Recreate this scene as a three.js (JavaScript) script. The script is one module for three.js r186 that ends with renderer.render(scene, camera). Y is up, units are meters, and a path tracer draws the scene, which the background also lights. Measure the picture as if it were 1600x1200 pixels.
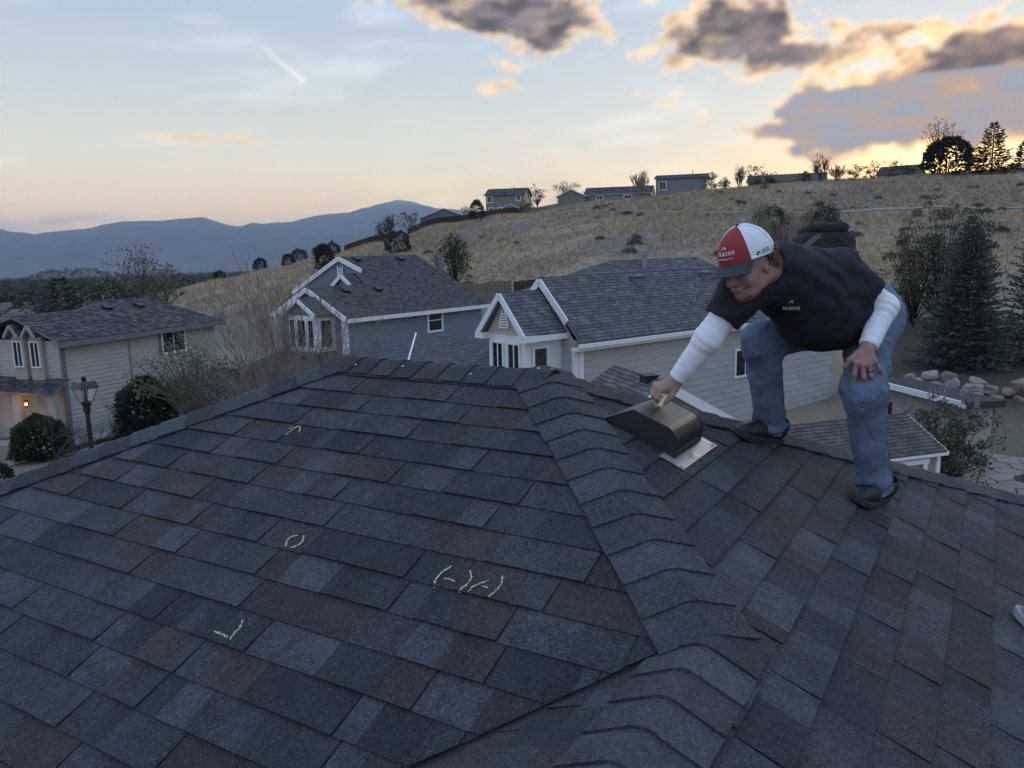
import * as THREE from 'three';
import { mergeGeometries } from 'three/addons/utils/BufferGeometryUtils.js';

// ------------------------------------------------------------------ camera
const scene = new THREE.Scene();
const camera = new THREE.PerspectiveCamera(51.41, 4 / 3, 0.05, 60000);
const EYE = new THREE.Vector3(1.7491, 7.7602, 3.1705);
const YAW = 31.27 * Math.PI / 180, PITCH = -9.57 * Math.PI / 180, ROLL = -1.224 * Math.PI / 180;
camera.position.copy(EYE);
camera.rotation.set(PITCH, YAW, ROLL, 'YXZ');
scene.add(camera);

// ------------------------------------------------------------------ small tools
const lin = c => { c /= 255; return c <= 0.04045 ? c / 12.92 : Math.pow((c + 0.055) / 1.055, 2.4); };
const V = (x, y, z) => new THREE.Vector3(x, y, z);
const D2R = Math.PI / 180;
const clamp = (x, a, b) => Math.max(a, Math.min(b, x));
const mix = (a, b, k) => a + (b - a) * k;
const sstep = (a, b, x) => { const k = clamp((x - a) / (b - a), 0, 1); return k * k * (3 - 2 * k); };
function RNG(seed) { let s = seed >>> 0; return () => { s = (s + 0x6D2B79F5) >>> 0; let q = Math.imul(s ^ (s >>> 15), 1 | s); q = (q + Math.imul(q ^ (q >>> 7), 61 | q)) ^ q; return ((q ^ (q >>> 14)) >>> 0) / 4294967296; }; }
const hash3 = (x, y, z) => { let h = Math.imul(x | 0, 374761393) ^ Math.imul(y | 0, 668265263) ^ Math.imul(z | 0, 2147483647 ^ 0x27d4eb2d); h = Math.imul(h ^ (h >>> 13), 1274126177); return ((h ^ (h >>> 16)) >>> 0) / 4294967296; };
function noise3(x, y, z) {
  const xi = Math.floor(x), yi = Math.floor(y), zi = Math.floor(z); let u = x - xi, v = y - yi, w = z - zi;
  u = u * u * (3 - 2 * u); v = v * v * (3 - 2 * v); w = w * w * (3 - 2 * w);
  const L = (a, b, k) => a + (b - a) * k;
  return L(L(L(hash3(xi, yi, zi), hash3(xi + 1, yi, zi), u), L(hash3(xi, yi + 1, zi), hash3(xi + 1, yi + 1, zi), u), v),
    L(L(hash3(xi, yi, zi + 1), hash3(xi + 1, yi, zi + 1), u), L(hash3(xi, yi + 1, zi + 1), hash3(xi + 1, yi + 1, zi + 1), u), v), w);
}
function fbm(x, y, z, o = 4) { let a = 0.5, s = 0, n = 0; for (let i = 0; i < o; i++) { s += a * noise3(x, y, z); n += a; a *= 0.5; x = x * 2.03 + 17.1; y = y * 2.03 + 5.3; z = z * 2.03 + 9.7; } return s / n; }

// ------------------------------------------------------------------ sky (azimuth in degrees right of -z, elevation in degrees)
const SUN_AZ = -3.19, SUN_EL = 5.6;
const dirOf = (az, el) => V(Math.sin(az * D2R) * Math.cos(el * D2R), Math.sin(el * D2R), -Math.cos(az * D2R) * Math.cos(el * D2R));
const SUN = dirOf(SUN_AZ, SUN_EL);
const CLOUDS = [[-30.72, 15.94, 6.9, 1.93], [-28.16, 14.17, 3.91, 1.29], [-37.59, 16.05, 2.3, 0.46], [-33.34, 15.04, 2.76, 0.92], [-18.17, 13.07, 4.37, 2.21], [-15.96, 14.22, 2.76, 1.15], [-11.16, 12.0, 4.37, 1.2], [-6.93, 12.75, 2.53, 0.6], [-13.93, 12.93, 2.76, 1.61], [-4.72, 8.16, 9.61, 3.11], [-0.72, 9.01, 5.57, 3.11], [-10.6, 7.69, 4.14, 1.2], [-8.66, 6.96, 3.68, 1.01], [-12.55, 7.23, 1.84, 0.46], [-31.71, 10.86, 2.11, 0.51], [-30.81, 12.05, 1.29, 0.41], [-20.42, 9.41, 1.56, 0.28], [-21.92, 10.05, 0.64, 0.18], [-32.81, 7.54, 0.92, 0.23], [-30.24, 7.66, 1.1, 0.18], [-22.55, 7.34, 1.38, 0.14], [-51.29, 7.46, 5.06, 0.32], [-61.24, 2.21, 3.45, 0.51], [-58.44, 2.52, 3.22, 0.28], [-44.24, 3.2, 2.3, 0.14], [-53.59, 3.07, 0.64, 0.09], [-51.45, 3.03, 0.74, 0.09], [-28.71, 6.06, 1.84, 0.09], [-20.38, 5.87, 1.84, 0.14], [-1.5, 11.2, 3.5, 1.1], [-9.5, 9.0, 2.6, 0.9], [2.5, 7.2, 4.5, 1.6]];
function makeSky() {
  const W = 2048, H = 1024, data = new Float32Array(W * H * 4);
  const stops = [[-90, 50, 48, 46], [-12, 100, 96, 92], [-2, 186, 150, 108], [0, 206, 168, 114], [2, 198, 168, 120], [4, 177, 161, 129], [7, 154, 153, 141], [10, 137, 143, 142], [15, 118, 130, 142], [25, 118, 135, 157], [45, 117, 137, 166], [90, 117, 138, 171]];
  const anti = [[-90, 50, 48, 46], [-12, 90, 92, 96], [0, 160, 150, 154], [4, 162, 154, 162], [9, 148, 154, 172], [18, 124, 140, 163], [45, 117, 137, 166], [90, 117, 138, 171]];
  const grad = (st, el, o) => { let i = 0; while (i < st.length - 2 && el > st[i + 1][0]) i++; const k = clamp((el - st[i][0]) / (st[i + 1][0] - st[i][0]), 0, 1); for (let c = 0; c < 3; c++) o[c] = lin(mix(st[i][c + 1], st[i + 1][c + 1], k)); };
  const a = [0, 0, 0], b = [0, 0, 0];
  // contrail end points
  const c0 = [-47.11, 12.98], c1 = [-44.8, 11.18];
  const out = [0, 0, 0];
  const sample = (fi, fj) => {
    const el = (fj / H - 0.5) * 180, ph = (fi / W - 0.5) * 2 * Math.PI;
    const dx = Math.cos(ph), dz = Math.sin(ph);
    let az = Math.atan2(dx, -dz) / D2R;                    // right of -z
    let dA = Math.abs(az - SUN_AZ); if (dA > 180) dA = 360 - dA;
    grad(stops, el, a); grad(anti, el, b);
    const kA = sstep(70, 165, dA); let r = mix(a[0], b[0], kA), g = mix(a[1], b[1], kA), bl = mix(a[2], b[2], kA);
    const ce = Math.cos(el * D2R), cosang = clamp(ce * dx * SUN.x + Math.sin(el * D2R) * SUN.y + ce * dz * SUN.z, -1, 1), ang = Math.acos(cosang) / D2R;
    const wide = Math.exp(-ang / 22), mid = Math.exp(-ang / 7.5), core = Math.exp(-Math.pow(ang / 2.6, 2));
    const low = Math.exp(-Math.pow((el - 3.0) / 3.4, 2)) * Math.exp(-dA / 9);
    if (el > -3) {
      r += 0.08 * wide + 0.16 * mid + 0.62 * low + 1.2 * core; g += 0.07 * wide + 0.085 * mid + 0.24 * low + 0.75 * core; bl += 0.06 * wide - 0.01 * mid - 0.10 * low + 0.18 * core;
    }
    // streaky veil high on the left and towards the sun
    if (el > 0 && el < 30 && dA < 90) {
      const sx = az * 0.16 + el * 0.22, sy = el * 0.9 - az * 0.06;
      const veil = sstep(0.5, 0.8, fbm(sx, sy, 3.3, 4)) * sstep(30, 14, el) * 0.07;
      r += veil * 0.8; g += veil * 0.75; bl += veil * 0.66;
    }
    // clouds: the density of overlapping puffs, ragged by noise; thin cloud glows with the sun behind it, thick cloud is grey
    if (el > 0.5 && el < 24 && az > -72 && az < 40) {
      let d = 0, wre = 0, wx = (fbm(az * 0.5, el * 0.8, 1.7, 6) - 0.5) * 4.6, wy = (fbm(az * 0.5, el * 0.8, 8.2, 6) - 0.5) * 2.3;
      const big = CLOUDS;
      for (const [ca, cel, ra, re] of big) {
        const sc = Math.min(1, re / 1.0), u = (az - ca + wx * sc) / ra, v = (el - cel + wy * sc) / re, q = u * u + v * v;
        if (q < 2.6) { const e = Math.exp(-q * 1.5) * Math.min(1.15, 0.62 + re * 0.5); d += e; wre += e * re; }
      }
      if (az > 3) {                                                     // the bank goes on to the right of the frame
        for (let k = 0; k < 5; k++) { const u = (az - 9 - k * 7 + wx) / 6, v = (el - 8.6 - (k % 2) * 1.5 + wy) / 2.3, q = u * u + v * v; if (q < 2.6) { d += Math.exp(-q * 1.5); wre += 2.3 * Math.exp(-q * 1.5); } }
      }
      if (d > 0.02) {
        const den = (A, E2, base) => base - 0.34 + (fbm(A * 0.75, E2 * 1.5, 4.4, 6) - 0.5) * 1.7 + (fbm(A * 2.4, E2 * 4.2, 2.2, 4) - 0.5) * 0.7;
        const t = den(az, el, d);
        if (t > -0.06) {
          const sx = SUN_AZ - az, sy = SUN_EL - el - 2, sl = Math.hypot(sx, sy) || 1;
          const ts = den(az + sx / sl * 0.75, el + sy / sl * 0.55, d - 0.10), ts2 = den(az + sx / sl * 1.8, el + sy / sl * 1.2, d - 0.22);
          const al = sstep(-0.04, 0.34, t), near = Math.exp(-ang / 10);
          const shade = 0.42 * sstep(0.0, 0.55, t) + 0.36 * sstep(0.0, 0.5, ts) + 0.34 * sstep(0.0, 0.55, ts2) - 0.10 + 1.1 * (fbm(az * 0.9, el * 1.9, 9.3, 6) - 0.5);
          const k = clamp(shade * (0.25 + 0.75 * sstep(0.25, 1.3, wre / d)), 0, 1), lowK = sstep(5.5, 2.5, el);
          const lit = [lin(178) + 0.40 * near, lin(158) + 0.16 * near, lin(131) - 0.05 * near];
          const vary = clamp(1.0 + 3.0 * (fbm(az * 0.55 + 3, el * 1.7, 6.1, 6) - 0.5), 0.55, 2.4);
          const body = [mix(lin(74) * (1 + 0.5 * near), lin(165), lowK) * vary, mix(lin(69), lin(134), lowK) * vary, mix(lin(70) * (1 - 0.5 * near), lin(110), lowK) * vary];
          r = mix(r, mix(lit[0], body[0], k), al); g = mix(g, mix(lit[1], body[1], k), al); bl = mix(bl, mix(lit[2], body[2], k), al);
        }
      }
      const ux = c1[0] - c0[0], uy = c1[1] - c0[1], kk = clamp(((az - c0[0]) * ux + (el - c0[1]) * uy) / (ux * ux + uy * uy), 0, 1);
      const dd = Math.hypot(az - c0[0] - ux * kk, el - c0[1] - uy * kk);
      const ct = Math.exp(-Math.pow(dd / 0.06, 2)) * 0.42 * (0.35 + 0.65 * kk);
      r = mix(r, lin(252), ct); g = mix(g, lin(238), ct); bl = mix(bl, lin(215), ct);
    }
    out[0] = r; out[1] = g; out[2] = bl;
  };
  for (let j = 0; j < H; j++) for (let i = 0; i < W; i++) {
    const el = ((j + 0.5) / H - 0.5) * 180, azc = (((i + 0.5) / W * 360 - 90 + 180 + 360) % 360) - 180, o = (j * W + i) * 4, ns = el > 0.5 && el < 24 && azc > -72 && azc < 40 ? 3 : 1; let r = 0, g = 0, b2 = 0;
    for (let a2 = 0; a2 < ns; a2++) for (let c2 = 0; c2 < ns; c2++) { sample(i + (a2 + 0.5) / ns, j + (c2 + 0.5) / ns); r += out[0]; g += out[1]; b2 += out[2]; }
    data[o] = r / (ns * ns); data[o + 1] = g / (ns * ns); data[o + 2] = b2 / (ns * ns); data[o + 3] = 1;
  }
  const tex = new THREE.DataTexture(data, W, H, THREE.RGBAFormat, THREE.FloatType);
  tex.mapping = THREE.EquirectangularReflectionMapping; tex.magFilter = THREE.LinearFilter; tex.minFilter = THREE.LinearFilter; tex.wrapS = THREE.RepeatWrapping; tex.needsUpdate = true;
  return tex;
}
const skyTex = makeSky();
scene.background = skyTex; scene.environment = skyTex; scene.backgroundIntensity = 1; scene.environmentIntensity = 1;

// ------------------------------------------------------------------ the low sun, mostly behind cloud
const sun = new THREE.DirectionalLight(new THREE.Color(1.0, 0.78, 0.56), 0.5);
sun.position.copy(SUN).multiplyScalar(400); sun.target.position.set(0, 0, 0);
sun.castShadow = true; sun.shadow.radius = 14; sun.shadow.mapSize.set(4096, 4096);
Object.assign(sun.shadow.camera, { left: -150, right: 150, top: 150, bottom: -150, near: 1, far: 900 });
scene.add(sun, sun.target);

const renderer = new THREE.WebGLRenderer({ antialias: true });
renderer.toneMapping = THREE.LinearToneMapping; renderer.toneMappingExposure = 2.85;
renderer.shadowMap.enabled = true; renderer.setSize(1024, 768);
scene.fog = new THREE.FogExp2(new THREE.Color(0.62, 0.74, 0.94), 3.2e-5);

// ------------------------------------------------------------------ names, labels, builders
const used = {};
function numbered(n) { if (used[n] === undefined) { used[n] = 0; return n; } used[n]++; return n + '_' + String(used[n]).padStart(3, '0'); }
function tag(o, label, category, group, kind) { o.userData.label = label; if (category) o.userData.category = category; if (group) o.userData.group = group; if (kind) o.userData.kind = kind; return o; }
function thing(name, label, category, pos = [0, 0, 0], turn = 0, group) { const o = new THREE.Group(); o.name = numbered(name); o.position.set(...pos); o.rotation.y = turn; tag(o, label, category, group); scene.add(o); return o; }
function addMesh(geo, mat, name, parent) { const m = new THREE.Mesh(geo, mat); m.name = parent === scene ? numbered(name) : name; m.castShadow = true; m.receiveShadow = true; parent.add(m); return m; }
function structure(m) { m.userData.kind = 'structure'; return m; }
function stuff(m) { m.userData.kind = 'stuff'; return m; }
// builder of triangle soups: positions, normals, uv in metres, optional vertex colours
class MB {
  constructor() { this.p = []; this.n = []; this.u = []; this.c = []; this.col = null; }
  color(r, g, b) { this.col = [r, g, b]; return this; }
  vert(p, n, u) { this.p.push(p.x, p.y, p.z); this.n.push(n.x, n.y, n.z); this.u.push(u[0], u[1]); if (this.col) this.c.push(...this.col); }
  static uv(p, n) { const ax = Math.abs(n.x), ay = Math.abs(n.y), az = Math.abs(n.z); return ay >= ax && ay >= az ? [p.x, p.z] : ax > az ? [p.z, p.y] : [p.x, p.y]; }
  tri(a, b, c, uvs) { const n = V(0, 0, 0).subVectors(b, a).cross(V(0, 0, 0).subVectors(c, a)); const l = n.length(); if (l < 1e-12) return this; n.divideScalar(l); const q = uvs || [MB.uv(a, n), MB.uv(b, n), MB.uv(c, n)]; this.vert(a, n, q[0]); this.vert(b, n, q[1]); this.vert(c, n, q[2]); return this; }
  quad(a, b, c, d, uvs) { this.tri(a, b, c, uvs && [uvs[0], uvs[1], uvs[2]]); this.tri(a, c, d, uvs && [uvs[0], uvs[2], uvs[3]]); return this; }
  hexa(b, t) { const k = b.length; for (let i = 1; i < k - 1; i++) { this.tri(b[0], b[i + 1], b[i]); this.tri(t[0], t[i], t[i + 1]); } for (let i = 0; i < k; i++) { const j = (i + 1) % k; this.quad(b[i], b[j], t[j], t[i]); } return this; }   // prism; b, t counter-clockwise seen from the t side
  box(x0, x1, y0, y1, z0, z1, f = q => q) { const P = (x, y, z) => f(V(x, y, z)); return this.hexa([P(x0, y0, z1), P(x1, y0, z1), P(x1, y0, z0), P(x0, y0, z0)], [P(x0, y1, z1), P(x1, y1, z1), P(x1, y1, z0), P(x0, y1, z0)]); }
  tube(pts, rad, sides = 5, cap = false) {
    const rings = []; let ref = null;
    for (let i = 0; i < pts.length; i++) {
      const d = V(0, 0, 0).subVectors(pts[Math.min(i + 1, pts.length - 1)], pts[Math.max(i - 1, 0)]).normalize();
      if (!ref) ref = Math.abs(d.y) < 0.9 ? V(0, 1, 0) : V(1, 0, 0);
      const e1 = V(0, 0, 0).crossVectors(d, ref).normalize(), e2 = V(0, 0, 0).crossVectors(e1, d).normalize(); ref = e2;
      const r = typeof rad === 'function' ? rad(i / (pts.length - 1)) : Array.isArray(rad) ? rad[i] : rad, ring = [];
      for (let k = 0; k < sides; k++) { const th = k / sides * 2 * Math.PI, nn = e1.clone().multiplyScalar(Math.cos(th)).addScaledVector(e2, Math.sin(th)); ring.push([pts[i].clone().addScaledVector(nn, r), nn, k / sides, i]); }
      rings.push(ring);
    }
    for (let i = 0; i < rings.length - 1; i++) for (let k = 0; k < sides; k++) {
      const a = rings[i][k], b = rings[i][(k + 1) % sides], c = rings[i + 1][(k + 1) % sides], d = rings[i + 1][k];
      for (const q of [a, c, b, a, d, c]) this.vert(q[0], q[1], [q[2], q[3] * 0.2]);
    }
    if (cap) for (const [rg, s] of [[rings[0], 1], [rings[rings.length - 1], -1]]) for (let k = 1; k < sides - 1; k++) s > 0 ? this.tri(rg[0][0], rg[k][0], rg[k + 1][0]) : this.tri(rg[0][0], rg[k + 1][0], rg[k][0]);
    return this;
  }
  geo() {
    const g = new THREE.BufferGeometry();
    g.setAttribute('position', new THREE.Float32BufferAttribute(this.p, 3)); g.setAttribute('normal', new THREE.Float32BufferAttribute(this.n, 3)); g.setAttribute('uv', new THREE.Float32BufferAttribute(this.u, 2));
    if (this.c.length) g.setAttribute('color', new THREE.Float32BufferAttribute(this.c, 3));
    return g;
  }
  build(name, mat, parent) { return addMesh(this.geo(), mat, name, parent); }
}
function noiseTex(size, fn, srgb) {   // fn(u, v) with u, v in 0..1, tiling left to the caller; returns [r, g, b] 0..1
  const d = new Uint8Array(size * size * 4);
  for (let j = 0; j < size; j++) for (let i = 0; i < size; i++) { const c = fn(i, j); const o = (j * size + i) * 4; d[o] = clamp(c[0] * 255, 0, 255); d[o + 1] = clamp(c[1] * 255, 0, 255); d[o + 2] = clamp(c[2] * 255, 0, 255); d[o + 3] = 255; }
  const t = new THREE.DataTexture(d, size, size, THREE.RGBAFormat); t.wrapS = t.wrapT = THREE.RepeatWrapping; t.magFilter = THREE.LinearFilter; t.minFilter = THREE.LinearMipmapLinearFilter; t.generateMipmaps = true; if (srgb) t.colorSpace = THREE.SRGBColorSpace; t.needsUpdate = true; return t;
}
// periodic value noise for tiling textures
function pnoise(x, y, per, seed) { const xi = Math.floor(x), yi = Math.floor(y); let u = x - xi, v = y - yi; u = u * u * (3 - 2 * u); v = v * v * (3 - 2 * v); const m = q => ((q % per) + per) % per; const h = (a, b) => hash3(m(a), m(b), seed); return mix(mix(h(xi, yi), h(xi + 1, yi), u), mix(h(xi, yi + 1), h(xi + 1, yi + 1), u), v); }
const rep = (tex, sx, sy = sx) => { const q = tex.clone(); q.repeat.set(sx, sy); q.needsUpdate = true; return q; };
const STD = (rgb, rough = 0.9, extra = {}) => new THREE.MeshStandardMaterial({ color: new THREE.Color().setRGB(...rgb), roughness: rough, metalness: 0, ...extra });
// ------------------------------------------------------------------ terrain: height by azimuth (about a survey point) and distance
const COLS = [[-76.91, [[0.0, 0.0], [18.0, 0.0], [30.0, -0.6], [60.0, -2.5], [150.0, -8.0], [400.0, -18.0]]], [-63.43, [[0.0, 0.0], [18.0, 0.0], [28.0, -0.5], [36.0, -0.7], [50.0, -1.2], [80.0, -3.4], [150.0, -8.0], [400.0, -17.0]]], [-59.38, [[0.0, 0.0], [18.0, 0.0], [28.0, -0.45], [36.0, -0.7], [50.0, -1.0], [80.0, -2.6], [150.0, -7.0], [400.0, -16.0]]], [-55.37, [[0.0, 0.0], [18.0, 0.0], [28.0, -0.3], [38.0, -0.7], [50.0, -0.5], [70.0, -0.3], [132.3, 1.02], [187.6, -0.85], [260.0, -9.0], [400.0, -15.0]]], [-51.09, [[0.0, 0.0], [18.0, 0.0], [30.0, 0.0], [45.0, 0.3], [60.0, 1.2], [90.9, 3.03], [203.9, 1.54], [260.0, -0.5], [400.0, -12.0]]], [-47.41, [[0.0, 0.0], [18.0, 0.0], [30.0, 0.0], [45.0, 0.3], [60.0, 1.6], [89.1, 3.91], [221.1, 3.89], [280.0, 4.0], [450.0, -8.0]]], [-44.01, [[0.0, 0.0], [18.0, 0.0], [30.0, 0.0], [45.0, 0.05], [62.0, 0.4], [95.0, 3.47], [223.4, 6.91], [300.0, 7.0], [500.0, -5.0]]], [-40.08, [[0.0, 0.0], [18.0, 0.0], [30.0, 0.0], [45.0, 0.05], [66.0, 0.5], [87.5, 3.41], [102.0, 4.13], [221.1, 10.67], [260.0, 12.6], [500.0, 6.0], [800.0, -12.0]]], [-35.6, [[0.0, 0.0], [18.0, 0.0], [30.0, 0.0], [45.0, 0.05], [66.0, 0.6], [80.6, 3.01], [105.2, 4.63], [212.7, 14.5], [300.0, 17.2], [600.0, 14.0], [1200.0, -10.0]]], [-31.08, [[0.0, 0.0], [18.0, 0.0], [30.0, 0.0], [45.0, 0.05], [62.0, 0.8], [76.2, 2.82], [100.9, 4.98], [204.2, 16.12], [300.0, 19.0], [600.0, 17.0], [1200.0, 0.0]]], [-24.3, [[0.0, 0.0], [18.0, 0.0], [30.0, 0.0], [45.0, 0.3], [58.5, 3.48], [96.8, 6.0], [154.3, 13.88], [198.0, 18.48], [300.0, 23.0], [600.0, 22.0], [1200.0, 5.0]]], [-16.85, [[0.0, 0.0], [18.0, 0.0], [30.0, -0.1], [46.0, 0.0], [60.0, 3.31], [99.3, 6.48], [152.8, 13.49], [199.0, 20.4], [300.0, 25.0], [600.0, 24.0], [1200.0, 8.0]]], [-9.86, [[0.0, 0.0], [18.0, 0.0], [25.0, -0.1], [46.0, 0.1], [62.5, 3.6], [97.8, 6.29], [153.3, 13.0], [200.5, 21.63], [300.0, 26.5], [600.0, 25.0], [1200.0, 8.0]]], [-4.56, [[0.0, 0.0], [18.0, 0.0], [30.0, 0.0], [38.0, 0.9], [46.0, 1.4], [69.8, 4.15], [101.9, 6.08], [157.4, 13.04], [206.6, 22.05], [300.0, 27.0], [600.0, 25.0], [1200.0, 8.0]]], [1.29, [[0.0, 0.0], [18.0, 0.0], [32.0, 0.0], [38.0, 0.9], [46.0, 1.4], [74.0, 3.97], [105.5, 5.86], [166.7, 12.97], [213.8, 22.34], [300.0, 28.0], [600.0, 26.0], [1200.0, 8.0]]], [14.77, [[0.0, 0.0], [18.0, 0.0], [32.0, 0.0], [38.0, 0.9], [46.0, 1.4], [89.9, 3.94], [128.0, 5.81], [201.9, 13.44], [249.8, 22.83], [300.0, 30.0], [600.0, 26.0], [1200.0, 8.0]]]];
const MOUNT = [[-71.93, 2.06], [-67.87, 1.71], [-63.26, 1.86], [-62.66, 1.69], [-62.1, 1.68], [-61.48, 1.53], [-60.58, 1.67], [-58.83, 1.82], [-57.7, 2.08], [-56.51, 2.28], [-55.36, 2.31], [-54.07, 2.34], [-53.22, 2.44], [-52.01, 2.52], [-51.5, 2.43], [-51.04, 2.24], [-50.3, 1.99], [-49.54, 1.89], [-48.87, 2.12], [-48.01, 2.07], [-46.04, 2.19], [-44.97, 2.48], [-44.02, 2.64], [-42.38, 2.75], [-41.28, 3.04], [-39.91, 3.37], [-38.93, 3.57], [-38.1, 3.47], [-37.18, 3.16], [-36.34, 2.97], [-35.36, 2.87], [-34.38, 2.8], [-31.02, 2.21], [-26.53, 1.89]];
function colH(kn, r) {
  if (r >= kn[kn.length - 1][0]) { const [r0, h0] = kn[kn.length - 1]; const far = [[r0, h0], [Math.max(1800, r0 + 700), -42], [4000, -88], [9000, -182], [17500, -335], [60000, -900]]; let i = 0; while (i < far.length - 2 && r > far[i + 1][0]) i++; return mix(far[i][1], far[i + 1][1], clamp((r - far[i][0]) / (far[i + 1][0] - far[i][0]), 0, 1)); }
  let i = 0; while (i < kn.length - 2 && r > kn[i + 1][0]) i++;
  const k = clamp((r - kn[i][0]) / (kn[i + 1][0] - kn[i][0]), 0, 1);
  // smooth (Catmull-like) with limited tangents
  const sl = q => q < 0 || q >= kn.length - 1 ? 0 : (kn[q + 1][1] - kn[q][1]) / (kn[q + 1][0] - kn[q][0]);
  const tg = q => { const a = sl(q - 1), b = sl(q); return a * b <= 0 ? 0 : 2 * a * b / (a + b); };
  const hh = kn[i + 1][0] - kn[i][0], m0 = tg(i) * hh, m1 = tg(i + 1) * hh, k2 = k * k, k3 = k2 * k;
  return (2 * k3 - 3 * k2 + 1) * kn[i][1] + (k3 - 2 * k2 + k) * m0 + (-2 * k3 + 3 * k2) * kn[i + 1][1] + (k3 - k2) * m1;
}
function groundH(x, z) {
  const dx = x - EYE.x, dz = z - EYE.z, r = Math.hypot(dx, dz), az = Math.atan2(dx, -dz) / D2R;
  let h;
  const n = COLS.length;
  if (az <= COLS[0][0] || az >= COLS[n - 1][0]) {
    // behind the viewer: blend from the last column to the first across the back
    const a0 = COLS[n - 1][0], a1 = COLS[0][0] + 360; const a = az < COLS[0][0] ? az + 360 : az; const k = sstep(0, 1, (a - a0) / (a1 - a0));
    h = mix(colH(COLS[n - 1][1], r), colH(COLS[0][1], r), k);
  } else { let i = 0; while (az > COLS[i + 1][0]) i++; const k = (az - COLS[i][0]) / (COLS[i + 1][0] - COLS[i][0]); h = mix(colH(COLS[i][1], r), colH(COLS[i + 1][1], r), k * k * (3 - 2 * k)); }
  if (r > 48) h += (fbm(x * 0.035, z * 0.035, 2.5, 4) - 0.5) * 2.0 * sstep(48, 100, r) * sstep(900, 300, r);
  if (r > 40) h += (fbm(x * 0.3, z * 0.3, 6.5, 3) - 0.5) * 0.35 * sstep(40, 70, r) * sstep(500, 250, r);
  if (r > 2500) h += (fbm(x * 0.0012, z * 0.0012, 1.5, 4) - 0.5) * 40 * sstep(2500, 6000, r) * sstep(17500, 12000, r);
  { const da = (az + 59.6) / 2.4, dr = (r - 4600) / 600; h += 46 * Math.exp(-da * da * da * da - dr * dr); }
  return h;
}
const grainTex = noiseTex(512, (i, j) => { const n = 0.5 * pnoise(i / 4, j / 4, 128, 1) + 0.3 * pnoise(i / 16, j / 16, 32, 2) + 0.2 * hash3(i, j, 3); const v = 0.62 + 0.5 * (n - 0.3); const w = pnoise(i / 32, j / 32, 16, 4); return [v * (0.96 + 0.08 * w), v, v * (1.02 - 0.1 * w)]; });
const groundMat = new THREE.MeshStandardMaterial({ vertexColors: true, roughness: 1, map: rep(grainTex, 0.22), bumpMap: rep(grainTex, 0.5), bumpScale: 0.04 });
{
  const azs = []; for (let a = -180; a < -80; a += 4) azs.push(a); for (let a = -80; a < 20; a += 0.4) azs.push(a); for (let a = 20; a <= 180; a += 4) azs.push(a); azs[azs.length - 1] = 180;
  const rs = [0]; for (let r = 6; r < 40; r += 3) rs.push(r); for (let r = 40; r < 260; r += 1.6) rs.push(r); for (let r = 260; r < 18500; r *= 1.07) rs.push(r); rs.push(40000);
  const P = [], Cc = [], U = [], I = [];
  for (const r of rs) for (const a of azs) {
    const x = EYE.x + Math.sin(a * D2R) * r, z = EYE.z - Math.cos(a * D2R) * r, y = groundH(x, z); P.push(x, y, z); U.push(x, z);
    const n1 = fbm(x * 0.05, z * 0.05, 11, 4), n2 = fbm(x * 0.18, z * 0.18, 21, 3), n3 = fbm(x * 0.012, z * 0.012, 31, 3);
    let c = [0.43, 0.325, 0.215];                                    // dry straw
    const k1 = sstep(0.40, 0.58, n1 * 0.65 + n2 * 0.35); c = [mix(c[0], 0.24, k1), mix(c[1], 0.195, k1), mix(c[2], 0.155, k1)];   // grey-brown litter
    const k2 = sstep(0.55, 0.75, n3 * 0.5 + n2 * 0.5); c = [mix(c[0], 0.23, k2), mix(c[1], 0.215, k2), mix(c[2], 0.14, k2)];      // green flush
    const bank = sstep(-8, -6, a + (n2 - 0.5) * 6) * sstep(34, 38, r) * sstep(70, 60, r + (n2 - 0.5) * 30);                                                        // bark mulch on the planted bank
    c = [mix(c[0], 0.085, bank), mix(c[1], 0.055, bank), mix(c[2], 0.04, bank)];
    const yard = sstep(-7, -4, a) * sstep(37, 34, r); c = [mix(c[0], 0.20, yard), mix(c[1], 0.175, yard), mix(c[2], 0.115, yard)];
    const bare = yard * sstep(0.45, 0.6, n2) * sstep(33, 29, r); c = [mix(c[0], 0.13, bare), mix(c[1], 0.10, bare), mix(c[2], 0.08, bare)];
    const far = sstep(500, 1500, r); c = [mix(c[0], 0.075, far), mix(c[1], 0.075, far), mix(c[2], 0.055, far)];
    Cc.push(...c);
  }
  const na = azs.length;
  for (let j = 0; j < rs.length - 1; j++) for (let i = 0; i < na - 1; i++) { const a = j * na + i, b = a + 1, c = a + na, d = c + 1; I.push(a, b, d, a, d, c); }
  const g = new THREE.BufferGeometry(); g.setAttribute('position', new THREE.Float32BufferAttribute(P, 3)); g.setAttribute('color', new THREE.Float32BufferAttribute(Cc, 3)); g.setAttribute('uv', new THREE.Float32BufferAttribute(U, 2)); g.setIndex(I); g.computeVertexNormals();
  const m = addMesh(g, groundMat, 'ground', scene); structure(m); m.userData.label = 'dry grass ground rising to a hillside and falling to the plain';
}
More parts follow.
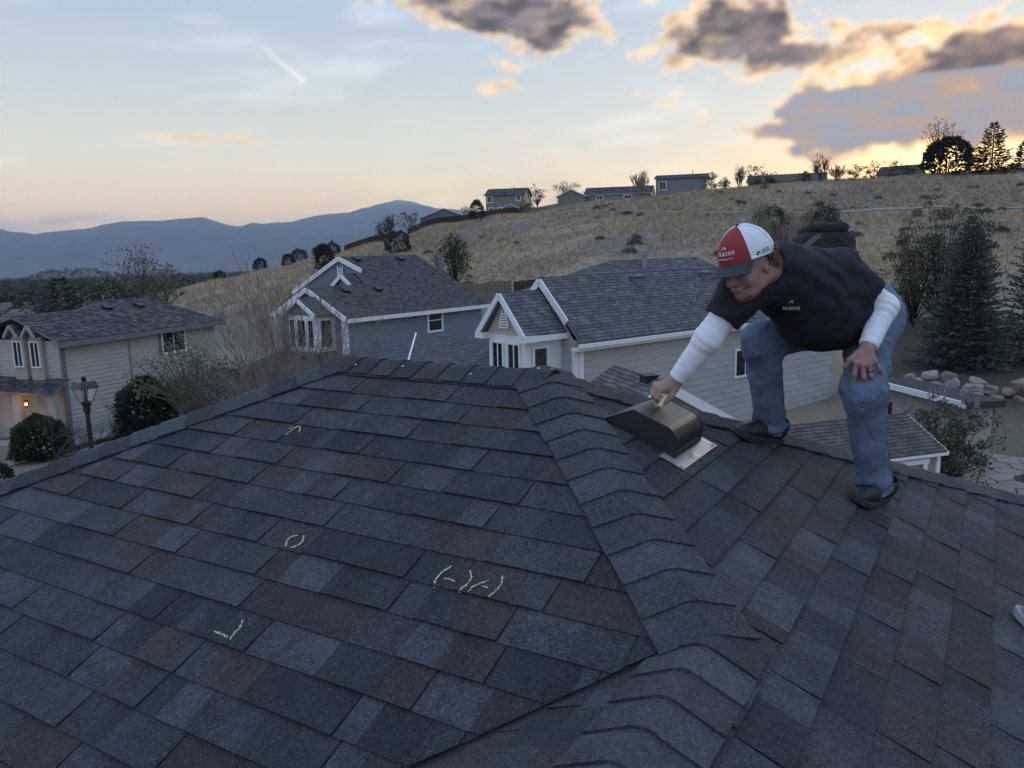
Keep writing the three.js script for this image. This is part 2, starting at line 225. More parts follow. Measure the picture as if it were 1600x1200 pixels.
// ------------------------------------------------------------------ mountains on the horizon
{
  const elAt = az => { let i = 0; if (az <= MOUNT[0][0]) return MOUNT[0][1] - 0.2 * Math.sin((az - MOUNT[0][0]) * 0.2); const n = MOUNT.length; if (az >= MOUNT[n - 1][0]) return MOUNT[n - 1][1]; while (az > MOUNT[i + 1][0]) i++; const k = (az - MOUNT[i][0]) / (MOUNT[i + 1][0] - MOUNT[i][0]); return mix(MOUNT[i][1], MOUNT[i + 1][1], k); };
  const azs = []; for (let a = -140; a <= 40; a += 0.16) azs.push(a);
  const nr = 46, P = [], I = [], U = [], Cc = [];
  for (let j = 0; j <= nr; j++) for (const a of azs) {
    const k = j / nr, r = mix(16500, 26000, k), top = EYE.y + Math.tan((elAt(a) + (fbm(a * 2.2, 3, 3, 4) - 0.5) * 0.1) * D2R) * 26000;
    const base = -340, x = EYE.x + Math.sin(a * D2R) * r, z = EYE.z - Math.cos(a * D2R) * r;
    const rid = 1 - Math.abs(fbm(x * 0.00042, z * 0.00042, 4.2, 6) * 2 - 1), rise = Math.pow(k, 1.35);
    let y = base + (top - base) * rise; const lump = (rid - 0.72) * 1500 * Math.sin(Math.PI * Math.pow(k, 0.8)) * Math.min(1, k * 3);
    y += lump; const lim = EYE.y + (top - EYE.y) * r / 26000 - 60 * (1 - k); if (k < 1 && y > lim) y = lim;
    P.push(x, y, z); U.push(x, z);
    const snow = sstep(1250, 1900, y + 500 * (fbm(x * 0.0016, z * 0.0016, 5, 4) - 0.5)) * 0.7; Cc.push(mix(0.062, 0.62, snow), mix(0.068, 0.62, snow), mix(0.058, 0.62, snow));
  }
  const na = azs.length; for (let j = 0; j < nr; j++) for (let i = 0; i < na - 1; i++) { const a = j * na + i, b = a + 1, c = a + na, d = c + 1; I.push(a, b, d, a, d, c); }
  const g = new THREE.BufferGeometry(); g.setAttribute('position', new THREE.Float32BufferAttribute(P, 3)); g.setAttribute('color', new THREE.Float32BufferAttribute(Cc, 3)); g.setAttribute('uv', new THREE.Float32BufferAttribute(U, 2)); g.setIndex(I); g.computeVertexNormals();
  const m = addMesh(g, new THREE.MeshStandardMaterial({ vertexColors: true, roughness: 1 }), 'mountain_range', scene); structure(m); m.userData.label = 'blue hazy mountain range with a rounded snowy peak on the horizon';
}
// ------------------------------------------------------------------ our own house: walls (below, out of sight) and the shingled roof underfoot
// plan: the short main ridge runs along x from (-LU, 0) to (0, 0); the wing ridge runs along z at x = WX
const RT = 0.4431, RC = 1 / Math.sqrt(1 + RT * RT), LU = 1.2121, WX = 1.142, RY = 7.2, EXPO = 0.143, EAVE = 3.2, WEND = 6.0;
const ROWS_A = {'1':['m',[[-0.939,'e','r'],[-0.721,'c','m'],[-0.599,'e','r'],[-0.449,'c','m'],[-0.363,'e','m'],[-0.084,'e','r']]],'2':['r',[[-0.9,'c','m'],[-0.784,'e','m'],[-0.539,'e','m'],[-0.31,'c','m'],[-0.208,'e','r'],[0.075,'e','m']]],'3':['m',[[-1.063,'e','l'],[-0.782,'e','m'],[-0.388,'e','d'],[-0.234,'c','r'],[-0.147,'e','m'],[0.118,'c','d']]],'4':['m',[[-1.339,'e','r'],[-1.108,'e','m'],[-1.045,'e','d'],[-0.822,'c','m'],[-0.764,'e','d'],[-0.594,'c','m'],[-0.548,'e','d'],[-0.233,'e','d'],[-0.084,'c','l'],[0.039,'e','m'],[0.243,'c','d'],[0.333,'e','r']]],'5':['d',[[-1.506,'c','m'],[-1.35,'e','l'],[-1.211,'c','d'],[-1.179,'e','m'],[-0.909,'e','r'],[-0.763,'c','l'],[-0.572,'e','r'],[-0.284,'e','d'],[-0.21,'c','l'],[-0.012,'e','d'],[0.326,'e','m']]],'6':['d',[[-1.496,'e','m'],[-1.33,'e','r'],[-1.161,'c','m'],[-0.944,'e','r'],[-0.736,'c','l'],[-0.62,'e','r'],[-0.527,'c','m'],[-0.457,'e','m'],[-0.274,'c','d'],[-0.07,'e','d'],[0.141,'c','l'],[0.258,'e','m'],[0.459,'c','d']]],'7':['l',[[-1.5,'e','r'],[-1.15,'e','d'],[-0.945,'c','m'],[-0.823,'e','d'],[-0.584,'c','m'],[-0.382,'e','m'],[0.042,'c','r'],[0.349,'e','m'],[0.717,'e','r']]],'8':['m',[[-1.241,'e','r'],[-1.103,'c','m'],[-1.016,'e','r'],[-0.927,'c','l'],[-0.797,'e','d'],[-0.677,'c','m'],[-0.606,'e','p'],[-0.368,'e','d'],[0.106,'e','d'],[0.258,'c','r'],[0.313,'e','r'],[0.525,'c','m'],[0.639,'e','r']]],'9':['r',[[-1.073,'e','l'],[-0.924,'e','r'],[-0.832,'c','d'],[-0.762,'e','m'],[-0.476,'e','r'],[-0.366,'c','l'],[-0.157,'e','d'],[0.139,'e','m'],[0.241,'e','d'],[0.393,'c','r'],[0.555,'e','l'],[0.787,'c','m'],[0.948,'e','d']]],'10':['r',[[-1.033,'e','r'],[-0.914,'c','m'],[-0.754,'e','m'],[-0.418,'e','r'],[0.075,'c','p'],[0.275,'e','l'],[0.423,'c','r'],[0.594,'e','d'],[0.845,'c','m'],[0.895,'e','r']]],'11':['m',[[-1.071,'e','m'],[-0.855,'c','d'],[-0.707,'e','d'],[-0.585,'c','m'],[-0.508,'e','d'],[-0.394,'c','m'],[-0.3,'c','d'],[-0.24,'e','l'],[0.067,'e','d'],[0.298,'c','r'],[0.435,'e','l'],[0.632,'c','r'],[0.758,'e','d']]],'12':['m',[[-1.117,'e','m'],[-0.859,'e','l'],[-0.775,'c','d'],[-0.641,'e','r'],[-0.488,'c','m'],[-0.423,'e','l'],[-0.321,'c','r'],[-0.115,'e','d'],[0.261,'e','m'],[0.348,'c','d'],[0.515,'e','d'],[0.625,'e','d']]],'13':['m',[[-1.117,'e','d'],[-1.014,'c','m'],[-0.811,'e','l'],[-0.613,'c','r'],[-0.554,'e','d'],[-0.439,'e','d'],[-0.344,'c','l'],[-0.216,'e','m'],[0.02,'c','d'],[0.297,'e','m'],[0.405,'e','r'],[0.51,'e','d']]],'14':['m',[[-0.962,'e','m'],[-0.653,'e','m'],[-0.529,'c','d'],[-0.447,'e','m'],[-0.188,'e','r'],[0.056,'c','d']]]};
const granTex = noiseTex(512, (i, j) => { const h = hash3(i, j, 7), n1 = pnoise(i / 2.0, j / 2.0, 256, 8), n2 = pnoise(i / 4.0, j / 4.0, 128, 11), b = pnoise(i / 64, j / 64, 8, 9), m = pnoise(i / 16, j / 16, 32, 10); let v = 0.30 + 0.52 * n1 * n1 + 0.22 * (n2 - 0.4) + 0.10 * h + 0.16 * (m - 0.5) + 0.26 * (b - 0.5); if (n1 > 0.80) v += 0.22; const w = pnoise(i / 3, j / 3, 171, 12) - 0.5; return [v * (1 + 0.22 * w), v, v * (1 - 0.18 * w)]; });
const granBump = noiseTex(512, (i, j) => { const v = 0.5 * hash3(i, j, 7) + 0.5 * pnoise(i / 3, j / 3, 171, 13); return [v, v, v]; });
const TONES = { d: [[0.054, 0.058, 0.066], [0.046, 0.050, 0.058], [0.061, 0.065, 0.072]], m: [[0.078, 0.083, 0.093], [0.071, 0.076, 0.086], [0.085, 0.090, 0.099]], l: [[0.098, 0.104, 0.117], [0.091, 0.097, 0.109], [0.104, 0.110, 0.121]], r: [[0.082, 0.064, 0.064], [0.068, 0.055, 0.056], [0.087, 0.070, 0.070]], p: [[0.080, 0.076, 0.084], [0.071, 0.068, 0.076]] };
const toneMats = {};
for (const k in TONES) toneMats[k] = TONES[k].map(c => new THREE.MeshStandardMaterial({ color: new THREE.Color().setRGB(...c), roughness: 0.95, map: rep(granTex, 0.95), bumpMap: rep(granBump, 1.6), bumpScale: 0.0016 }));
const planeA = (q, s, n) => V(q, RY - RT * s * RC + n * RC, s * RC + n * RT * RC);
const planeB = (q, s, n) => V(s * RC + n * RT * RC, RY - RT * s * RC + n * RC, q);
const planeC = (q, s, n) => V(WX - s * RC - n * RT * RC, RY - RT * WX - RT * s * RC + n * RC, q);
const planeD = (q, s, n) => V(q, RY - RT * s * RC + n * RC, -s * RC - n * RT * RC);
const planeE = (q, s, n) => V(-LU - s * RC - n * RT * RC, RY - RT * s * RC + n * RC, q);
function clipPoly(poly, a, b, c) {           // keep a*q + b*s + c >= 0
  const o = []; for (let i = 0; i < poly.length; i++) { const p = poly[i], q = poly[(i + 1) % poly.length], dp = a * p[0] + b * p[1] + c, dq = a * q[0] + b * q[1] + c; if (dp >= 0) o.push(p); if ((dp > 0 && dq < 0) || (dp < 0 && dq > 0)) { const k = dp / (dp - dq); o.push([mix(p[0], q[0], k), mix(p[1], q[1], k)]); } } return o;
}
const ourHouse = thing('house', 'dark blended shingle roof underfoot with hips, short ridge and a valley', 'house');
const tabs = [];           // every shingle tab: geometry, tone, distance measure
const camM = new THREE.Matrix4(); camera.updateMatrixWorld(); camera.updateProjectionMatrix(); camM.multiplyMatrices(camera.projectionMatrix, camera.matrixWorldInverse);
const tabLift = raised => raised ? 0.0118 : 0.0064;
const tabTop = (s, sTop, sBot, lift) => 0.0012 + lift * (s - sTop) / (sBot - sTop);
function addTab(plane, q0, q1, sBot, tone, raised, clips, flip, rnd) {
  const sTop = sBot - EXPO - 0.034, lift = tabLift(raised) + (rnd() - 0.5) * 0.0012, thick = 0.0036;
  let poly = [[q0, sTop], [q1, sTop], [q1, sBot + (rnd() - 0.5) * 0.003], [q0, sBot + (rnd() - 0.5) * 0.003]];
  for (const c of clips) { poly = clipPoly(poly, ...c); if (poly.length < 3) return; }
  let ar = 0; for (let i = 0; i < poly.length; i++) { const a = poly[i], b = poly[(i + 1) % poly.length]; ar += a[0] * b[1] - a[1] * b[0]; } if (Math.abs(ar) < 0.0006) return;
  const top = poly.map(([q, s]) => plane(q, s, tabTop(s, sTop, sBot, lift))), bot = poly.map(([q, s]) => plane(q, s, tabTop(s, sTop, sBot, lift) - thick));
  const ou = rnd() * 3, ov = rnd() * 3, uvs = poly.map(([q, s]) => [q + ou, s + ov]);
  const m = new MB(), k = poly.length;
  // winding: plane A and D run (q right, s towards viewer); flip keeps faces outward
  for (let i = 1; i < k - 1; i++) flip ? m.tri(top[0], top[i], top[i + 1], [uvs[0], uvs[i], uvs[i + 1]]) : m.tri(top[0], top[i + 1], top[i], [uvs[0], uvs[i + 1], uvs[i]]);
  for (let i = 0; i < k; i++) { const j = (i + 1) % k, e = [uvs[i], uvs[j], [uvs[j][0] + 0.004, uvs[j][1]], [uvs[i][0] + 0.004, uvs[i][1]]]; flip ? m.quad(bot[i], bot[j], top[j], top[i], e) : m.quad(bot[j], bot[i], top[i], top[j], e); }
  const c = V(0, 0, 0); top.forEach(p => c.add(p)); c.divideScalar(k); const d = c.distanceTo(EYE), sc = c.clone().applyMatrix4(camM);
  const front = V(0, 0, 0).subVectors(c, EYE).dot(V(-0.512, -0.166, -0.843)) > 0.2;
  const seen = front && Math.abs(sc.x) < 1.12 && Math.abs(sc.y) < 1.12;
  tabs.push({ geo: m.geo(), tone, size: seen ? Math.abs(ar) / (d * d) : 0, v: Math.floor(rnd() * TONES[tone].length) });
}
const pickTone = rnd => { const k = rnd(); return k < 0.26 ? 'd' : k < 0.58 ? 'm' : k < 0.74 ? 'l' : k < 0.93 ? 'r' : 'p'; };
function course(plane, qa, qb, sBot, clips, flip, rnd, fixed) {
  const pieces = []; let lastTone = 'm';
  const nextTone = () => { let k = pickTone(rnd); if (k === lastTone) k = pickTone(rnd); lastTone = k; return k; };
  if (fixed) {
    const [t0, list] = fixed; let q = list[0][0], tone = t0;
    // random run out to the left of the recorded part
    let qq = q, lvl = rnd() > 0.5, run = []; let first = true;
    while (qq > qa) { const w = first ? 0.18 + rnd() * 0.12 : 0.07 + rnd() * 0.26; run.push([qq - w, qq, first ? t0 : nextTone(), rnd() > 0.45]); qq -= w; first = false; }
    run.reverse(); for (const [a, b, tn, e] of run) pieces.push([a, b, tn, e ? 'e' : 'c']);
    for (let i = 0; i < list.length; i++) { const e = i + 1 < list.length ? list[i + 1][0] : qb; pieces.push([list[i][0], e, list[i][2], list[i][1]]); }
  } else { let q = qa - rnd() * 0.2; while (q < qb) { const w = 0.075 + Math.pow(rnd(), 0.8) * 0.27; pieces.push([q, q + w, nextTone(), rnd() < 0.62 ? 'e' : 'c']); q += w; } }
  let raised = rnd() > 0.5;
  for (let i = 0; i < pieces.length; i++) {
    const [a, b, tn, kind] = pieces[i]; if (kind === 'e') raised = !raised; const nk = i + 1 < pieces.length ? pieces[i + 1][3] : 'e';
    addTab(plane, a + (kind === 'e' ? 0.0018 : 0.0003), b - (nk === 'e' ? 0.0018 : 0.0003), sBot, tn, raised, clips, flip, rnd);
  }
}
{
  const rnd = RNG(77), sMax = EAVE / RC + 0.05;
  // q + s*RC + LU >= 0 (left hip), q <= s*RC (right hip), q <= 2 WX - s*RC - gap (valley, cut back from its centre line)
  const cA = [[1, RC, LU - 0.04], [-1, RC, -0.04], [-1, -RC, 2 * WX - 0.035], [0, 1, -0.04]];
  for (let k = -1; ; k++) { const s = 0.3043 + (k - 1) * EXPO; if (s > sMax) break; if (s < 0.1) continue; course(planeA, -LU - EAVE, WX + 0.1, s, cA, false, rnd, ROWS_A[k] && k >= 1 ? ROWS_A[k] : null); }
  for (let k = 0; ; k++) {
    const s = 0.1283 + k * EXPO; if (s > sMax) break; const x = s * RC;
    const far = [1, RC, -0.04];
    if (x < WX - 0.01) course(planeB, -x - 0.1, x + 0.1, s, [far, [-1, RC, -0.04]], true, rnd);
    else if (x < WX + EXPO) { course(planeB, -x - 0.1, WX, s, [far, [-1, RC, -0.04]], true, rnd); course(planeB, WX, WEND, s, [[0, 1, -WX / RC - 0.04]], true, rnd); }
    else course(planeB, -x - 0.1, WEND, s, [far], true, rnd);
  }
  for (let k = 0; ; k++) { const s = 0.11 + k * EXPO; if (s > (EAVE - WX) / RC + 0.05) break; course(planeC, WX, WEND, s, [[1, -RC, -WX + 0.10], [0, 1, -0.04]], false, rnd); }
}
{
  tabs.sort((a, b) => b.size - a.size);
  const rest = {}; let n = 0;
  for (const tb of tabs) {
    if (n < 300 && tb.size > 0) { addMesh(tb.geo, toneMats[tb.tone][tb.v], 'shingle', ourHouse); n++; }
    else (rest[tb.tone] ||= []).push(tb.geo);
  }
  const parts = []; const rm = new THREE.MeshStandardMaterial({ vertexColors: true, roughness: 0.95, map: rep(granTex, 0.95), bumpMap: rep(granBump, 1.6), bumpScale: 0.0016 });
  for (const k in rest) for (const g of rest[k]) { const c = TONES[k][0], cn = g.attributes.position.count, a = new Float32Array(cn * 3); for (let i = 0; i < cn; i++) a.set(c, i * 3); g.setAttribute('color', new THREE.BufferAttribute(a, 3)); parts.push(g); }
  stuff(addMesh(mergeGeometries(parts), rm, 'shingle_field', ourHouse));
}
{ // deck under the tabs and the two far slopes
  const m = new MB(), F = (f, pts) => { const P = pts.map(([q, s]) => f(q, s, -0.004)); for (let i = 1; i < P.length - 1; i++) m.tri(P[0], P[i], P[i + 1]); };
  const e = EAVE / RC, w = WX / RC;
  F(planeA, [[0, 0], [-LU, 0], [-LU - EAVE, e], [2 * WX - EAVE, e], [WX, w]]);
  F(planeB, [[0, 0], [WX, w], [-WX, w]]); F(planeB, [[-WX, w], [WEND, w], [WEND, e], [-EAVE, e]]);
  F(planeC, [[WX, 0], [EAVE, (EAVE - WX) / RC], [WEND, (EAVE - WX) / RC], [WEND, 0]]);
  m.build('roof_deck', STD([0.03, 0.03, 0.032], 1), ourHouse);
  const b = new MB(), G = (f, pts) => { const P = pts.map(([q, s]) => f(q, s, 0.004)); for (let i = 1; i < P.length - 1; i++) b.tri(P[0], P[i], P[i + 1], [pts[0], pts[i], pts[i + 1]]); };
  G(planeD, [[-LU, 0], [0, 0], [EAVE, e], [-LU - EAVE, e]]); G(planeE, [[0, 0], [EAVE, e], [-EAVE, e]]);
  b.build('far_roof_slope', toneMats.m[0], ourHouse);
}
// hip and ridge caps: bent pieces lapping down the line
function caps(P0, dir, len, e1, e2, first, rnd, name, seq, last) {
  const n1 = V(0, 0, 0).crossVectors(dir, e1).normalize(), n2 = V(0, 0, 0).crossVectors(dir, e2).normalize(); if (n1.y < 0) n1.negate(); if (n2.y < 0) n2.negate();
  const HW = 0.152, RB = name === 'ridge_cap' ? 0.04 : 0.055, NS = 7;
  const prof = [];       // [lateral, t] samples: outer edge, tangent, round, tangent, outer edge
  const at = (o, u, lift, hw) => {                  // u in -1..1 across
    const w = u * hw, P = P0.clone().addScaledVector(dir, o); let q;
    if (Math.abs(w) >= RB) q = P.addScaledVector(w < 0 ? e1 : e2, Math.abs(w)).addScaledVector(w < 0 ? n1 : n2, lift);
    else { const k = (w / RB + 1) / 2, A = P.clone().addScaledVector(e1, RB).addScaledVector(n1, lift), B = P.clone().addScaledVector(e2, RB).addScaledVector(n2, lift), Cc = P.clone().add(V(0, lift * 1.05 + 0.007, 0)); q = A.multiplyScalar((1 - k) * (1 - k)).addScaledVector(Cc, 2 * k * (1 - k)).addScaledVector(B, k * k); }
    return q;
  };
  const us = [-1, -0.7]; for (let i = 0; i <= NS; i++) us.push(mix(-RB / HW, RB / HW, i / NS)); us.push(0.7, 1);
  let idx = 0;
  for (let o = first; o <= len + 0.001; o += EXPO) {
    const back = Math.max(o - EXPO - 0.05, -0.11), tn = seq && seq[idx] ? seq[idx] : pickTone(rnd); idx++;
    const dl = (rnd() - 0.5) * 0.006, hw = HW + (rnd() - 0.5) * 0.008, sk = (rnd() - 0.5) * 0.008, m = new MB(), th = 0.0042, bow = 0.012;
    const top = [], bot = [], tail = [];
    for (const u of us) { const oo = o + dl + sk * u - bow * (u * u) * 0; top.push(at(oo, u, 0.0215, hw)); bot.push(at(oo, u, 0.0215 - th - 0.003, hw)); tail.push(at(back, u, 0.0115, hw)); }
    const ou = rnd() * 3;
    for (let i = 0; i < us.length - 1; i++) {
      const uv = [[us[i] * hw + ou, 0], [us[i + 1] * hw + ou, 0], [us[i + 1] * hw + ou, 0.19], [us[i] * hw + ou, 0.19]];
      m.quad(top[i], top[i + 1], tail[i + 1], tail[i], uv); m.quad(bot[i + 1], top[i + 1], top[i], bot[i], uv.map(q => [q[0], 0.002]));
    }
    for (const i of [0, us.length - 1]) { const t2 = tail[i].clone().addScaledVector(i ? n2 : n1, -th); m.quad(top[i], tail[i], t2, bot[i]); }
    // orient faces outwards
    m.build(name, toneMats[tn][Math.floor(rnd() * TONES[tn].length)], ourHouse);
  }
}
{
  const rnd = RNG(5), hip = (dx, dz) => V(dx, -RT, dz).normalize();
  const perp = (dir, toward) => { return toward.clone().addScaledVector(dir, -toward.dot(dir)).normalize(); };
  const dA = V(0, -RT, 1).normalize(), dB = V(1, -RT, 0).normalize(), dD = V(0, -RT, -1).normalize(), dE = V(-1, -RT, 0).normalize(), dC = V(-1, -RT, 0).normalize();
  // in-slope directions that lead away from each line
  const h1 = hip(1, 1), h2 = hip(-1, 1), h3 = hip(1, -1);
  const P = V(0, RY, 0), Q = V(-LU, RY, 0), T = V(WX, RY - RT * WX, WX);
  caps(P, h1, 1.73, perp(h1, V(-1, 0, 0)), perp(h1, V(0, 0, -1)), 0.13, rnd, 'hip_cap', ['p', 'm', 'm', 'l', 'm', 'm', 'l', 'm', 'm', 'l', 'm', 'm']);
  caps(Q, h2, 4.4, perp(h2, V(1, 0, 0)), perp(h2, V(0, 0, -1)), 0.14, rnd, 'hip_cap', ['r', 'm', 'd', 'm', 'm']);
  caps(P, h3, 4.4, perp(h3, V(0, 0, 1)), perp(h3, V(-1, 0, 0)), 0.20, rnd, 'hip_cap', ['r', 'r', 'p', 'm']);
  caps(Q, V(1, 0, 0), LU + 0.06, dA, dD, 0.12, rnd, 'ridge_cap', ['r', 'd', 'r', 'd', 'r', 'm', 'm', 'm', 'm']);
  caps(T, V(0, 0, 1), WEND - WX, dC, dB, 0.075, rnd, 'ridge_cap', ['d', 'l', 'p', 'l', 'm', 'l', 'm', 'l']);
}
{ // nail heads left showing on the ridge end
  const nm = STD([0.55, 0.55, 0.56], 0.35, { metalness: 0.9 });
  for (const [x, y, z] of [[-0.02, 0.018, 0.02], [0.03, 0.012, -0.015], [-1.08, 0.008, 0.075], [-0.98, 0.004, 0.085], [-0.78, 0.008, 0.06], [-0.36, 0.004, 0.075]]) { const g = new THREE.CylinderGeometry(0.0065, 0.0065, 0.003, 10); const m = addMesh(g, nm, 'nail_head', ourHouse); m.position.set(x, RY + y - RT * Math.abs(z) + 0.012, z); m.rotation.x = Math.atan(RT) * Math.sign(z); }
}
{ // walls and eaves under the roof
  const ey = RY - RT * EAVE, m = new MB(); m.box(-LU - 2.85, 2.85, -0.3, ey + 0.1, -2.85, 2.85); m.box(-0.55, 2.848, -0.3, ey + 0.1, 2.85, WEND - 0.3); m.build('wall', STD([0.42, 0.38, 0.32], 0.8), ourHouse);
  const fz = new MB(), d = 0.16; fz.box(-LU - EAVE - 0.02, EAVE + 0.02, ey - d, ey - 0.015, -EAVE - 0.02, -EAVE); fz.box(-LU - EAVE - 0.02, -LU - EAVE, ey - d, ey - 0.015, -EAVE, EAVE); fz.box(EAVE, EAVE + 0.02, ey - d, ey - 0.015, -EAVE, WEND); fz.box(-LU - EAVE, 2 * WX - EAVE, ey - d, ey - 0.015, EAVE, EAVE + 0.02);
  fz.build('fascia', STD([0.7, 0.7, 0.7], 0.6), ourHouse);
}
// ------------------------------------------------------------------ chalk marks drawn on the shingles (strokes in slope coordinates of the front slope)
function heightA(q, s) { const f = ((s - 0.3043) / EXPO) % 1, k = f < 0 ? f + 1 : f; return 0.0012 + 0.0120 * (k * EXPO + 0.034) / (EXPO + 0.034); }
function chalk(strokes, label, mat, wid, seed, name = 'chalk_mark') {
  const rnd = RNG(seed), root = strokes.length > 1 ? thing(name, label, 'chalk mark', [0, 0, 0], 0, 'chalk marks on the shingles') : null; let last;
  for (const st of strokes) {
    const m = new MB();
    const c = new THREE.CatmullRomCurve3(st.map(([q, s]) => V(q, s, 0))), L = c.getLength(), n = Math.ceil(L / 0.0022);
    for (let i = 0; i <= n; i++) for (let r = 0; r < 3; r++) {
      if (rnd() < 0.48) continue; const p = c.getPoint(clamp((i + rnd()) / (n + 1), 0, 1)), q = p.x + (rnd() - 0.5) * wid, s = p.y + (rnd() - 0.5) * wid, z = 0.0022 + rnd() * 0.0008, e = 0.0010 + rnd() * 0.0018, a = rnd() * 6.28;
      const P = k => { const th = a + k * 1.571 + (k % 2) * 0.3, qq = q + Math.cos(th) * e, ss = s + Math.sin(th) * e; return planeA(qq, ss, heightA(qq, s) + z); };
      m.quad(P(0), P(3), P(2), P(1));
    }
    last = m.build(root ? 'stroke' : name, mat, root || scene);
  }
  return root || tag(last, label, 'chalk mark', 'chalk marks on the shingles');
}
const chalkY = STD([0.66, 0.66, 0.34], 1), chalkW = STD([0.5, 0.52, 0.56], 1);
chalk([[[-1.03, 0.684], [-1.03, 0.65], [-1.02, 0.605]], [[-1.058, 0.633], [-1.03, 0.612], [-1.012, 0.60]], [[-1.014, 0.60], [-0.99, 0.625], [-0.975, 0.65]]], 'small yellow chalk arrow, highest mark on the front slope', chalkY, 0.006, 1);
chalk([[[-0.453, 1.298], [-0.474, 1.268], [-0.471, 1.245], [-0.454, 1.234]], [[-0.424, 1.227], [-0.406, 1.258], [-0.41, 1.283], [-0.425, 1.295]]], 'yellow chalk oval drawn as two arcs in the middle of the slope', chalkY, 0.006, 2);
chalk([[[-0.411, 1.703], [-0.375, 1.703], [-0.342, 1.708]], [[-0.326, 1.712], [-0.333, 1.677], [-0.337, 1.65], [-0.352, 1.632]]], 'yellow chalk tick mark, lowest mark at the left', chalkY, 0.007, 3);
chalk([[[0.246, 1.214], [0.231, 1.249], [0.23, 1.279], [0.239, 1.309]], [[0.32, 1.213], [0.345, 1.242], [0.348, 1.276], [0.335, 1.308]]], 'larger left pair of yellow chalk brackets near the hip', chalkY, 0.006, 4);
chalk([[[0.409, 1.236], [0.387, 1.262], [0.373, 1.28], [0.372, 1.306]], [[0.444, 1.206], [0.456, 1.237], [0.457, 1.274], [0.449, 1.301]]], 'right pair of yellow chalk brackets nearest the hip', chalkY, 0.006, 5);
chalk([[[0.256, 1.272], [0.277, 1.270], [0.300, 1.274]]], 'pale grey scuff inside the left pair of chalk brackets', chalkW, 0.006, 6, 'scuff_mark');
chalk([[[0.402, 1.267], [0.427, 1.268]]], 'pale grey scuff inside the right pair of chalk brackets', chalkW, 0.004, 7, 'scuff_mark');
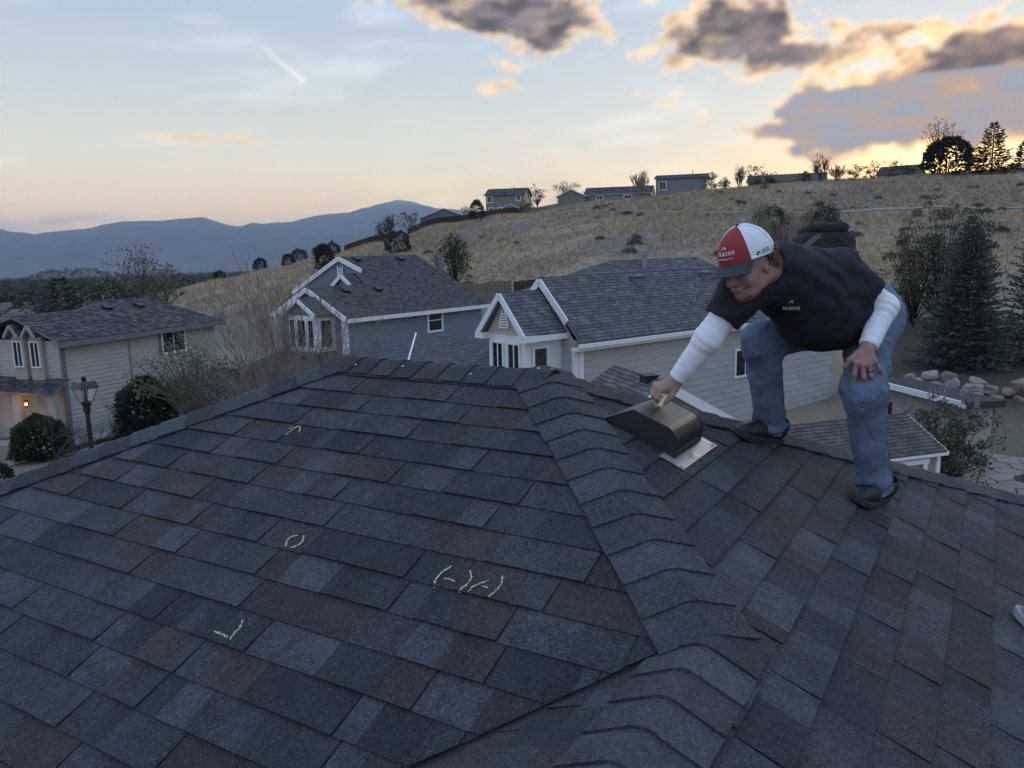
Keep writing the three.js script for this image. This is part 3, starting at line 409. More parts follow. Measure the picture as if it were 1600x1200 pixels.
// ------------------------------------------------------------------ roof vent: hood on a metal flashing plate
{
  const vent = thing('roof_vent', 'black metal hood vent on a bare metal flashing plate under the hand', 'roof vent', [0, 0, 0]);
  const black = new THREE.MeshPhysicalMaterial({ color: new THREE.Color().setRGB(0.016, 0.016, 0.017), roughness: 0.5, metalness: 0.0, clearcoat: 0.25, clearcoatRoughness: 0.35, bumpMap: rep(grainTex, 5), bumpScale: 0.0006 });
  const alu = STD([0.40, 0.40, 0.41], 0.5, { metalness: 0.5, bumpMap: rep(grainTex, 4), bumpScale: 0.002 });
  const prof = [[0.393, 0.006], [0.501, 0.112], [0.66, 0.119]]; for (let i = 1; i <= 7; i++) { const a = i / 7 * 1.45; prof.push([0.66 + 0.066 * Math.sin(a), 0.119 - 0.066 * (1 - Math.cos(a))]); } prof.push([0.736, 0.018]);
  const z0 = 0.163, z1 = -0.172, sheet = 0.003, m = new MB();
  // top skin (with thickness), following the profile
  for (let i = 0; i < prof.length - 1; i++) {
    const [s0, n0] = prof[i], [s1, n1] = prof[i + 1];
    m.quad(planeB(z0, s0, n0), planeB(z0, s1, n1), planeB(z1, s1, n1), planeB(z1, s0, n0)); m.quad(planeB(z1, s0, n0 - sheet), planeB(z1, s1, n1 - sheet), planeB(z0, s1, n1 - sheet), planeB(z0, s0, n0 - sheet));
  }
  m.build('hood', black, vent);
  for (const [z, s] of [[z0 - 0.004, 1], [z1 + 0.004, -1]]) { // side panels, set in a little so the skin stands proud
    const sm = new MB(); for (let i = 0; i < prof.length - 1; i++) { const A = planeB(z, prof[i][0], prof[i][1] - 0.002), B = planeB(z, prof[i + 1][0], prof[i + 1][1] - 0.002), A0 = planeB(z, prof[i][0], 0.004), B0 = planeB(z, prof[i + 1][0], 0.004); s > 0 ? sm.quad(A0, B0, B, A) : sm.quad(A, B, B0, A0); }
    sm.build('side_panel', black, vent);
  }
  for (const z of [z0, z1]) { const rim = new MB(); rim.tube(prof.map(([q, n]) => planeB(z, q, n)), 0.0028, 6, true); rim.build('folded_edge', black, vent); }
  { const lip = new MB(); lip.tube([planeB(z0, 0.738, 0.018), planeB(z1, 0.738, 0.018)], 0.003, 6, true); lip.build('front_lip', black, vent); const fl = new MB(); fl.box(0, 1, 0, 1, 0, 1, p => planeB(mix(z1 + 0.01, z0 - 0.01, p.z), 0.700 + p.x * 0.003 + p.y * 0.01, 0.008 + p.y * 0.085)); fl.build('damper_flap', black, vent); }
  const scr = new MB(); for (let i = 0; i < 14; i++) { const z = mix(z1 + 0.02, z0 - 0.02, i / 13); scr.box(0, 0.002, 0, 1, 0, 1, p => planeB(z + p.z * 0.002, 0.728 + p.x, 0.012 + p.y * 0.075)); } scr.build('screen', STD([0.05, 0.05, 0.05], 0.5, { metalness: 0.6 }), vent);
  // flashing: rear part tucked under the tabs, front apron on top of them, with a small dent
  const fl = new MB(), NZ = 18, NS = 8, hgt = (z, s) => 0.0135 + 0.004 * Math.exp(-(Math.pow((z - 0.03) / 0.03, 2) + Math.pow((s - 0.775) / 0.014, 2))) - 0.003 * Math.exp(-(Math.pow((z - 0.05) / 0.02, 2) + Math.pow((s - 0.76) / 0.01, 2))) + (Math.abs(z) > 0.19 ? 0.002 * Math.sin(z * 90) : 0);
  const at = (i, j, d) => { const z = mix(0.213, -0.231, i / NZ), s = mix(0.69, 0.802, j / NS); return planeB(z, s, hgt(z, s) - d); };
  for (let i = 0; i < NZ; i++) for (let j = 0; j < NS; j++) fl.quad(at(i, j, 0), at(i, j + 1, 0), at(i + 1, j + 1, 0), at(i + 1, j, 0));
  for (let i = 0; i < NZ; i++) fl.quad(at(i, NS, 0), at(i, NS, 0.002), at(i + 1, NS, 0.002), at(i + 1, NS, 0)); for (let j = 0; j < NS; j++) { fl.quad(at(0, j, 0.002), at(0, j + 1, 0.002), at(0, j + 1, 0), at(0, j, 0)); fl.quad(at(NZ, j, 0), at(NZ, j + 1, 0), at(NZ, j + 1, 0.002), at(NZ, j, 0.002)); }
  fl.build('flashing', alu, vent);
  for (const z of [0.195, -0.213]) { const g = new THREE.CylinderGeometry(0.008, 0.008, 0.004, 10), n = addMesh(g, alu, 'nail_head', vent); n.position.copy(planeB(z, 0.788, 0.0155)); n.rotation.z = -Math.atan(RT); }
}
// ------------------------------------------------------------------ neighbouring houses
const glassMat = new THREE.MeshPhysicalMaterial({ color: new THREE.Color().setRGB(0.02, 0.024, 0.028), roughness: 0.06, metalness: 0, ior: 1.5 });
const whiteTrim = STD([0.78, 0.78, 0.77], 0.55), greyTrim = STD([0.16, 0.16, 0.17], 0.7), blackMetal = STD([0.02, 0.02, 0.022], 0.5, { metalness: 0.3 });
const roofMat = new THREE.MeshStandardMaterial({ vertexColors: true, roughness: 0.95, map: rep(granTex, 0.9), bumpMap: rep(granBump, 0.9), bumpScale: 0.003 });
const sidingTex = noiseTex(256, (i, j) => { const v = 0.82 + 0.12 * (pnoise(i / 40, j / 3, 6, 31) - 0.5) + 0.12 * (pnoise(i / 64, j / 64, 4, 32) - 0.5); return [v, v, v]; });
const paint = rgb => new THREE.MeshStandardMaterial({ color: new THREE.Color().setRGB(rgb[0] * 1.2, rgb[1] * 1.2, rgb[2] * 1.2), roughness: 0.75, map: rep(sidingTex, 0.31), bumpMap: rep(sidingTex, 0.9), bumpScale: 0.002 });
const PAL = { grey: [[0.19, 0.196, 0.20], [0.235, 0.24, 0.24], [0.16, 0.166, 0.174], [0.28, 0.28, 0.275], [0.205, 0.205, 0.205]], dark: [[0.085, 0.085, 0.095], [0.12, 0.118, 0.125], [0.16, 0.155, 0.155], [0.06, 0.06, 0.068], [0.20, 0.19, 0.185]], brown: [[0.17, 0.15, 0.135], [0.21, 0.18, 0.16], [0.14, 0.125, 0.115], [0.19, 0.17, 0.155]] };
// a roof slope laid with lapping tabs; pts: convex planar polygon
function shingles(mb, pts, pal, seed, expo = 0.15, tabW = 0.32) {
  const rnd = RNG(seed); const n = V(0, 0, 0).subVectors(pts[1], pts[0]).cross(V(0, 0, 0).subVectors(pts[2], pts[0])).normalize(); if (n.y < 0) n.negate();
  const dn = V(0, -1, 0).addScaledVector(n, n.y).normalize(), qd = V(0, 0, 0).crossVectors(n, dn).normalize(), o = pts[0];
  const P2 = pts.map(p => { const d = V(0, 0, 0).subVectors(p, o); return [d.dot(qd), d.dot(dn)]; });
  let ar = 0; for (let i = 0; i < P2.length; i++) { const a = P2[i], b = P2[(i + 1) % P2.length]; ar += a[0] * b[1] - a[1] * b[0]; } const sg = Math.sign(ar);
  const clips = P2.map((a, i) => { const b = P2[(i + 1) % P2.length], ex = b[0] - a[0], ey = b[1] - a[1]; return [-ey * sg, ex * sg, (ey * a[0] - ex * a[1]) * sg]; });
  const sMin = Math.min(...P2.map(p => p[1])), sMax = Math.max(...P2.map(p => p[1])), qMin = Math.min(...P2.map(p => p[0])), qMax = Math.max(...P2.map(p => p[0]));
  const W = (q, s, h) => o.clone().addScaledVector(qd, q).addScaledVector(dn, s).addScaledVector(n, h);
  for (let s = sMax; s > sMin; s -= expo) {
    let q = qMin - rnd() * tabW, last = 0;
    while (q < qMax) {
      const w = tabW * (0.45 + rnd() * 1.1); let poly = [[q, s - expo], [q + w, s - expo], [q + w, s], [q, s]];
      for (const c of clips) { poly = clipPoly(poly, ...c); if (poly.length < 3) break; }
      q += w; if (poly.length < 3) continue;
      let ci = Math.floor(rnd() * pal.length); if (ci === last) ci = Math.floor(rnd() * pal.length); last = ci; const cc = pal[ci], j = 0.93 + rnd() * 0.14; mb.color(cc[0] * j, cc[1] * j, cc[2] * j);
      const lift = 0.016 + rnd() * 0.006, top = poly.map(([a, b]) => W(a, b, 0.004 + lift * (b - (s - expo)) / expo)), uv = poly.map(([a, b]) => [a, b]);
      let pa = 0; for (let i = 0; i < poly.length; i++) { const A = poly[i], B = poly[(i + 1) % poly.length]; pa += A[0] * B[1] - A[1] * B[0]; }
      for (let i = 1; i < top.length - 1; i++) pa < 0 ? mb.tri(top[0], top[i], top[i + 1], [uv[0], uv[i], uv[i + 1]]) : mb.tri(top[0], top[i + 1], top[i], [uv[0], uv[i + 1], uv[i]]);
      for (let i = 0; i < poly.length; i++) { const k = (i + 1) % poly.length; if (poly[i][1] > s - 1e-4 && poly[k][1] > s - 1e-4) { const b0 = W(poly[i][0], poly[i][1], -0.01), b1 = W(poly[k][0], poly[k][1], -0.01); mb.quad(top[i], b0, b1, top[k]); } }
    }
  }
}
const sideSlab = (m, pts, th) => { const n = V(0, 0, 0).subVectors(pts[1], pts[0]).cross(V(0, 0, 0).subVectors(pts[2], pts[0])).normalize(); if (n.y < 0) { n.negate(); } const lo = pts.map(p => p.clone().addScaledVector(n, -th)), hi = pts.map(p => p.clone().addScaledVector(n, -0.012)); for (let i = 0; i < pts.length; i++) { const k = (i + 1) % pts.length; m.quad(lo[i], lo[k], hi[k], hi[i]); } for (let i = 1; i < pts.length - 1; i++) { m.tri(lo[0], lo[i + 1], lo[i]); m.tri(hi[0], hi[i], hi[i + 1]); } };
function roofPart(parent, polys, pal, seed, name = 'roof', expo, tabW) { const m = new MB(); polys.forEach((p, i) => shingles(m, p, pal, seed + i * 13, expo, tabW)); const r = m.build(name, roofMat, parent); const d = new MB(); polys.forEach(p => sideSlab(d, p, 0.13)); d.build('roof_board', greyTrim, r); return r; }
// lapped siding on a wall: poly in (u, y), convex; u along U from O, facing N
function siding(parent, O, U, N, poly, bh, mat, single, name = 'siding_board') {
  const y0 = Math.min(...poly.map(p => p[1])), y1 = Math.max(...poly.map(p => p[1]));
  let ar = 0; for (let i = 0; i < poly.length; i++) { const a = poly[i], b = poly[(i + 1) % poly.length]; ar += a[0] * b[1] - a[1] * b[0]; } const sg = Math.sign(ar);
  const clips = poly.map((a, i) => { const b = poly[(i + 1) % poly.length], ex = b[0] - a[0], ey = b[1] - a[1]; return [-ey * sg, ex * sg, (ey * a[0] - ex * a[1]) * sg]; });
  const us = poly.map(p => p[0]), u0 = Math.min(...us), u1 = Math.max(...us), all = new MB(), outs = [];
  const flip = V(0, 0, 0).crossVectors(U, V(0, 1, 0)).dot(N) < 0;
  for (let y = y0; y < y1 - 0.01; y += bh) {
    let q = [[u0, y], [u1, y], [u1, Math.min(y + bh, y1)], [u0, Math.min(y + bh, y1)]]; for (const c of clips) { q = clipPoly(q, ...c); if (q.length < 3) break; } if (q.length < 3) continue;
    const m = single ? new MB() : all, P = ([u, yy], back) => O.clone().addScaledVector(U, u).add(V(0, yy, 0)).addScaledVector(N, back ? -0.03 : mix(0.034, 0.006, (yy - y) / bh));
    const f = q.map(p => P(p)), b = q.map(p => P(p, true)); let qa = 0; for (let i = 0; i < q.length; i++) { const A = q[i], B = q[(i + 1) % q.length]; qa += A[0] * B[1] - A[1] * B[0]; }
    const ccw = (qa > 0) !== flip, uvs = q.map(p => [p[0] + y * 1.7, p[1]]);
    for (let i = 1; i < f.length - 1; i++) ccw ? m.tri(f[0], f[i], f[i + 1], [uvs[0], uvs[i], uvs[i + 1]]) : m.tri(f[0], f[i + 1], f[i], [uvs[0], uvs[i + 1], uvs[i]]);
    for (let i = 0; i < f.length; i++) { const k = (i + 1) % f.length; ccw ? m.quad(b[i], b[k], f[k], f[i]) : m.quad(b[k], b[i], f[i], f[k]); }
    if (single) outs.push(m.build(name, mat, parent));
  }
  return single ? outs : all.build(name, mat, parent);
}
// boxes along local axes: P start, size along U (w), up (h), out N (d)
const obox = (m, O, U, N, u0, u1, y0, y1, n0, n1) => m.box(u0, u1, y0, y1, n0, n1, p => O.clone().addScaledVector(U, p.x).add(V(0, p.y, 0)).addScaledVector(N, p.z));
function windowUnit(parent, O, U, N, u0, u1, y0, y1, panes = 2, trim = 0.09, mat = whiteTrim, horizontal = false, blind = false) {
  const g = new THREE.Group(); g.name = 'window'; parent.add(g); const f = new MB();
  obox(f, O, U, N, u0, u0 + trim, y0, y1, 0.0, 0.085); obox(f, O, U, N, u1 - trim, u1, y0, y1, 0.0, 0.085); obox(f, O, U, N, u0 + trim, u1 - trim, y1 - trim, y1, 0.0, 0.083); obox(f, O, U, N, u0 + trim, u1 - trim, y0, y0 + trim, 0.0, 0.083);
  const a = horizontal ? y0 + trim : u0 + trim, b = horizontal ? y1 - trim : u1 - trim;
  for (let i = 1; i < panes; i++) { const c = mix(a, b, i / panes); horizontal ? obox(f, O, U, N, u0 + trim, u1 - trim, c - 0.025, c + 0.025, 0.0, 0.07) : obox(f, O, U, N, c - 0.025, c + 0.025, y0 + trim, y1 - trim, 0.0, 0.07); }
  f.build('frame', mat, g);
  for (let i = 0; i < panes; i++) { const p = new MB(), c0 = mix(a, b, i / panes) + (i ? 0.025 : 0), c1 = mix(a, b, (i + 1) / panes) - (i < panes - 1 ? 0.025 : 0); horizontal ? obox(p, O, U, N, u0 + trim, u1 - trim, c0, c1, 0.03, 0.05) : obox(p, O, U, N, c0, c1, y0 + trim, y1 - trim, 0.03, 0.05); p.build('pane', glassMat, g); }
  if (blind) { const s = new MB(); for (let y = y1 - trim - 0.03; y > mix(y0, y1, 0.15); y -= 0.05) obox(s, O, U, N, u0 + trim, u1 - trim, y, y + 0.012, 0.05, 0.058); s.build('blind', STD([0.16, 0.15, 0.13], 0.8), g); }
  return g;
}
const bar = (m, A, B, w, h, up = V(0, 1, 0)) => { const d = V(0, 0, 0).subVectors(B, A), l = d.length(); d.normalize(); const s = V(0, 0, 0).crossVectors(up, d).normalize(), u = V(0, 0, 0).crossVectors(d, s).normalize(); m.box(-w / 2, w / 2, -h / 2, h / 2, 0, l, p => A.clone().addScaledVector(s, p.x).addScaledVector(u, p.y).addScaledVector(d, p.z)); };
function rake(parent, pts, w = 0.05, h = 0.2, mat = whiteTrim, name = 'rake_board') { for (let i = 0; i < pts.length - 1; i++) { const m = new MB(); bar(m, pts[i], pts[i + 1], w, h); m.build(name, mat, parent); } }
function louvre(parent, O, U, N, uc, y0, y1, w, arched) { const g = new THREE.Group(); g.name = 'gable_vent'; parent.add(g); const f = new MB(), half = y => arched ? w / 2 * Math.min(1, Math.pow(Math.max(0.05, (y1 - y) / (y1 - y0)), 0.55) * 1.15) : w / 2; const nS = 6; for (let i = 0; i < nS; i++) { const y = mix(y0, y1 - 0.06, i / nS), h = half(y + 0.05); const m = new MB(); obox(m, O, U, N, uc - h, uc + h, y, y + (y1 - y0) / nS * 0.55, 0.04, 0.085); m.build('slat', whiteTrim, g); } for (let i = 0; i < 8; i++) { const ya = mix(y0, y1, i / 8), yb = mix(y0, y1, (i + 1) / 8); for (const s of [-1, 1]) { const A = O.clone().addScaledVector(U, uc + s * half(ya)).add(V(0, ya, 0)).addScaledVector(N, 0.06), B = O.clone().addScaledVector(U, uc + s * half(yb)).add(V(0, yb, 0)).addScaledVector(N, 0.06); bar(f, A, B, 0.05, 0.05, N); } } f.build('frame', whiteTrim, g); const bk = new MB(); obox(bk, O, U, N, uc - w * 0.42, uc + w * 0.42, y0, mix(y0, y1, 0.72), 0.02, 0.036); bk.build('backing', greyTrim, g); }
function boxVent(parent, P, slopeAxis, t) { const m = new MB(); m.box(-0.22, 0.22, 0, 0.12, -0.2, 0.2); m.box(-0.27, 0.27, 0.12, 0.17, -0.26, 0.26); const v = m.build('box_vent', blackMetal, parent); v.position.copy(P); if (slopeAxis === 'z') v.rotation.x = Math.atan(t); else v.rotation.z = -Math.atan(t); }
function pipe(parent, P, h, r = 0.05, mat = greyTrim) { const m = new MB(); m.tube([P.clone().add(V(0, -0.1, 0)), P.clone().add(V(0, h, 0))], r, 8, true); m.build('vent_pipe', mat, parent); }
const X = V(1, 0, 0), Zv = V(0, 0, 1), nX = V(-1, 0, 0), nZ = V(0, 0, -1);

// ---- the tan house past the ridge (long side wall, steep gables, white bay)
{
  const h = thing('house', 'tan lap-sided house with grey roof and white bay window, behind the kneeling arm', 'house', [-11.204, -0.3, -21.552], 70.7 * D2R);
  const tan = paint([0.41, 0.40, 0.375]), o = V(0, 0.3, 0), ty = 0.3;                   // ty: group stands at -0.3
  const Y = y => y + ty;
  siding(h, V(0.75, 0, 0), X, Zv, [[0, 0], [17.9, 0], [17.9, Y(4.5)], [0, Y(4.5)]], 0.292, tan, true);
  siding(h, V(0.75, 0, 0), nZ, nX, [[0, 0], [0.75, 0], [0.75, Y(4.6)], [0, Y(4.5)]], 0.292, tan, false, 'siding');
  // main steep gable roof
  const e = 0.42, ry = Y(6.71), rz = -1.81, ey = ry - (e - rz), xr = 19.0;
  roofPart(h, [[V(0.62, ey, e), V(xr, ey, e), V(xr, ry, rz), V(0.62, ry, rz)], [V(xr, ey, 2 * rz - e), V(0.62, ey, 2 * rz - e), V(0.62, ry, rz), V(xr, ry, rz)]], PAL.grey, 11);
  rake(h, [V(0.60, ry - 0.12, rz), V(0.60, Y(5.25) - 0.12, -0.36)], 0.07, 0.24); rake(h, [V(0.60, ry - 0.12, rz), V(0.60, ey - 0.1, 2 * rz - e)], 0.07, 0.24);
  siding(h, V(0.75, 0, -4.0), Zv, nX, [[0.1, Y(4.3)], [4.0, Y(4.3)], [2.19, Y(6.6)]], 0.292, tan, false, 'siding');
  // gutter and fascia along the long eave
  const g = new MB(); obox(g, V(0, 0, 0), X, Zv, 0.4, xr, ey - 0.20, ey - 0.06, e + 0.005, e + 0.13); g.build('gutter', whiteTrim, h); const fa = new MB(); obox(fa, V(0, 0, 0), X, Zv, 0.42, xr, ey - 0.32, ey - 0.21, 0.06, e); fa.build('fascia', whiteTrim, h);
  const ds = new MB(); obox(ds, V(0, 0, 0), X, Zv, 0.80, 0.98, 0, ey - 0.4, 0.04, 0.13); bar(ds, V(0.89, ey - 0.38, 0.08), V(0.89, ey - 0.2, e + 0.06), 0.1, 0.1); ds.build('downspout', whiteTrim, h); const cb = new MB(); obox(cb, V(0, 0, 0), X, Zv, 0.60, 0.79, 0, ey - 0.3, 0.0, 0.06); obox(cb, V(0, 0, 0), X, Zv, 0.60, 0.74, 0, ey - 0.3, -0.1, 0.0); cb.build('corner_board', whiteTrim, h);
  // higher roof at the back
  roofPart(h, [[V(4.2, Y(5.6), -3.3), V(17.3, Y(5.6), -3.3), V(15.2, Y(7.15), -5.9), V(8.7, Y(7.15), -5.9)], [V(4.2, Y(5.6), -8.5), V(4.2, Y(5.6), -3.3), V(8.7, Y(7.15), -5.9)], [V(17.3, Y(5.6), -3.3), V(17.3, Y(5.6), -8.5), V(15.2, Y(7.15), -5.9)], [V(17.3, Y(5.6), -8.5), V(4.2, Y(5.6), -8.5), V(8.7, Y(7.15), -5.9), V(15.2, Y(7.15), -5.9)]], PAL.grey, 41, 'roof');
  const bw = new MB(); bw.box(4.6, 17, 0, Y(5.62), -8.2, -3.6); bw.box(0.9, 18.6, 0, Y(4.4), -3.9, -0.05); bw.build('wall', tan, h);
  const fl = new MB(); fl.tube([V(10.3, Y(6.7), -5.2), V(10.3, Y(7.35), -5.2)], 0.12, 10, true); fl.box(10.12, 10.48, Y(7.35), Y(7.55), -5.38, -5.02); fl.build('flue', STD([0.3, 0.3, 0.3], 0.5, { metalness: 0.5 }), h);
  for (const x of [7.0 - 1.4, 11.3 - 1.2]) { const m = new MB(); m.box(-0.26, 0.26, -0.2, 0.16, -0.2, 0.2); m.box(-0.31, 0.31, 0.16, 0.21, -0.3, 0.3); const v = m.build('box_vent', greyTrim, h); v.position.set(x, ry - 0.30, rz + 0.35); }
  // bay with its own small gable
  const bx = -1.0, z0 = -2.86, z1 = -0.76, zc = -1.81, pk = Y(6.27), be = Y(4.82), wht = paint([0.62, 0.60, 0.56]);
  const wb = new MB(); wb.box(bx, 0.9, 0, be - 0.05, z0 + 0.02, z1 - 0.02); wb.build('bay_wall', whiteTrim, h);
  roofPart(h, [[V(bx - 0.3, be - 0.02, z1 + 0.28), V(2.0, be - 0.02, z1 + 0.28), V(2.0, pk, zc), V(bx - 0.3, pk, zc)], [V(2.0, be - 0.02, z0 - 0.28), V(bx - 0.3, be - 0.02, z0 - 0.28), V(bx - 0.3, pk, zc), V(2.0, pk, zc)]], PAL.grey, 71, 'bay_roof');
  rake(h, [V(bx - 0.32, pk - 0.1, zc), V(bx - 0.32, be - 0.1, z1 + 0.28)], 0.07, 0.2); rake(h, [V(bx - 0.32, pk - 0.1, zc), V(bx - 0.32, be - 0.1, z0 - 0.28)], 0.07, 0.2);
  siding(h, V(bx - 0.02, 0, z0), Zv, nX, [[0, be - 0.05], [2.1, be - 0.05], [1.05, pk - 0.15]], 0.14, paint([0.46, 0.42, 0.36]), false, 'gable_siding');
  louvre(h, V(bx - 0.04, 0, 0), Zv, nX, zc, Y(4.98), Y(5.62), 0.5, true);
  for (const [a, b] of [[-2.62, -1.93], [-1.72, -1.0]]) windowUnit(h, V(bx, 0, 0), Zv, nX, a, b, Y(2.3), Y(4.48), 2, 0.07);
  windowUnit(h, V(0, 0, z1), X, Zv, -0.72, 0.02, Y(2.9), Y(4.35), 1, 0.08, whiteTrim, false, true);
  for (const [za, zb] of [[z1 - 0.1, z1 + 0.4], [z0 - 0.4, z0 + 0.1]]) { const m = new MB(); m.box(bx - 0.34, bx + 0.3, be - 0.26, be - 0.04, za, zb); m.build('eave_return', whiteTrim, h); }
  const bf = new MB(); bf.box(bx + 0.3, 0.9, be - 0.26, be - 0.06, z1 + 0.1, z1 + 0.34); bf.build('fascia', whiteTrim, h);
  windowUnit(h, V(0, 0, 0.02), X, Zv, 10.2, 11.8, Y(2.0), Y(3.3), 2, 0.1);
  const bd = new MB(); obox(bd, V(0.75, 0, 0), X, Zv, 0, 17.9, 0, 0.25, -0.02, 0.05); bd.build('foundation', STD([0.3, 0.29, 0.27], 0.95), h);
}
// ---- the blue-grey house
{
  const h = thing('house', 'blue-grey house with white trim and stacked gables, behind the bare tree', 'house', [-31.675, -0.6, -32.751], 84 * D2R);
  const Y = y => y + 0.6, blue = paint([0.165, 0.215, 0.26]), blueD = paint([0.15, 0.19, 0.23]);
  siding(h, V(0, 0, 0), X, Zv, [[0, 0], [12.9, 0], [12.9, Y(4.05)], [0, Y(4.05)]], 0.24, blue, false, 'siding');
  const e = 0.45, ey = Y(3.92), t = 0.5, yAt = z => ey + t * (e - z), rz = -6.7, lz = -3.1;
  roofPart(h, [[V(-0.35, ey, e), V(13.3, ey, e), V(13.3, yAt(lz), lz), V(-0.35, yAt(lz), lz)], [V(5.5, yAt(lz), lz), V(13.3, yAt(lz), lz), V(13.3, yAt(rz), rz), V(5.5, yAt(rz), rz)], [V(-0.35, ey, 2 * lz - e), V(5.5, ey, 2 * lz - e), V(5.5, yAt(lz), lz), V(-0.35, yAt(lz), lz)].reverse(), [V(5.5, ey, 2 * rz - e), V(13.3, ey, 2 * rz - e), V(13.3, yAt(rz), rz), V(5.5, yAt(rz), rz)]], [...PAL.brown, ...PAL.dark], 101);
  const fa = new MB(); obox(fa, V(0, 0, 0), X, Zv, -0.3, 13.3, ey - 0.3, ey - 0.05, e - 0.02, e + 0.06); fa.build('fascia', whiteTrim, h);
  const cb = new MB(); obox(cb, V(0, 0, 0), X, Zv, -0.12, 0.1, 0, ey - 0.1, -0.02, 0.07); obox(cb, V(0, 0, 0), X, Zv, -0.12, -0.04, 0, ey - 0.1, -0.3, -0.02); cb.build('corner_board', whiteTrim, h);
  windowUnit(h, V(0, 0, 0.02), X, Zv, 7.05, 8.6, Y(2.32), Y(3.96), 2, 0.14, whiteTrim, true);
  // gable ends facing the street: main, lower and the bay
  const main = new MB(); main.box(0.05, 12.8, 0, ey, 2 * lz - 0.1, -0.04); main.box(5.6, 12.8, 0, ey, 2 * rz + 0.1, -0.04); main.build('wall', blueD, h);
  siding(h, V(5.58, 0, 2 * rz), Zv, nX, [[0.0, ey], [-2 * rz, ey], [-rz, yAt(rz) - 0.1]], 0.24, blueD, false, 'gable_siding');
  rake(h, [V(5.45, yAt(rz) - 0.12, rz), V(5.45, yAt(-1.9 + lz) - 0.12, -1.9 + lz + 0.6)], 0.08, 0.3); rake(h, [V(5.45, yAt(rz) - 0.12, rz), V(5.45, ey + 1.0, 2 * rz + 1.4)], 0.08, 0.3);
  louvre(h, V(5.54, 0, 0), Zv, nX, rz + 0.1, yAt(rz) - 1.5, yAt(rz) - 0.62, 0.55, false);
  { const gx = 4.3, gz = -5.2, gy = Y(6.35), hw = 1.05; roofPart(h, [[V(gx, gy - hw * 0.75, gz + hw), V(5.6, gy - hw * 0.75, gz + hw), V(5.6, gy, gz), V(gx, gy, gz)], [V(5.6, gy - hw * 0.75, gz - hw), V(gx, gy - hw * 0.75, gz - hw), V(gx, gy, gz), V(5.6, gy, gz)]], PAL.brown, 131, 'dormer_roof'); rake(h, [V(gx - 0.02, gy - 0.1, gz), V(gx - 0.02, gy - hw * 0.75 - 0.1, gz + hw)], 0.08, 0.26); rake(h, [V(gx - 0.02, gy - 0.1, gz), V(gx - 0.02, gy - hw * 0.75 - 0.1, gz - hw)], 0.08, 0.26); const dw = new MB(); dw.tri(V(gx + 0.1, gy - 0.2, gz), V(gx + 0.1, gy - hw * 0.75 - 0.8, gz - hw), V(gx + 0.1, gy - hw * 0.75 - 0.8, gz + hw)); dw.build('dormer_wall', blueD, h); }
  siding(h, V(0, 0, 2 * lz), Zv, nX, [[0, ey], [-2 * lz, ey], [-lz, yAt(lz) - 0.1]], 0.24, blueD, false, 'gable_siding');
  rake(h, [V(-0.4, yAt(lz) - 0.12, lz), V(-0.4, ey - 0.1, e)], 0.08, 0.3); rake(h, [V(-0.4, yAt(lz) - 0.12, lz), V(-0.4, ey - 0.1, 2 * lz - e)], 0.08, 0.3);
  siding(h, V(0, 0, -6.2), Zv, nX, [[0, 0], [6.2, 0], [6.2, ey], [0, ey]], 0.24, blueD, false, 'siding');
  // bay
  const b0 = -1.5, z0 = -3.55, z1 = -0.95, zc = -2.25, bt = Y(4.2), bp = Y(5.15);
  const bw = new MB(); bw.box(b0, 0, Y(1.9), bt, z0, z1); bw.build('bay_wall', whiteTrim, h);
  roofPart(h, [[V(b0 - 0.3, bt - 0.05, z1 + 0.3), V(0.5, bt - 0.05, z1 + 0.3), V(0.5, bp, zc), V(b0 - 0.3, bp, zc)], [V(0.5, bt - 0.05, z0 - 0.3), V(b0 - 0.3, bt - 0.05, z0 - 0.3), V(b0 - 0.3, bp, zc), V(0.5, bp, zc)]], PAL.brown, 151, 'bay_roof');
  rake(h, [V(b0 - 0.33, bp - 0.1, zc), V(b0 - 0.33, bt - 0.12, z1 + 0.3)], 0.08, 0.24); rake(h, [V(b0 - 0.33, bp - 0.1, zc), V(b0 - 0.33, bt - 0.12, z0 - 0.3)], 0.08, 0.24);
  const bg = new MB(); bg.tri(V(b0 - 0.02, bt - 0.1, z0), V(b0 - 0.02, bt - 0.1, z1), V(b0 - 0.02, bp - 0.15, zc)); bg.build('bay_gable', blueD, h);
  for (const [a, b] of [[z0 + 0.12, z0 + 0.75], [z0 + 0.85, z1 - 0.85], [z1 - 0.75, z1 - 0.12]]) windowUnit(h, V(b0, 0, 0), Zv, nX, a, b, Y(2.1), Y(3.9), 1, 0.09); windowUnit(h, V(0, 0, z1), X, Zv, b0 + 0.2, -0.3, Y(2.1), Y(3.9), 1, 0.1);
  // roof furniture
  for (const [x, z] of [[6.7, -6.2], [10.9, -6.1], [2.2, -2.4], [4.9, -2.3]]) boxVent(h, V(x, yAt(z) + 0.02, z), 'z', t); for (const [x, z] of [[7.6, -5.0], [10.4, -4.8], [7.6, -2.2], [9.6, -1.0], [9.2, -3.3]]) pipe(h, V(x, yAt(z), z), 0.45);
  { const m = new MB(); m.tube([V(13.0, Y(5.5), -4.0), V(13.0, Y(7.6), -4.0)], 0.16, 8, true); m.build('chimney_pipe', greyTrim, h); }
  // porch roof below the bay and rear eave
  roofPart(h, [[V(-4.2, Y(0.7), 0.3), V(0.2, Y(1.75), 0.3), V(0.2, Y(1.75), -6.0), V(-4.2, Y(0.7), -6.0)].reverse()], [...PAL.brown, ...PAL.dark], 171, 'porch_roof'); const pf = new MB(); pf.box(-4.3, -4.2, Y(0.48), Y(0.72), -6.0, 0.3); pf.build('fascia', whiteTrim, h); const pw = new MB(); pw.box(-3.9, 0, 0, Y(0.72), -5.8, 0.1); pw.build('porch_wall', blueD, h);
}
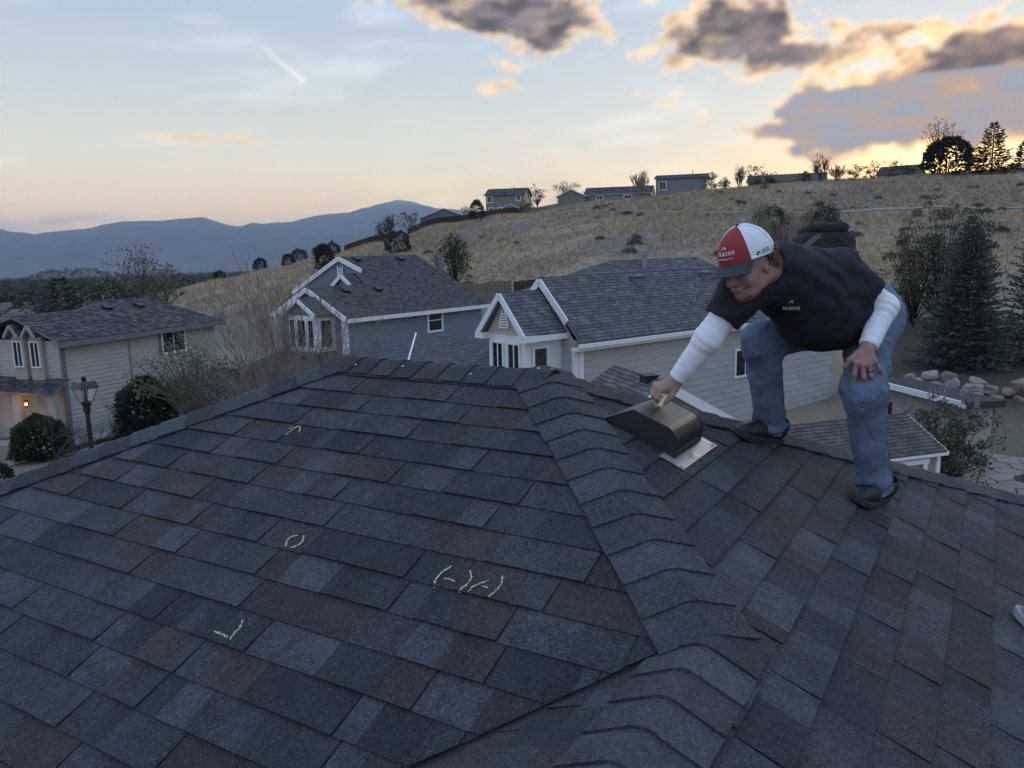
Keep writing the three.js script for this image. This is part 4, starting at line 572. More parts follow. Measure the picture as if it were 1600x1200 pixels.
// ---- garage roofs between the two houses
{
  const h = thing('garage', 'low grey hipped garage roof between the blue and tan houses', 'garage', [-20, 0, -26]);
  const L = (x, y, z) => V(x + 20, y, z + 26);
  roofPart(h, [[L(-24.61, 3.45, -30.6), L(-19.2, 3.45, -30.6), L(-16.4, 2.85, -22.9), L(-19.2, 2.85, -22.9)], [L(-19.2, 3.45, -30.6), L(-13.4, 2.85, -25.2), L(-16.4, 2.85, -22.9)]], PAL.grey, 201, 'roof', 0.16, 0.34);
  const m = new MB(); m.box(0.9, 4.2, -0.5, 2.8, -2.4, 2.7); m.build('wall', paint([0.36, 0.34, 0.30]), h);
  rake(h, [L(-24.7, 3.36, -30.6), L(-19.3, 2.76, -22.9)], 0.08, 0.26); rake(h, [L(-19.1, 3.36, -30.7), L(-13.3, 2.76, -25.2)], 0.1, 0.26, whiteTrim, 'fascia'); rake(h, [L(-19.3, 2.75, -22.86), L(-16.4, 2.75, -22.86)], 0.1, 0.2, whiteTrim, 'fascia'); rake(h, [L(-16.4, 2.75, -22.86), L(-13.35, 2.75, -25.16)], 0.1, 0.2, whiteTrim, 'fascia');
}
// ---- gabled garage and shed just past our ridge
{
  const h = thing('garage', 'small grey gable roof with white rake boards right behind the reaching hand', 'garage', [-5.166, -0.1, -15.697], 138 * D2R);
  const t = 0.57, py = 4.5, hw = 3.3, f = (z) => py - t * Math.abs(z);
  roofPart(h, [[V(-0.1, f(hw), hw), V(3.2, f(hw), hw), V(3.2, py, 0), V(-0.1, py, 0)], [V(3.2, f(hw), -hw), V(-0.1, f(hw), -hw), V(-0.1, py, 0), V(3.2, py, 0)]], [...PAL.brown, ...PAL.grey], 241, 'roof', 0.15, 0.34);
  for (const s of [1, -1]) rake(h, [V(-0.14, py - 0.12, 0), V(-0.14, f(hw) - 0.12, s * hw)], 0.07, 0.24);
  siding(h, V(0.15, 0, -hw + 0.3), Zv, nX, [[0, 0], [2 * hw - 0.6, 0], [2 * hw - 0.6, f(hw - 0.3) - 0.1], [hw - 0.3, py - 0.12], [0, f(hw - 0.3) - 0.1]], 0.292, paint([0.40, 0.375, 0.33]), false, 'siding');
  const w = new MB(); w.box(0.2, 3.0, 0, f(hw) + 0.1, -hw + 0.35, hw - 0.35); w.build('wall', paint([0.40, 0.375, 0.33]), h); { const m = new MB(); m.box(-0.2, 0.2, -0.08, 0.1, -0.16, 0.16); m.box(-0.24, 0.24, 0.1, 0.14, -0.2, 0.2); const v = m.build('box_vent', blackMetal, h); v.position.set(0.8, f(0.12) + 0.02, -0.1); }
}
{
  const h = thing('garden_shed', 'small tan shed with grey roof and white door frame, behind the front leg', 'shed', [0.863, 0, -21.262], 49 * D2R);
  const t = 0.5, ey = 2.02, rz = -1.55, ry = ey - t * rz, tan = paint([0.30, 0.28, 0.245]);
  roofPart(h, [[V(-4.5, ey, 0), V(0.06, ey, 0), V(0.06, ry, rz), V(-4.5, ry, rz)], [V(0.06, ey, 2 * rz), V(-4.5, ey, 2 * rz), V(-4.5, ry, rz), V(0.06, ry, rz)]], PAL.brown, 261, 'roof', 0.14, 0.32);
  const fa = new MB(); fa.box(-4.5, 0.06, ey - 0.10, ey - 0.03, 0.0, 0.05); fa.build('fascia', whiteTrim, h); for (const x of [-4.54, 0.08]) for (const s of [0, 2 * rz]) rake(h, [V(x, ry - 0.08, rz), V(x, ey - 0.08, s)], 0.05, 0.13);
  const w = new MB(); w.box(-4.3, -0.12, 0, ey - 0.02, 2 * rz + 0.15, -0.15); w.build('wall', tan, h); siding(h, V(-4.3, 0, -0.15), X, Zv, [[0, 0], [4.18, 0], [4.18, ey - 0.06], [0, ey - 0.06]], 0.6, tan, false, 'siding');
  const c = new MB(); c.box(-0.22, -0.10, 0, ey - 0.06, -0.14, -0.06); c.build('corner_board', whiteTrim, h);
  const d = new MB(); const O = V(0, 0, -0.1); obox(d, O, X, Zv, -2.3, -0.5, 1.72, 1.86, 0, 0.06); obox(d, O, X, Zv, -0.68, -0.55, 0.1, 1.72, 0, 0.05); obox(d, O, X, Zv, -2.3, -2.17, 0.1, 1.72, 0, 0.05); obox(d, O, X, Zv, -1.48, -1.36, 0.1, 1.72, 0, 0.05); obox(d, O, X, Zv, -2.17, -1.48, 1.3, 1.42, 0, 0.045); obox(d, O, X, Zv, -1.36, -0.68, 1.3, 1.42, 0, 0.045); d.build('door_frame', whiteTrim, h);
  pipe(h, V(-0.35, ry - 0.05, rz - 0.2), 0.4, 0.06, blackMetal);
}
{
  const h = thing('annex', 'low tan annex wall with a sloping white roof edge below the mulched bank', 'annex', [1.184, 0, -25.168], 131 * D2R);
  const tan = paint([0.36, 0.335, 0.295]); siding(h, V(0, 0, 0.2), X, nZ, [[0.1, 0], [4.5, 0], [4.5, 2.6], [0.1, 2.6]], 0.29, tan, false, 'siding');
  const f = new MB(); f.box(-0.25, 4.7, 2.6, 2.8, -0.3, -0.22); f.build('fascia', whiteTrim, h); const r = new MB(); r.box(-0.25, 4.7, 2.56, 2.78, -0.215, 1.2); r.build('roof', STD([0.05, 0.042, 0.038], 0.95), h); const w = new MB(); w.box(0.15, 4.4, 0, 2.55, 0.24, 1.1); w.build('wall', tan, h);
}
// ---- the tan house down the street at the left
{
  const h = thing('house', 'tan sided house with dark roof and grey corner trim, left of the bare tree', 'house', [-36.306, -1.2, -18.063], 102 * D2R);
  const Y = y => y + 1.2, tan = paint([0.43, 0.40, 0.355]), e = 0.45, t = 0.42, ey = Y(3.9), yAt = z => ey + t * (e - z);
  siding(h, V(0, 0, 0), X, Zv, [[0, 0], [10.9, 0], [10.9, Y(3.95)], [0, Y(3.95)]], 0.215, tan, false, 'siding');
  const P = (x, z) => V(x, yAt(z), z), mid = -3.2;
  roofPart(h, [[P(-0.4, e), P(3.6, e), P(3.6, -2.45), P(-0.4, -2.45)], [P(3.6, e), P(11.3, e), P(8.9, mid), P(5.5, mid), P(3.6, -2.45)], [P(11.3, e), V(11.3, ey, -7), P(8.9, mid)], [V(3.6, ey, -7), V(-0.4, ey, -7), P(-0.4, -2.45), P(3.6, -2.45)], [V(11.3, ey, -7), V(3.6, ey, -7), P(5.5, mid), P(8.9, mid)], [P(3.6, -2.45), P(5.5, mid), V(3.6, ey, -7)]], [...PAL.dark, ...PAL.dark, [0.24, 0.225, 0.21]], 301);
  const fa = new MB(); fa.box(-0.4, 11.3, ey - 0.26, ey - 0.03, e, e + 0.1); fa.build('gutter', greyTrim, h); const w = new MB(); w.box(0.05, 10.8, 0, ey, -6.8, -0.05); w.build('wall', tan, h);
  const cb = new MB(); obox(cb, V(0, 0, 0), X, Zv, -0.1, 0.14, 0, ey - 0.1, -0.02, 0.08); cb.build('corner_board', greyTrim, h); const ds = new MB(); obox(ds, V(0, 0, 0), X, Zv, 4.1, 4.2, 0.6, ey - 0.15, 0.03, 0.1); ds.build('downspout', STD([0.33, 0.31, 0.275], 0.7), h);
  const fd = new MB(); obox(fd, V(0, 0, 0), X, Zv, 0, 10.9, 0, 0.75, -0.02, 0.05); fd.build('foundation', STD([0.34, 0.33, 0.31], 0.95), h);
  windowUnit(h, V(0, 0, 0.02), X, Zv, 6.4, 8.3, Y(2.4), Y(3.76), 2, 0.12, whiteTrim); { const m = new MB(); obox(m, V(0, 0, 0.02), X, Zv, 6.25, 8.45, Y(3.76), Y(3.88), 0, 0.06); obox(m, V(0, 0, 0.02), X, Zv, 6.25, 6.4, Y(2.4), Y(3.76), 0, 0.06); m.build('window_surround', greyTrim, h); }
  boxVent(h, V(5.2, yAt(-2.3), -2.3), 'z', t); boxVent(h, V(7.4, yAt(-2.2), -2.2), 'z', t); pipe(h, V(8.3, yAt(-2.5), -2.5), 0.5); pipe(h, V(6.4, yAt(-3.0), -3.0), 0.3, 0.04);
  // street front with two gabled window bays, porch roof and two lit wall lamps
  siding(h, V(0, 0, -6.8), Zv, nX, [[0, 0], [6.8, 0], [6.8, ey], [0, ey]], 0.215, tan, false, 'siding');
  for (const [zc, hw] of [[-1.35, 0.42], [-2.45, 0.46], [-4.6, 0.46]]) { const gy = Y(4.72); roofPart(h, [[V(-0.55, gy - 0.55, zc + hw), V(0.9, gy - 0.55, zc + hw), V(0.9, gy, zc), V(-0.55, gy, zc)], [V(0.9, gy - 0.55, zc - hw), V(-0.55, gy - 0.55, zc - hw), V(-0.55, gy, zc), V(0.9, gy, zc)]], PAL.dark, 330 + Math.round(zc * 10), 'dormer_roof'); for (const s of [1, -1]) rake(h, [V(-0.58, gy - 0.08, zc), V(-0.58, gy - 0.63, zc + s * hw)], 0.06, 0.14, STD([0.32, 0.29, 0.26], 0.8)); const m = new MB(); m.box(-0.22, 0.02, Y(1.9), gy - 0.45, zc - 0.4, zc + 0.4); m.tri(V(-0.22, gy - 0.45, zc - 0.36), V(-0.22, gy - 0.45, zc + 0.36), V(-0.22, gy - 0.1, zc)); m.build('bay_wall', paint([0.40, 0.34, 0.28]), h); windowUnit(h, V(-0.22, 0, 0), Zv, nX, zc - 0.3, zc + 0.3, Y(2.62), Y(3.9), 2, 0.06); }
  roofPart(h, [[V(-1.1, Y(1.55), 0.35), V(-0.05, Y(2.1), 0.35), V(-0.05, Y(2.1), -5.2), V(-1.1, Y(1.55), -5.2)].reverse()], PAL.dark, 371, 'porch_roof'); const pm = paint([0.38, 0.33, 0.28]); for (const z of [-0.15, -2.4, -4.8]) { const pp = new MB(); pp.box(-0.75, -0.45, 0, Y(1.6), z - 0.22, z + 0.22); pp.build('porch_pier', pm, h); }
  for (const z of [-1.55, -3.5]) {                                       // lit wall lamps
    const lamp = new THREE.Group(); lamp.name = 'wall_lamp'; h.add(lamp); lamp.position.set(-0.9, Y(0.95), z);
    const body = new MB(); body.box(-0.07, 0.07, 0.15, 0.19, -0.07, 0.07); body.box(-0.05, 0.05, -0.17, -0.14, -0.05, 0.05); body.box(0.06, 0.16, 0.0, 0.04, -0.02, 0.02); for (const [a, b] of [[1, 1], [1, -1], [-1, 1], [-1, -1]]) body.box(a * 0.055 - 0.007, a * 0.055 + 0.007, -0.14, 0.15, b * 0.055 - 0.007, b * 0.055 + 0.007); body.build('lamp_body', blackMetal, lamp);
    const gl = addMesh(new THREE.SphereGeometry(0.05, 12, 8), new THREE.MeshStandardMaterial({ color: 0x332211, emissive: new THREE.Color(1.0, 0.45, 0.07), emissiveIntensity: 5 }), 'bulb', lamp); gl.scale.y = 1.4;
    const pl = new THREE.PointLight(new THREE.Color(1.0, 0.55, 0.2), 0.45, 0, 2); pl.position.set(-0.1, 0, 0); pl.castShadow = true; pl.shadow.radius = 2; lamp.add(pl);
  }
}
// ------------------------------------------------------------------ plants
const leafMat = new THREE.MeshStandardMaterial({ vertexColors: true, roughness: 0.9 });
const barkTex = noiseTex(128, (i, j) => { const v = 0.55 + 0.5 * (pnoise(i / 6, j / 24, 21, 51) - 0.5) + 0.3 * (pnoise(i / 3, j / 8, 42, 52) - 0.5); return [v, v, v]; });
const bark = rgb => new THREE.MeshStandardMaterial({ color: new THREE.Color().setRGB(...rgb), roughness: 1, map: rep(barkTex, 2, 1), bumpMap: rep(barkTex, 2, 1), bumpScale: 0.01 });
const barkPale = bark([0.36, 0.32, 0.27]), barkDark = bark([0.09, 0.075, 0.065]), barkBrown = bark([0.16, 0.125, 0.10]);
const twigMat = STD([0.33, 0.285, 0.245], 0.95), twigDark = STD([0.085, 0.07, 0.062], 0.95), twigTan = STD([0.27, 0.225, 0.165], 0.95);
const rdir = rnd => { const z = rnd() * 2 - 1, a = rnd() * 6.283, s = Math.sqrt(1 - z * z); return V(Math.cos(a) * s, z, Math.sin(a) * s); };
// a needle tuft or leaf spray: k thin blades from p towards d
function tuft(m, p, d, len, wid, k, spread, rnd, c) {
  for (let i = 0; i < k; i++) {
    const dd = d.clone().addScaledVector(rdir(rnd), spread).normalize(), s = V(0, 0, 0).crossVectors(dd, rdir(rnd)).normalize(), L = len * (0.6 + rnd() * 0.7), j = 0.7 + rnd() * 0.6;
    m.color(c[0] * j, c[1] * j, c[2] * j); const tip = p.clone().addScaledVector(dd, L), mid = p.clone().addScaledVector(dd, L * 0.45);
    m.tri(p, mid.clone().addScaledVector(s, wid), tip); m.tri(p, tip, mid.clone().addScaledVector(s, -wid));
  }
}
function leaf(m, p, size, rnd, c) { const n = rdir(rnd), a = V(0, 0, 0).crossVectors(n, rdir(rnd)).normalize(), b = V(0, 0, 0).crossVectors(n, a), j = 0.65 + rnd() * 0.7, L = size * (0.6 + rnd() * 0.7); m.color(c[0] * j, c[1] * j, c[2] * j); const t = p.clone().addScaledVector(a, L), o = p.clone().addScaledVector(a, -L * 0.3), mm = p.clone().addScaledVector(a, L * 0.3); m.tri(o, mm.clone().addScaledVector(b, L * 0.34), t); m.tri(o, t, mm.clone().addScaledVector(b, -L * 0.34)); }
function place(g, x, z, sink = 0.05) { g.position.set(x, groundH(x, z) - sink, z); return g; }
// branching skeleton; returns the tips
function branchy(trunk, twigs, p, d, len, r, depth, o, rnd, tips) {
  const n = depth >= o.levels - 1 ? 2 : 3, pts = [p.clone()], dir = d.clone(); let q = p.clone();
  for (let i = 0; i < n; i++) { dir.addScaledVector(rdir(rnd), o.wander).addScaledVector(V(0, 1, 0), o.up).normalize(); q = q.clone().addScaledVector(dir, len / n); pts.push(q); }
  (depth < o.trunkLevels ? trunk : twigs).tube(pts, k => Math.max(o.rmin, r * (1 - 0.55 * k)), depth < 2 ? 6 : depth < o.levels - 1 ? 4 : 3);
  if (depth >= o.levels) { tips.push([q, dir.clone()]); return; }
  const kids = o.kids[Math.min(depth, o.kids.length - 1)];
  for (let i = 0; i < kids; i++) {
    const along = i === 0 ? 1 : mix(o.from, 1, rnd()), k = Math.min(n - 1, Math.floor(along * n)), f = along * n - k, bp = pts[k].clone().lerp(pts[Math.min(n, k + 1)], clamp(f, 0, 1));
    const nd = i === 0 ? dir.clone().addScaledVector(rdir(rnd), o.spread * 0.4).normalize() : dir.clone().addScaledVector(rdir(rnd), o.spread).normalize();
    branchy(trunk, twigs, bp, nd, len * (o.ratio + (rnd() - 0.5) * 0.2), Math.max(o.rmin, r * (i === 0 ? 0.62 : 0.45)), depth + 1, o, rnd, tips);
  }
}
function bareTree(name, label, x, z, h, stems, o, mats, seed, cat = 'tree', group) {
  const g = thing(name, label, cat, [0, 0, 0], 0, group); place(g, x, z); const rnd = RNG(seed), t = new MB(), w = new MB(), tips = [];
  const oo = { levels: 5, trunkLevels: 2, wander: 0.12, up: 0.1, spread: 0.75, ratio: 0.66, from: 0.3, rmin: 0.004, kids: [4, 4, 3, 3, 2], ...o };
  for (let i = 0; i < stems; i++) { const a = i / stems * 6.283 + rnd(), ln = stems > 1 ? oo.lean ?? 0.25 : 0.04; branchy(t, w, V(Math.cos(a) * 0.08 * (stems > 1), 0, Math.sin(a) * 0.08 * (stems > 1)), V(Math.cos(a) * ln, 1, Math.sin(a) * ln).normalize(), h * (oo.first ?? 0.36) * (0.8 + rnd() * 0.35), (oo.r0 ?? 0.06), 0, oo, rnd, tips); }
  t.build('trunk', mats[0], g); w.build('branches', mats[1], g); g.userData.tips = undefined;
  return { g, tips };
}
function leafyTree(name, label, x, z, h, w, c, o = {}) {      // ragged crown of leaf clumps on limbs
  const g = thing(name, label, o.cat || 'tree', [0, 0, 0], 0, o.group); place(g, x, z); const rnd = RNG(o.seed || 1), t = new MB(), tw = new MB(), f = new MB(), th = o.trunk ?? 0.3;
  const cl = o.clumps || 40, limb = o.limbR ?? 0.05;
  const base = V(0, -0.1, 0), top = V((rnd() - 0.5) * 0.2, h * th, (rnd() - 0.5) * 0.2); t.tube([base, base.clone().lerp(top, 0.5).add(V(0.05, 0, 0.03)), top], k => limb * (1.3 - 0.5 * k), 6);
  for (let i = 0; i < cl; i++) {
    const d = rdir(rnd), rr = Math.pow(rnd(), 0.4), cy = mix(h * th, h, 0.5), p = V(d.x * w / 2 * rr, cy + d.y * (h * (1 - th) / 2) * rr, d.z * w / 2 * rr); const taper = o.taper ? 1 - o.taper * clamp((p.y - h * th) / (h * (1 - th)), 0, 1) : 1; p.x *= taper; p.z *= taper;
    if (i % (o.limbEvery || 2) === 0) tw.tube([top.clone().multiplyScalar(0.6 + rnd() * 0.4), top.clone().lerp(p, 0.5).add(V(0, 0.1, 0)), p], k => limb * 0.5 * (1 - 0.8 * k) + 0.004, 4);
    const cs = (o.clump || 0.35) * (0.6 + rnd() * 0.8), nl = o.leaves || 40, sh = 0.8 + rnd() * 0.4, cc = [c[0] * sh, c[1] * sh, c[2] * sh];
    for (let k = 0; k < nl; k++) { const e = rdir(rnd).multiplyScalar(cs * Math.pow(rnd(), 0.5)); e.y *= 0.7; o.needle ? tuft(f, p.clone().add(e), e.clone().normalize().add(V(0, 0.4, 0)).normalize(), o.size || 0.12, (o.size || 0.12) * 0.12, 2, 0.5, rnd, cc) : leaf(f, p.clone().add(e), o.size || 0.08, rnd, cc); }
  }
  t.build('trunk', o.bark || barkBrown, g); if (tw.p.length) tw.build('branches', o.bark || barkBrown, g); const cr = f.build('crown', leafMat, g);
  return g;
}
function conifer(name, label, x, z, h, w, c, o = {}) {
  const g = thing(name, label, 'tree', [0, 0, 0], 0, o.group); place(g, x, z, o.sink ?? 0.05); const rnd = RNG(o.seed || 1), t = new MB(), f = new MB(), br = new MB();
  t.tube([V(0, -0.2, 0), V(0.02, h * 0.5, 0), V(0, h * 0.98, 0)], k => h * 0.018 * (1.05 - k) + 0.01, 7);
  const whorls = o.whorls || 34, low = o.low ?? 0.03;
  for (let i = 0; i < whorls; i++) {
    const k = i / (whorls - 1), y = mix(h * low, h * 0.985, Math.pow(k, 0.92)), R = (w / 2) * Math.pow(1 - k, o.pow || 0.8) * (0.82 + rnd() * 0.3) + 0.05, n = Math.max(4, Math.round((o.perWhorl || 11) * (1 - k * 0.55)));
    for (let j = 0; j < n; j++) {
      const a = (j + rnd() * 0.7 + i * 0.37) / n * 6.283, L = R * (0.72 + rnd() * 0.42), sl = mix(-0.28, 0.35, k) + (rnd() - 0.5) * 0.18, out = V(Math.cos(a), 0, Math.sin(a)), side = V(-Math.sin(a), 0, Math.cos(a));
      const pt = s => V(0, y, 0).addScaledVector(out, L * s).add(V(0, L * (sl * s + 0.16 * s * s), 0)); if (o.wood !== false) br.tube([pt(0), pt(0.5), pt(0.95)], q => 0.018 * (1 - q) + 0.004, 3);
      const nt = Math.max(3, Math.round(L * (o.dens || 9))), sh = 0.75 + rnd() * 0.5, cc = [c[0] * sh, c[1] * sh, c[2] * sh];
      for (let s = 0; s < nt; s++) { const q = 0.22 + 0.78 * (s + rnd()) / nt, fan = (1 - q) * L * 0.38 + 0.05, lat = (rnd() * 2 - 1) * fan, p = pt(q).addScaledVector(side, lat).add(V(0, (rnd() - 0.6) * 0.06 * L, 0)); const dd = out.clone().addScaledVector(side, lat / fan * 0.9).add(V(0, 0.12 + rnd() * 0.25, 0)).normalize(); tuft(f, p, dd, o.len || 0.22, (o.len || 0.22) * 0.13, o.blades || 4, 0.42, rnd, cc); }
    }
  }
  tuft(f, V(0, h * 0.95, 0), V(0, 1, 0), h * 0.05, 0.02, 6, 0.25, rnd, c);
  t.build('trunk', barkBrown, g); if (br.p.length) br.build('branches', barkBrown, g); f.build('crown', leafMat, g); return g;
}
function juniper(name, label, x, z, h, w, c, o = {}) {      // dense rounded evergreen
  const g = thing(name, label, o.cat || 'tree', [0, 0, 0], 0, o.group); place(g, x, z); const rnd = RNG(o.seed || 1), f = new MB(), t = new MB(); t.tube([V(0, -0.2, 0), V(0, h * 0.5, 0)], 0.06 + h * 0.01, 6);
  const n = o.n || 900, len = o.len || 0.3;
  for (let i = 0; i < n; i++) { const d = rdir(rnd); const lump = 0.82 + 0.36 * (noise3(d.x * 2.6 + (o.seed || 0), d.y * 2.6, d.z * 2.6) - 0.3) + (noise3(d.x * 7, d.y * 7, d.z * 7 + (o.seed || 0)) - 0.5) * 0.22; const rr = lump * (1 - 0.35 * rnd() * rnd()); const hy = h * (0.5 + 0.5 * d.y * Math.min(1, rr)); const prof = o.cone ? Math.pow(clamp(1 - hy / h, 0, 1), 0.6) * 1.1 : Math.sqrt(clamp(1 - Math.pow(hy / h * 1.25 - 0.3, 2), 0, 1)); const hl = Math.hypot(d.x, d.z) || 1, p = V(d.x / hl * w / 2 * prof * rr * Math.min(1, hl * 1.4), hy, d.z / hl * w / 2 * prof * rr * Math.min(1, hl * 1.4)); const sh = 0.7 + 0.6 * noise3(p.x * 3, p.y * 3, p.z * 3); tuft(f, p, V(d.x, 0.55 + d.y * 0.5, d.z).normalize(), len, len * 0.16, o.blades || 4, 0.5, rnd, [c[0] * sh, c[1] * sh, c[2] * sh]); }
  t.build('trunk', barkBrown, g); f.build('crown', leafMat, g); return g;
}
const cBlue = [0.120, 0.142, 0.130], cDark = [0.035, 0.052, 0.036], cGreen = [0.06, 0.085, 0.035], cOlive = [0.085, 0.095, 0.048], cSpring = [0.10, 0.13, 0.05];
// -- the big bare tree by the street
{
  const T = bareTree('bare_tree', 'tall multi-stemmed leafless tree with pale twigs, left of the blue-grey house', -15.2, -12.9, 8.6, 10, { levels: 5, r0: 0.044, first: 0.325, lean: 0.30, wander: 0.16, up: 0.11, spread: 0.72, ratio: 0.64, from: 0.25, rmin: 0.0062, kids: [5, 4, 3, 3, 2] }, [barkPale, STD([0.23, 0.19, 0.155], 0.95)], 5);
}
bareTree('small_bare_tree', 'small dark leafless tree on the tan lawn at the left edge', -29.0, -13.3, 4.3, 1, { levels: 5, r0: 0.11, first: 0.22, wander: 0.22, up: 0.03, spread: 0.95, ratio: 0.72, from: 0.5, rmin: 0.008, kids: [4, 3, 3, 3, 2] }, [barkDark, twigDark], 8);
bareTree('twiggy_shrub', 'grey leafless shrub thicket at the foot of the pale bare tree', -19.6, -14.6, 3.1, 12, { levels: 4, r0: 0.022, first: 0.45, lean: 0.45, wander: 0.14, up: 0.05, spread: 0.6, ratio: 0.6, rmin: 0.005, kids: [4, 3, 3, 2] }, [twigMat, twigMat], 12, 'shrub');
bareTree('dark_thicket', 'dark leafless shrubs along the weathered plank fence', -22.4, -16.2, 3.2, 12, { levels: 4, r0: 0.03, first: 0.42, lean: 0.5, wander: 0.16, up: 0.02, spread: 0.7, ratio: 0.62, rmin: 0.008, kids: [4, 4, 3, 2] }, [barkDark, twigDark], 14, 'shrub');
// -- planting in front of the left house
leafyTree('yard_tree', 'spreading yard tree just leafing out, in front of the tan side wall', -26.3, -17.6, 4.9, 4.4, [0.115, 0.125, 0.065], { seed: 21, trunk: 0.40, clumps: 105, clump: 0.42, leaves: 30, size: 0.095, limbR: 0.075, limbEvery: 1, bark: barkPale });
juniper('dark_juniper', 'dark green juniper clump beside the plank fence corner', -28.5, -16.9, 3.7, 2.4, cDark, { seed: 22, n: 2600, len: 0.26 });
leafyTree('climbing_shrub', 'thin leafy shrub hanging over the plank fence end', -29.1, -15.9, 2.6, 1.3, [0.12, 0.14, 0.075], { seed: 24, trunk: 0.3, clumps: 26, clump: 0.22, leaves: 24, size: 0.075, limbR: 0.025, cat: 'shrub' });
juniper('round_bush', 'round clipped dark green bush under the lit wall lamp', -33.3, -15.0, 2.0, 2.4, [0.055, 0.075, 0.035], { seed: 23, n: 3400, len: 0.17, cat: 'bush' });
juniper('low_hedge', 'low dark hedge clump at the left edge of the lawn', -30.2, -11.5, 1.0, 1.5, cDark, { seed: 26, n: 500, len: 0.16, cat: 'bush' });
// -- trees behind the left house
conifer('conifer', 'pale-tipped spruce behind the dark roof of the left house', -57.8, -29.2, 7.6, 4.2, [0.07, 0.09, 0.085], { seed: 31, whorls: 20, perWhorl: 9, dens: 5, len: 0.4, group: 'conifers behind the left house' });
conifer('conifer', 'black-green pine behind the dark roof of the left house', -61.5, -32.6, 8.6, 6.4, [0.022, 0.032, 0.024], { seed: 32, whorls: 18, perWhorl: 9, dens: 5, len: 0.45, pow: 0.6, group: 'conifers behind the left house' });
for (const [x, z, h, w, c, s, lab] of [[-71.9, -39.3, 6.8, 4.6, [0.13, 0.15, 0.085], 41, 'pale green spring tree above the left house roof'], [-71.0, -40.6, 7.6, 3.6, [0.075, 0.10, 0.045], 42, 'mid green tree just right of the small gabled house'], [-70.0, -42.4, 7.2, 4.2, [0.03, 0.042, 0.03], 43, 'very dark tree over the middle of the left roof'], [-78, -50.8, 9.2, 7.0, [0.16, 0.15, 0.10], 44, 'wide tawny budding tree behind the left roof vents'], [-80, -55, 6.0, 4.5, [0.13, 0.135, 0.08], 45, 'small olive tree at the foot of the grassy slope']]) leafyTree('street_tree', lab, x, z, h, w, c, { seed: s, trunk: 0.2, clumps: 60, clump: 0.9, leaves: 26, size: 0.22, limbR: 0.1, group: 'street trees behind the left house' });
// -- evergreens on the hillside
const hillJ = [[-95.0, -115.9, 4.4, 4.8, 'round dark juniper on the slope above the blue house ridge'], [-102.2, -154.1, 5.2, 4.2, 'pointed juniper in front of the brown crest fence'], [-84.9, -86.0, 4.2, 2.6, 'dark juniper peeking over the blue house gable'], [-167.1, -160.8, 4.2, 4.6, 'larger of the junipers on the skyline left of the blue house'], [-172.5, -161.7, 3.8, 3.6, 'leftmost pair juniper on the skyline above the bare tree'], [-160.3, -161.6, 3.0, 3.2, 'small juniper on the skyline, right of the larger one'], [-152.1, -158.6, 3.8, 4.2, 'juniper below the brown fence end on the skyline'], [-180, -158, 3.6, 3.8, 'juniper seen through the twigs of the bare tree'], [-188, -150, 3.2, 3.4, 'lowest skyline juniper behind the bare tree']];
hillJ.forEach(([x, z, h, w, lab], i) => juniper('hill_juniper', lab, x, z, h, w, i % 3 ? [0.03, 0.045, 0.03] : [0.036, 0.05, 0.03], { seed: 60 + i, n: 420, len: 0.6, blades: 3, cone: i === 1, group: 'junipers on the hillside' }));
leafyTree('pine_tree', 'bushy dark pine behind the right end of the blue house roof', -46.5, -65.2, 6.6, 5.2, [0.032, 0.048, 0.03], { seed: 71, trunk: 0.05, clumps: 90, clump: 0.5, leaves: 34, size: 0.26, limbR: 0.1, needle: true, taper: 0.5, bark: barkDark });
juniper('yard_juniper', 'small pale juniper by the back fence between the houses', -34.9, -60.5, 2.2, 2.6, [0.085, 0.10, 0.06], { seed: 72, n: 300, len: 0.35, cat: 'shrub' });
// -- trees and shrubs along the crest
bareTree('crest_tree', 'grey leafless tree on the crest left of the blue gabled roof', -132.4, -159.1, 9.0, 3, { levels: 4, r0: 0.16, first: 0.34, lean: 0.3, wander: 0.15, up: 0.06, spread: 0.8, ratio: 0.66, rmin: 0.035, kids: [4, 4, 3, 3] }, [barkDark, twigDark], 81);
leafyTree('crest_shrub', 'grey-green shrub on the crest beside the blue gabled roof', -127.0, -160.6, 6.6, 8, [0.10, 0.105, 0.065], { seed: 82, trunk: 0.1, clumps: 40, clump: 1.0, leaves: 22, size: 0.3, group: 'shrubs along the crest' });
leafyTree('crest_shrub', 'dark shrub below the leafless tree on the crest', -130.5, -153.8, 5.4, 4.4, [0.04, 0.05, 0.035], { seed: 83, trunk: 0.05, clumps: 34, clump: 0.8, leaves: 22, size: 0.28, group: 'shrubs along the crest' });
leafyTree('crest_shrub', 'pale green shrub at the left end of the olive house', -121.5, -180.0, 4.6, 5.6, [0.12, 0.13, 0.07], { seed: 84, trunk: 0.05, clumps: 30, clump: 0.8, leaves: 20, size: 0.3, group: 'shrubs along the crest' });
leafyTree('crest_tree', 'open-crowned dark tree at the right end of the olive house', -100.7, -180.1, 7.2, 6.2, [0.06, 0.062, 0.04], { seed: 85, trunk: 0.35, clumps: 34, clump: 0.8, leaves: 18, size: 0.26, limbR: 0.12, limbEvery: 1 });
leafyTree('crest_shrub', 'olive shrub at the corner of the olive house fence', -99.0, -171.5, 4.2, 4.6, [0.10, 0.10, 0.06], { seed: 86, trunk: 0.05, clumps: 28, clump: 0.7, leaves: 20, size: 0.28, group: 'shrubs along the crest' });
leafyTree('crest_pine', 'broad dark pine left of the long low roof on the crest', -102.7, -200, 7.0, 9.6, [0.026, 0.036, 0.024], { seed: 87, trunk: 0.25, clumps: 44, clump: 1.1, leaves: 26, size: 0.4, needle: true, limbR: 0.14 });
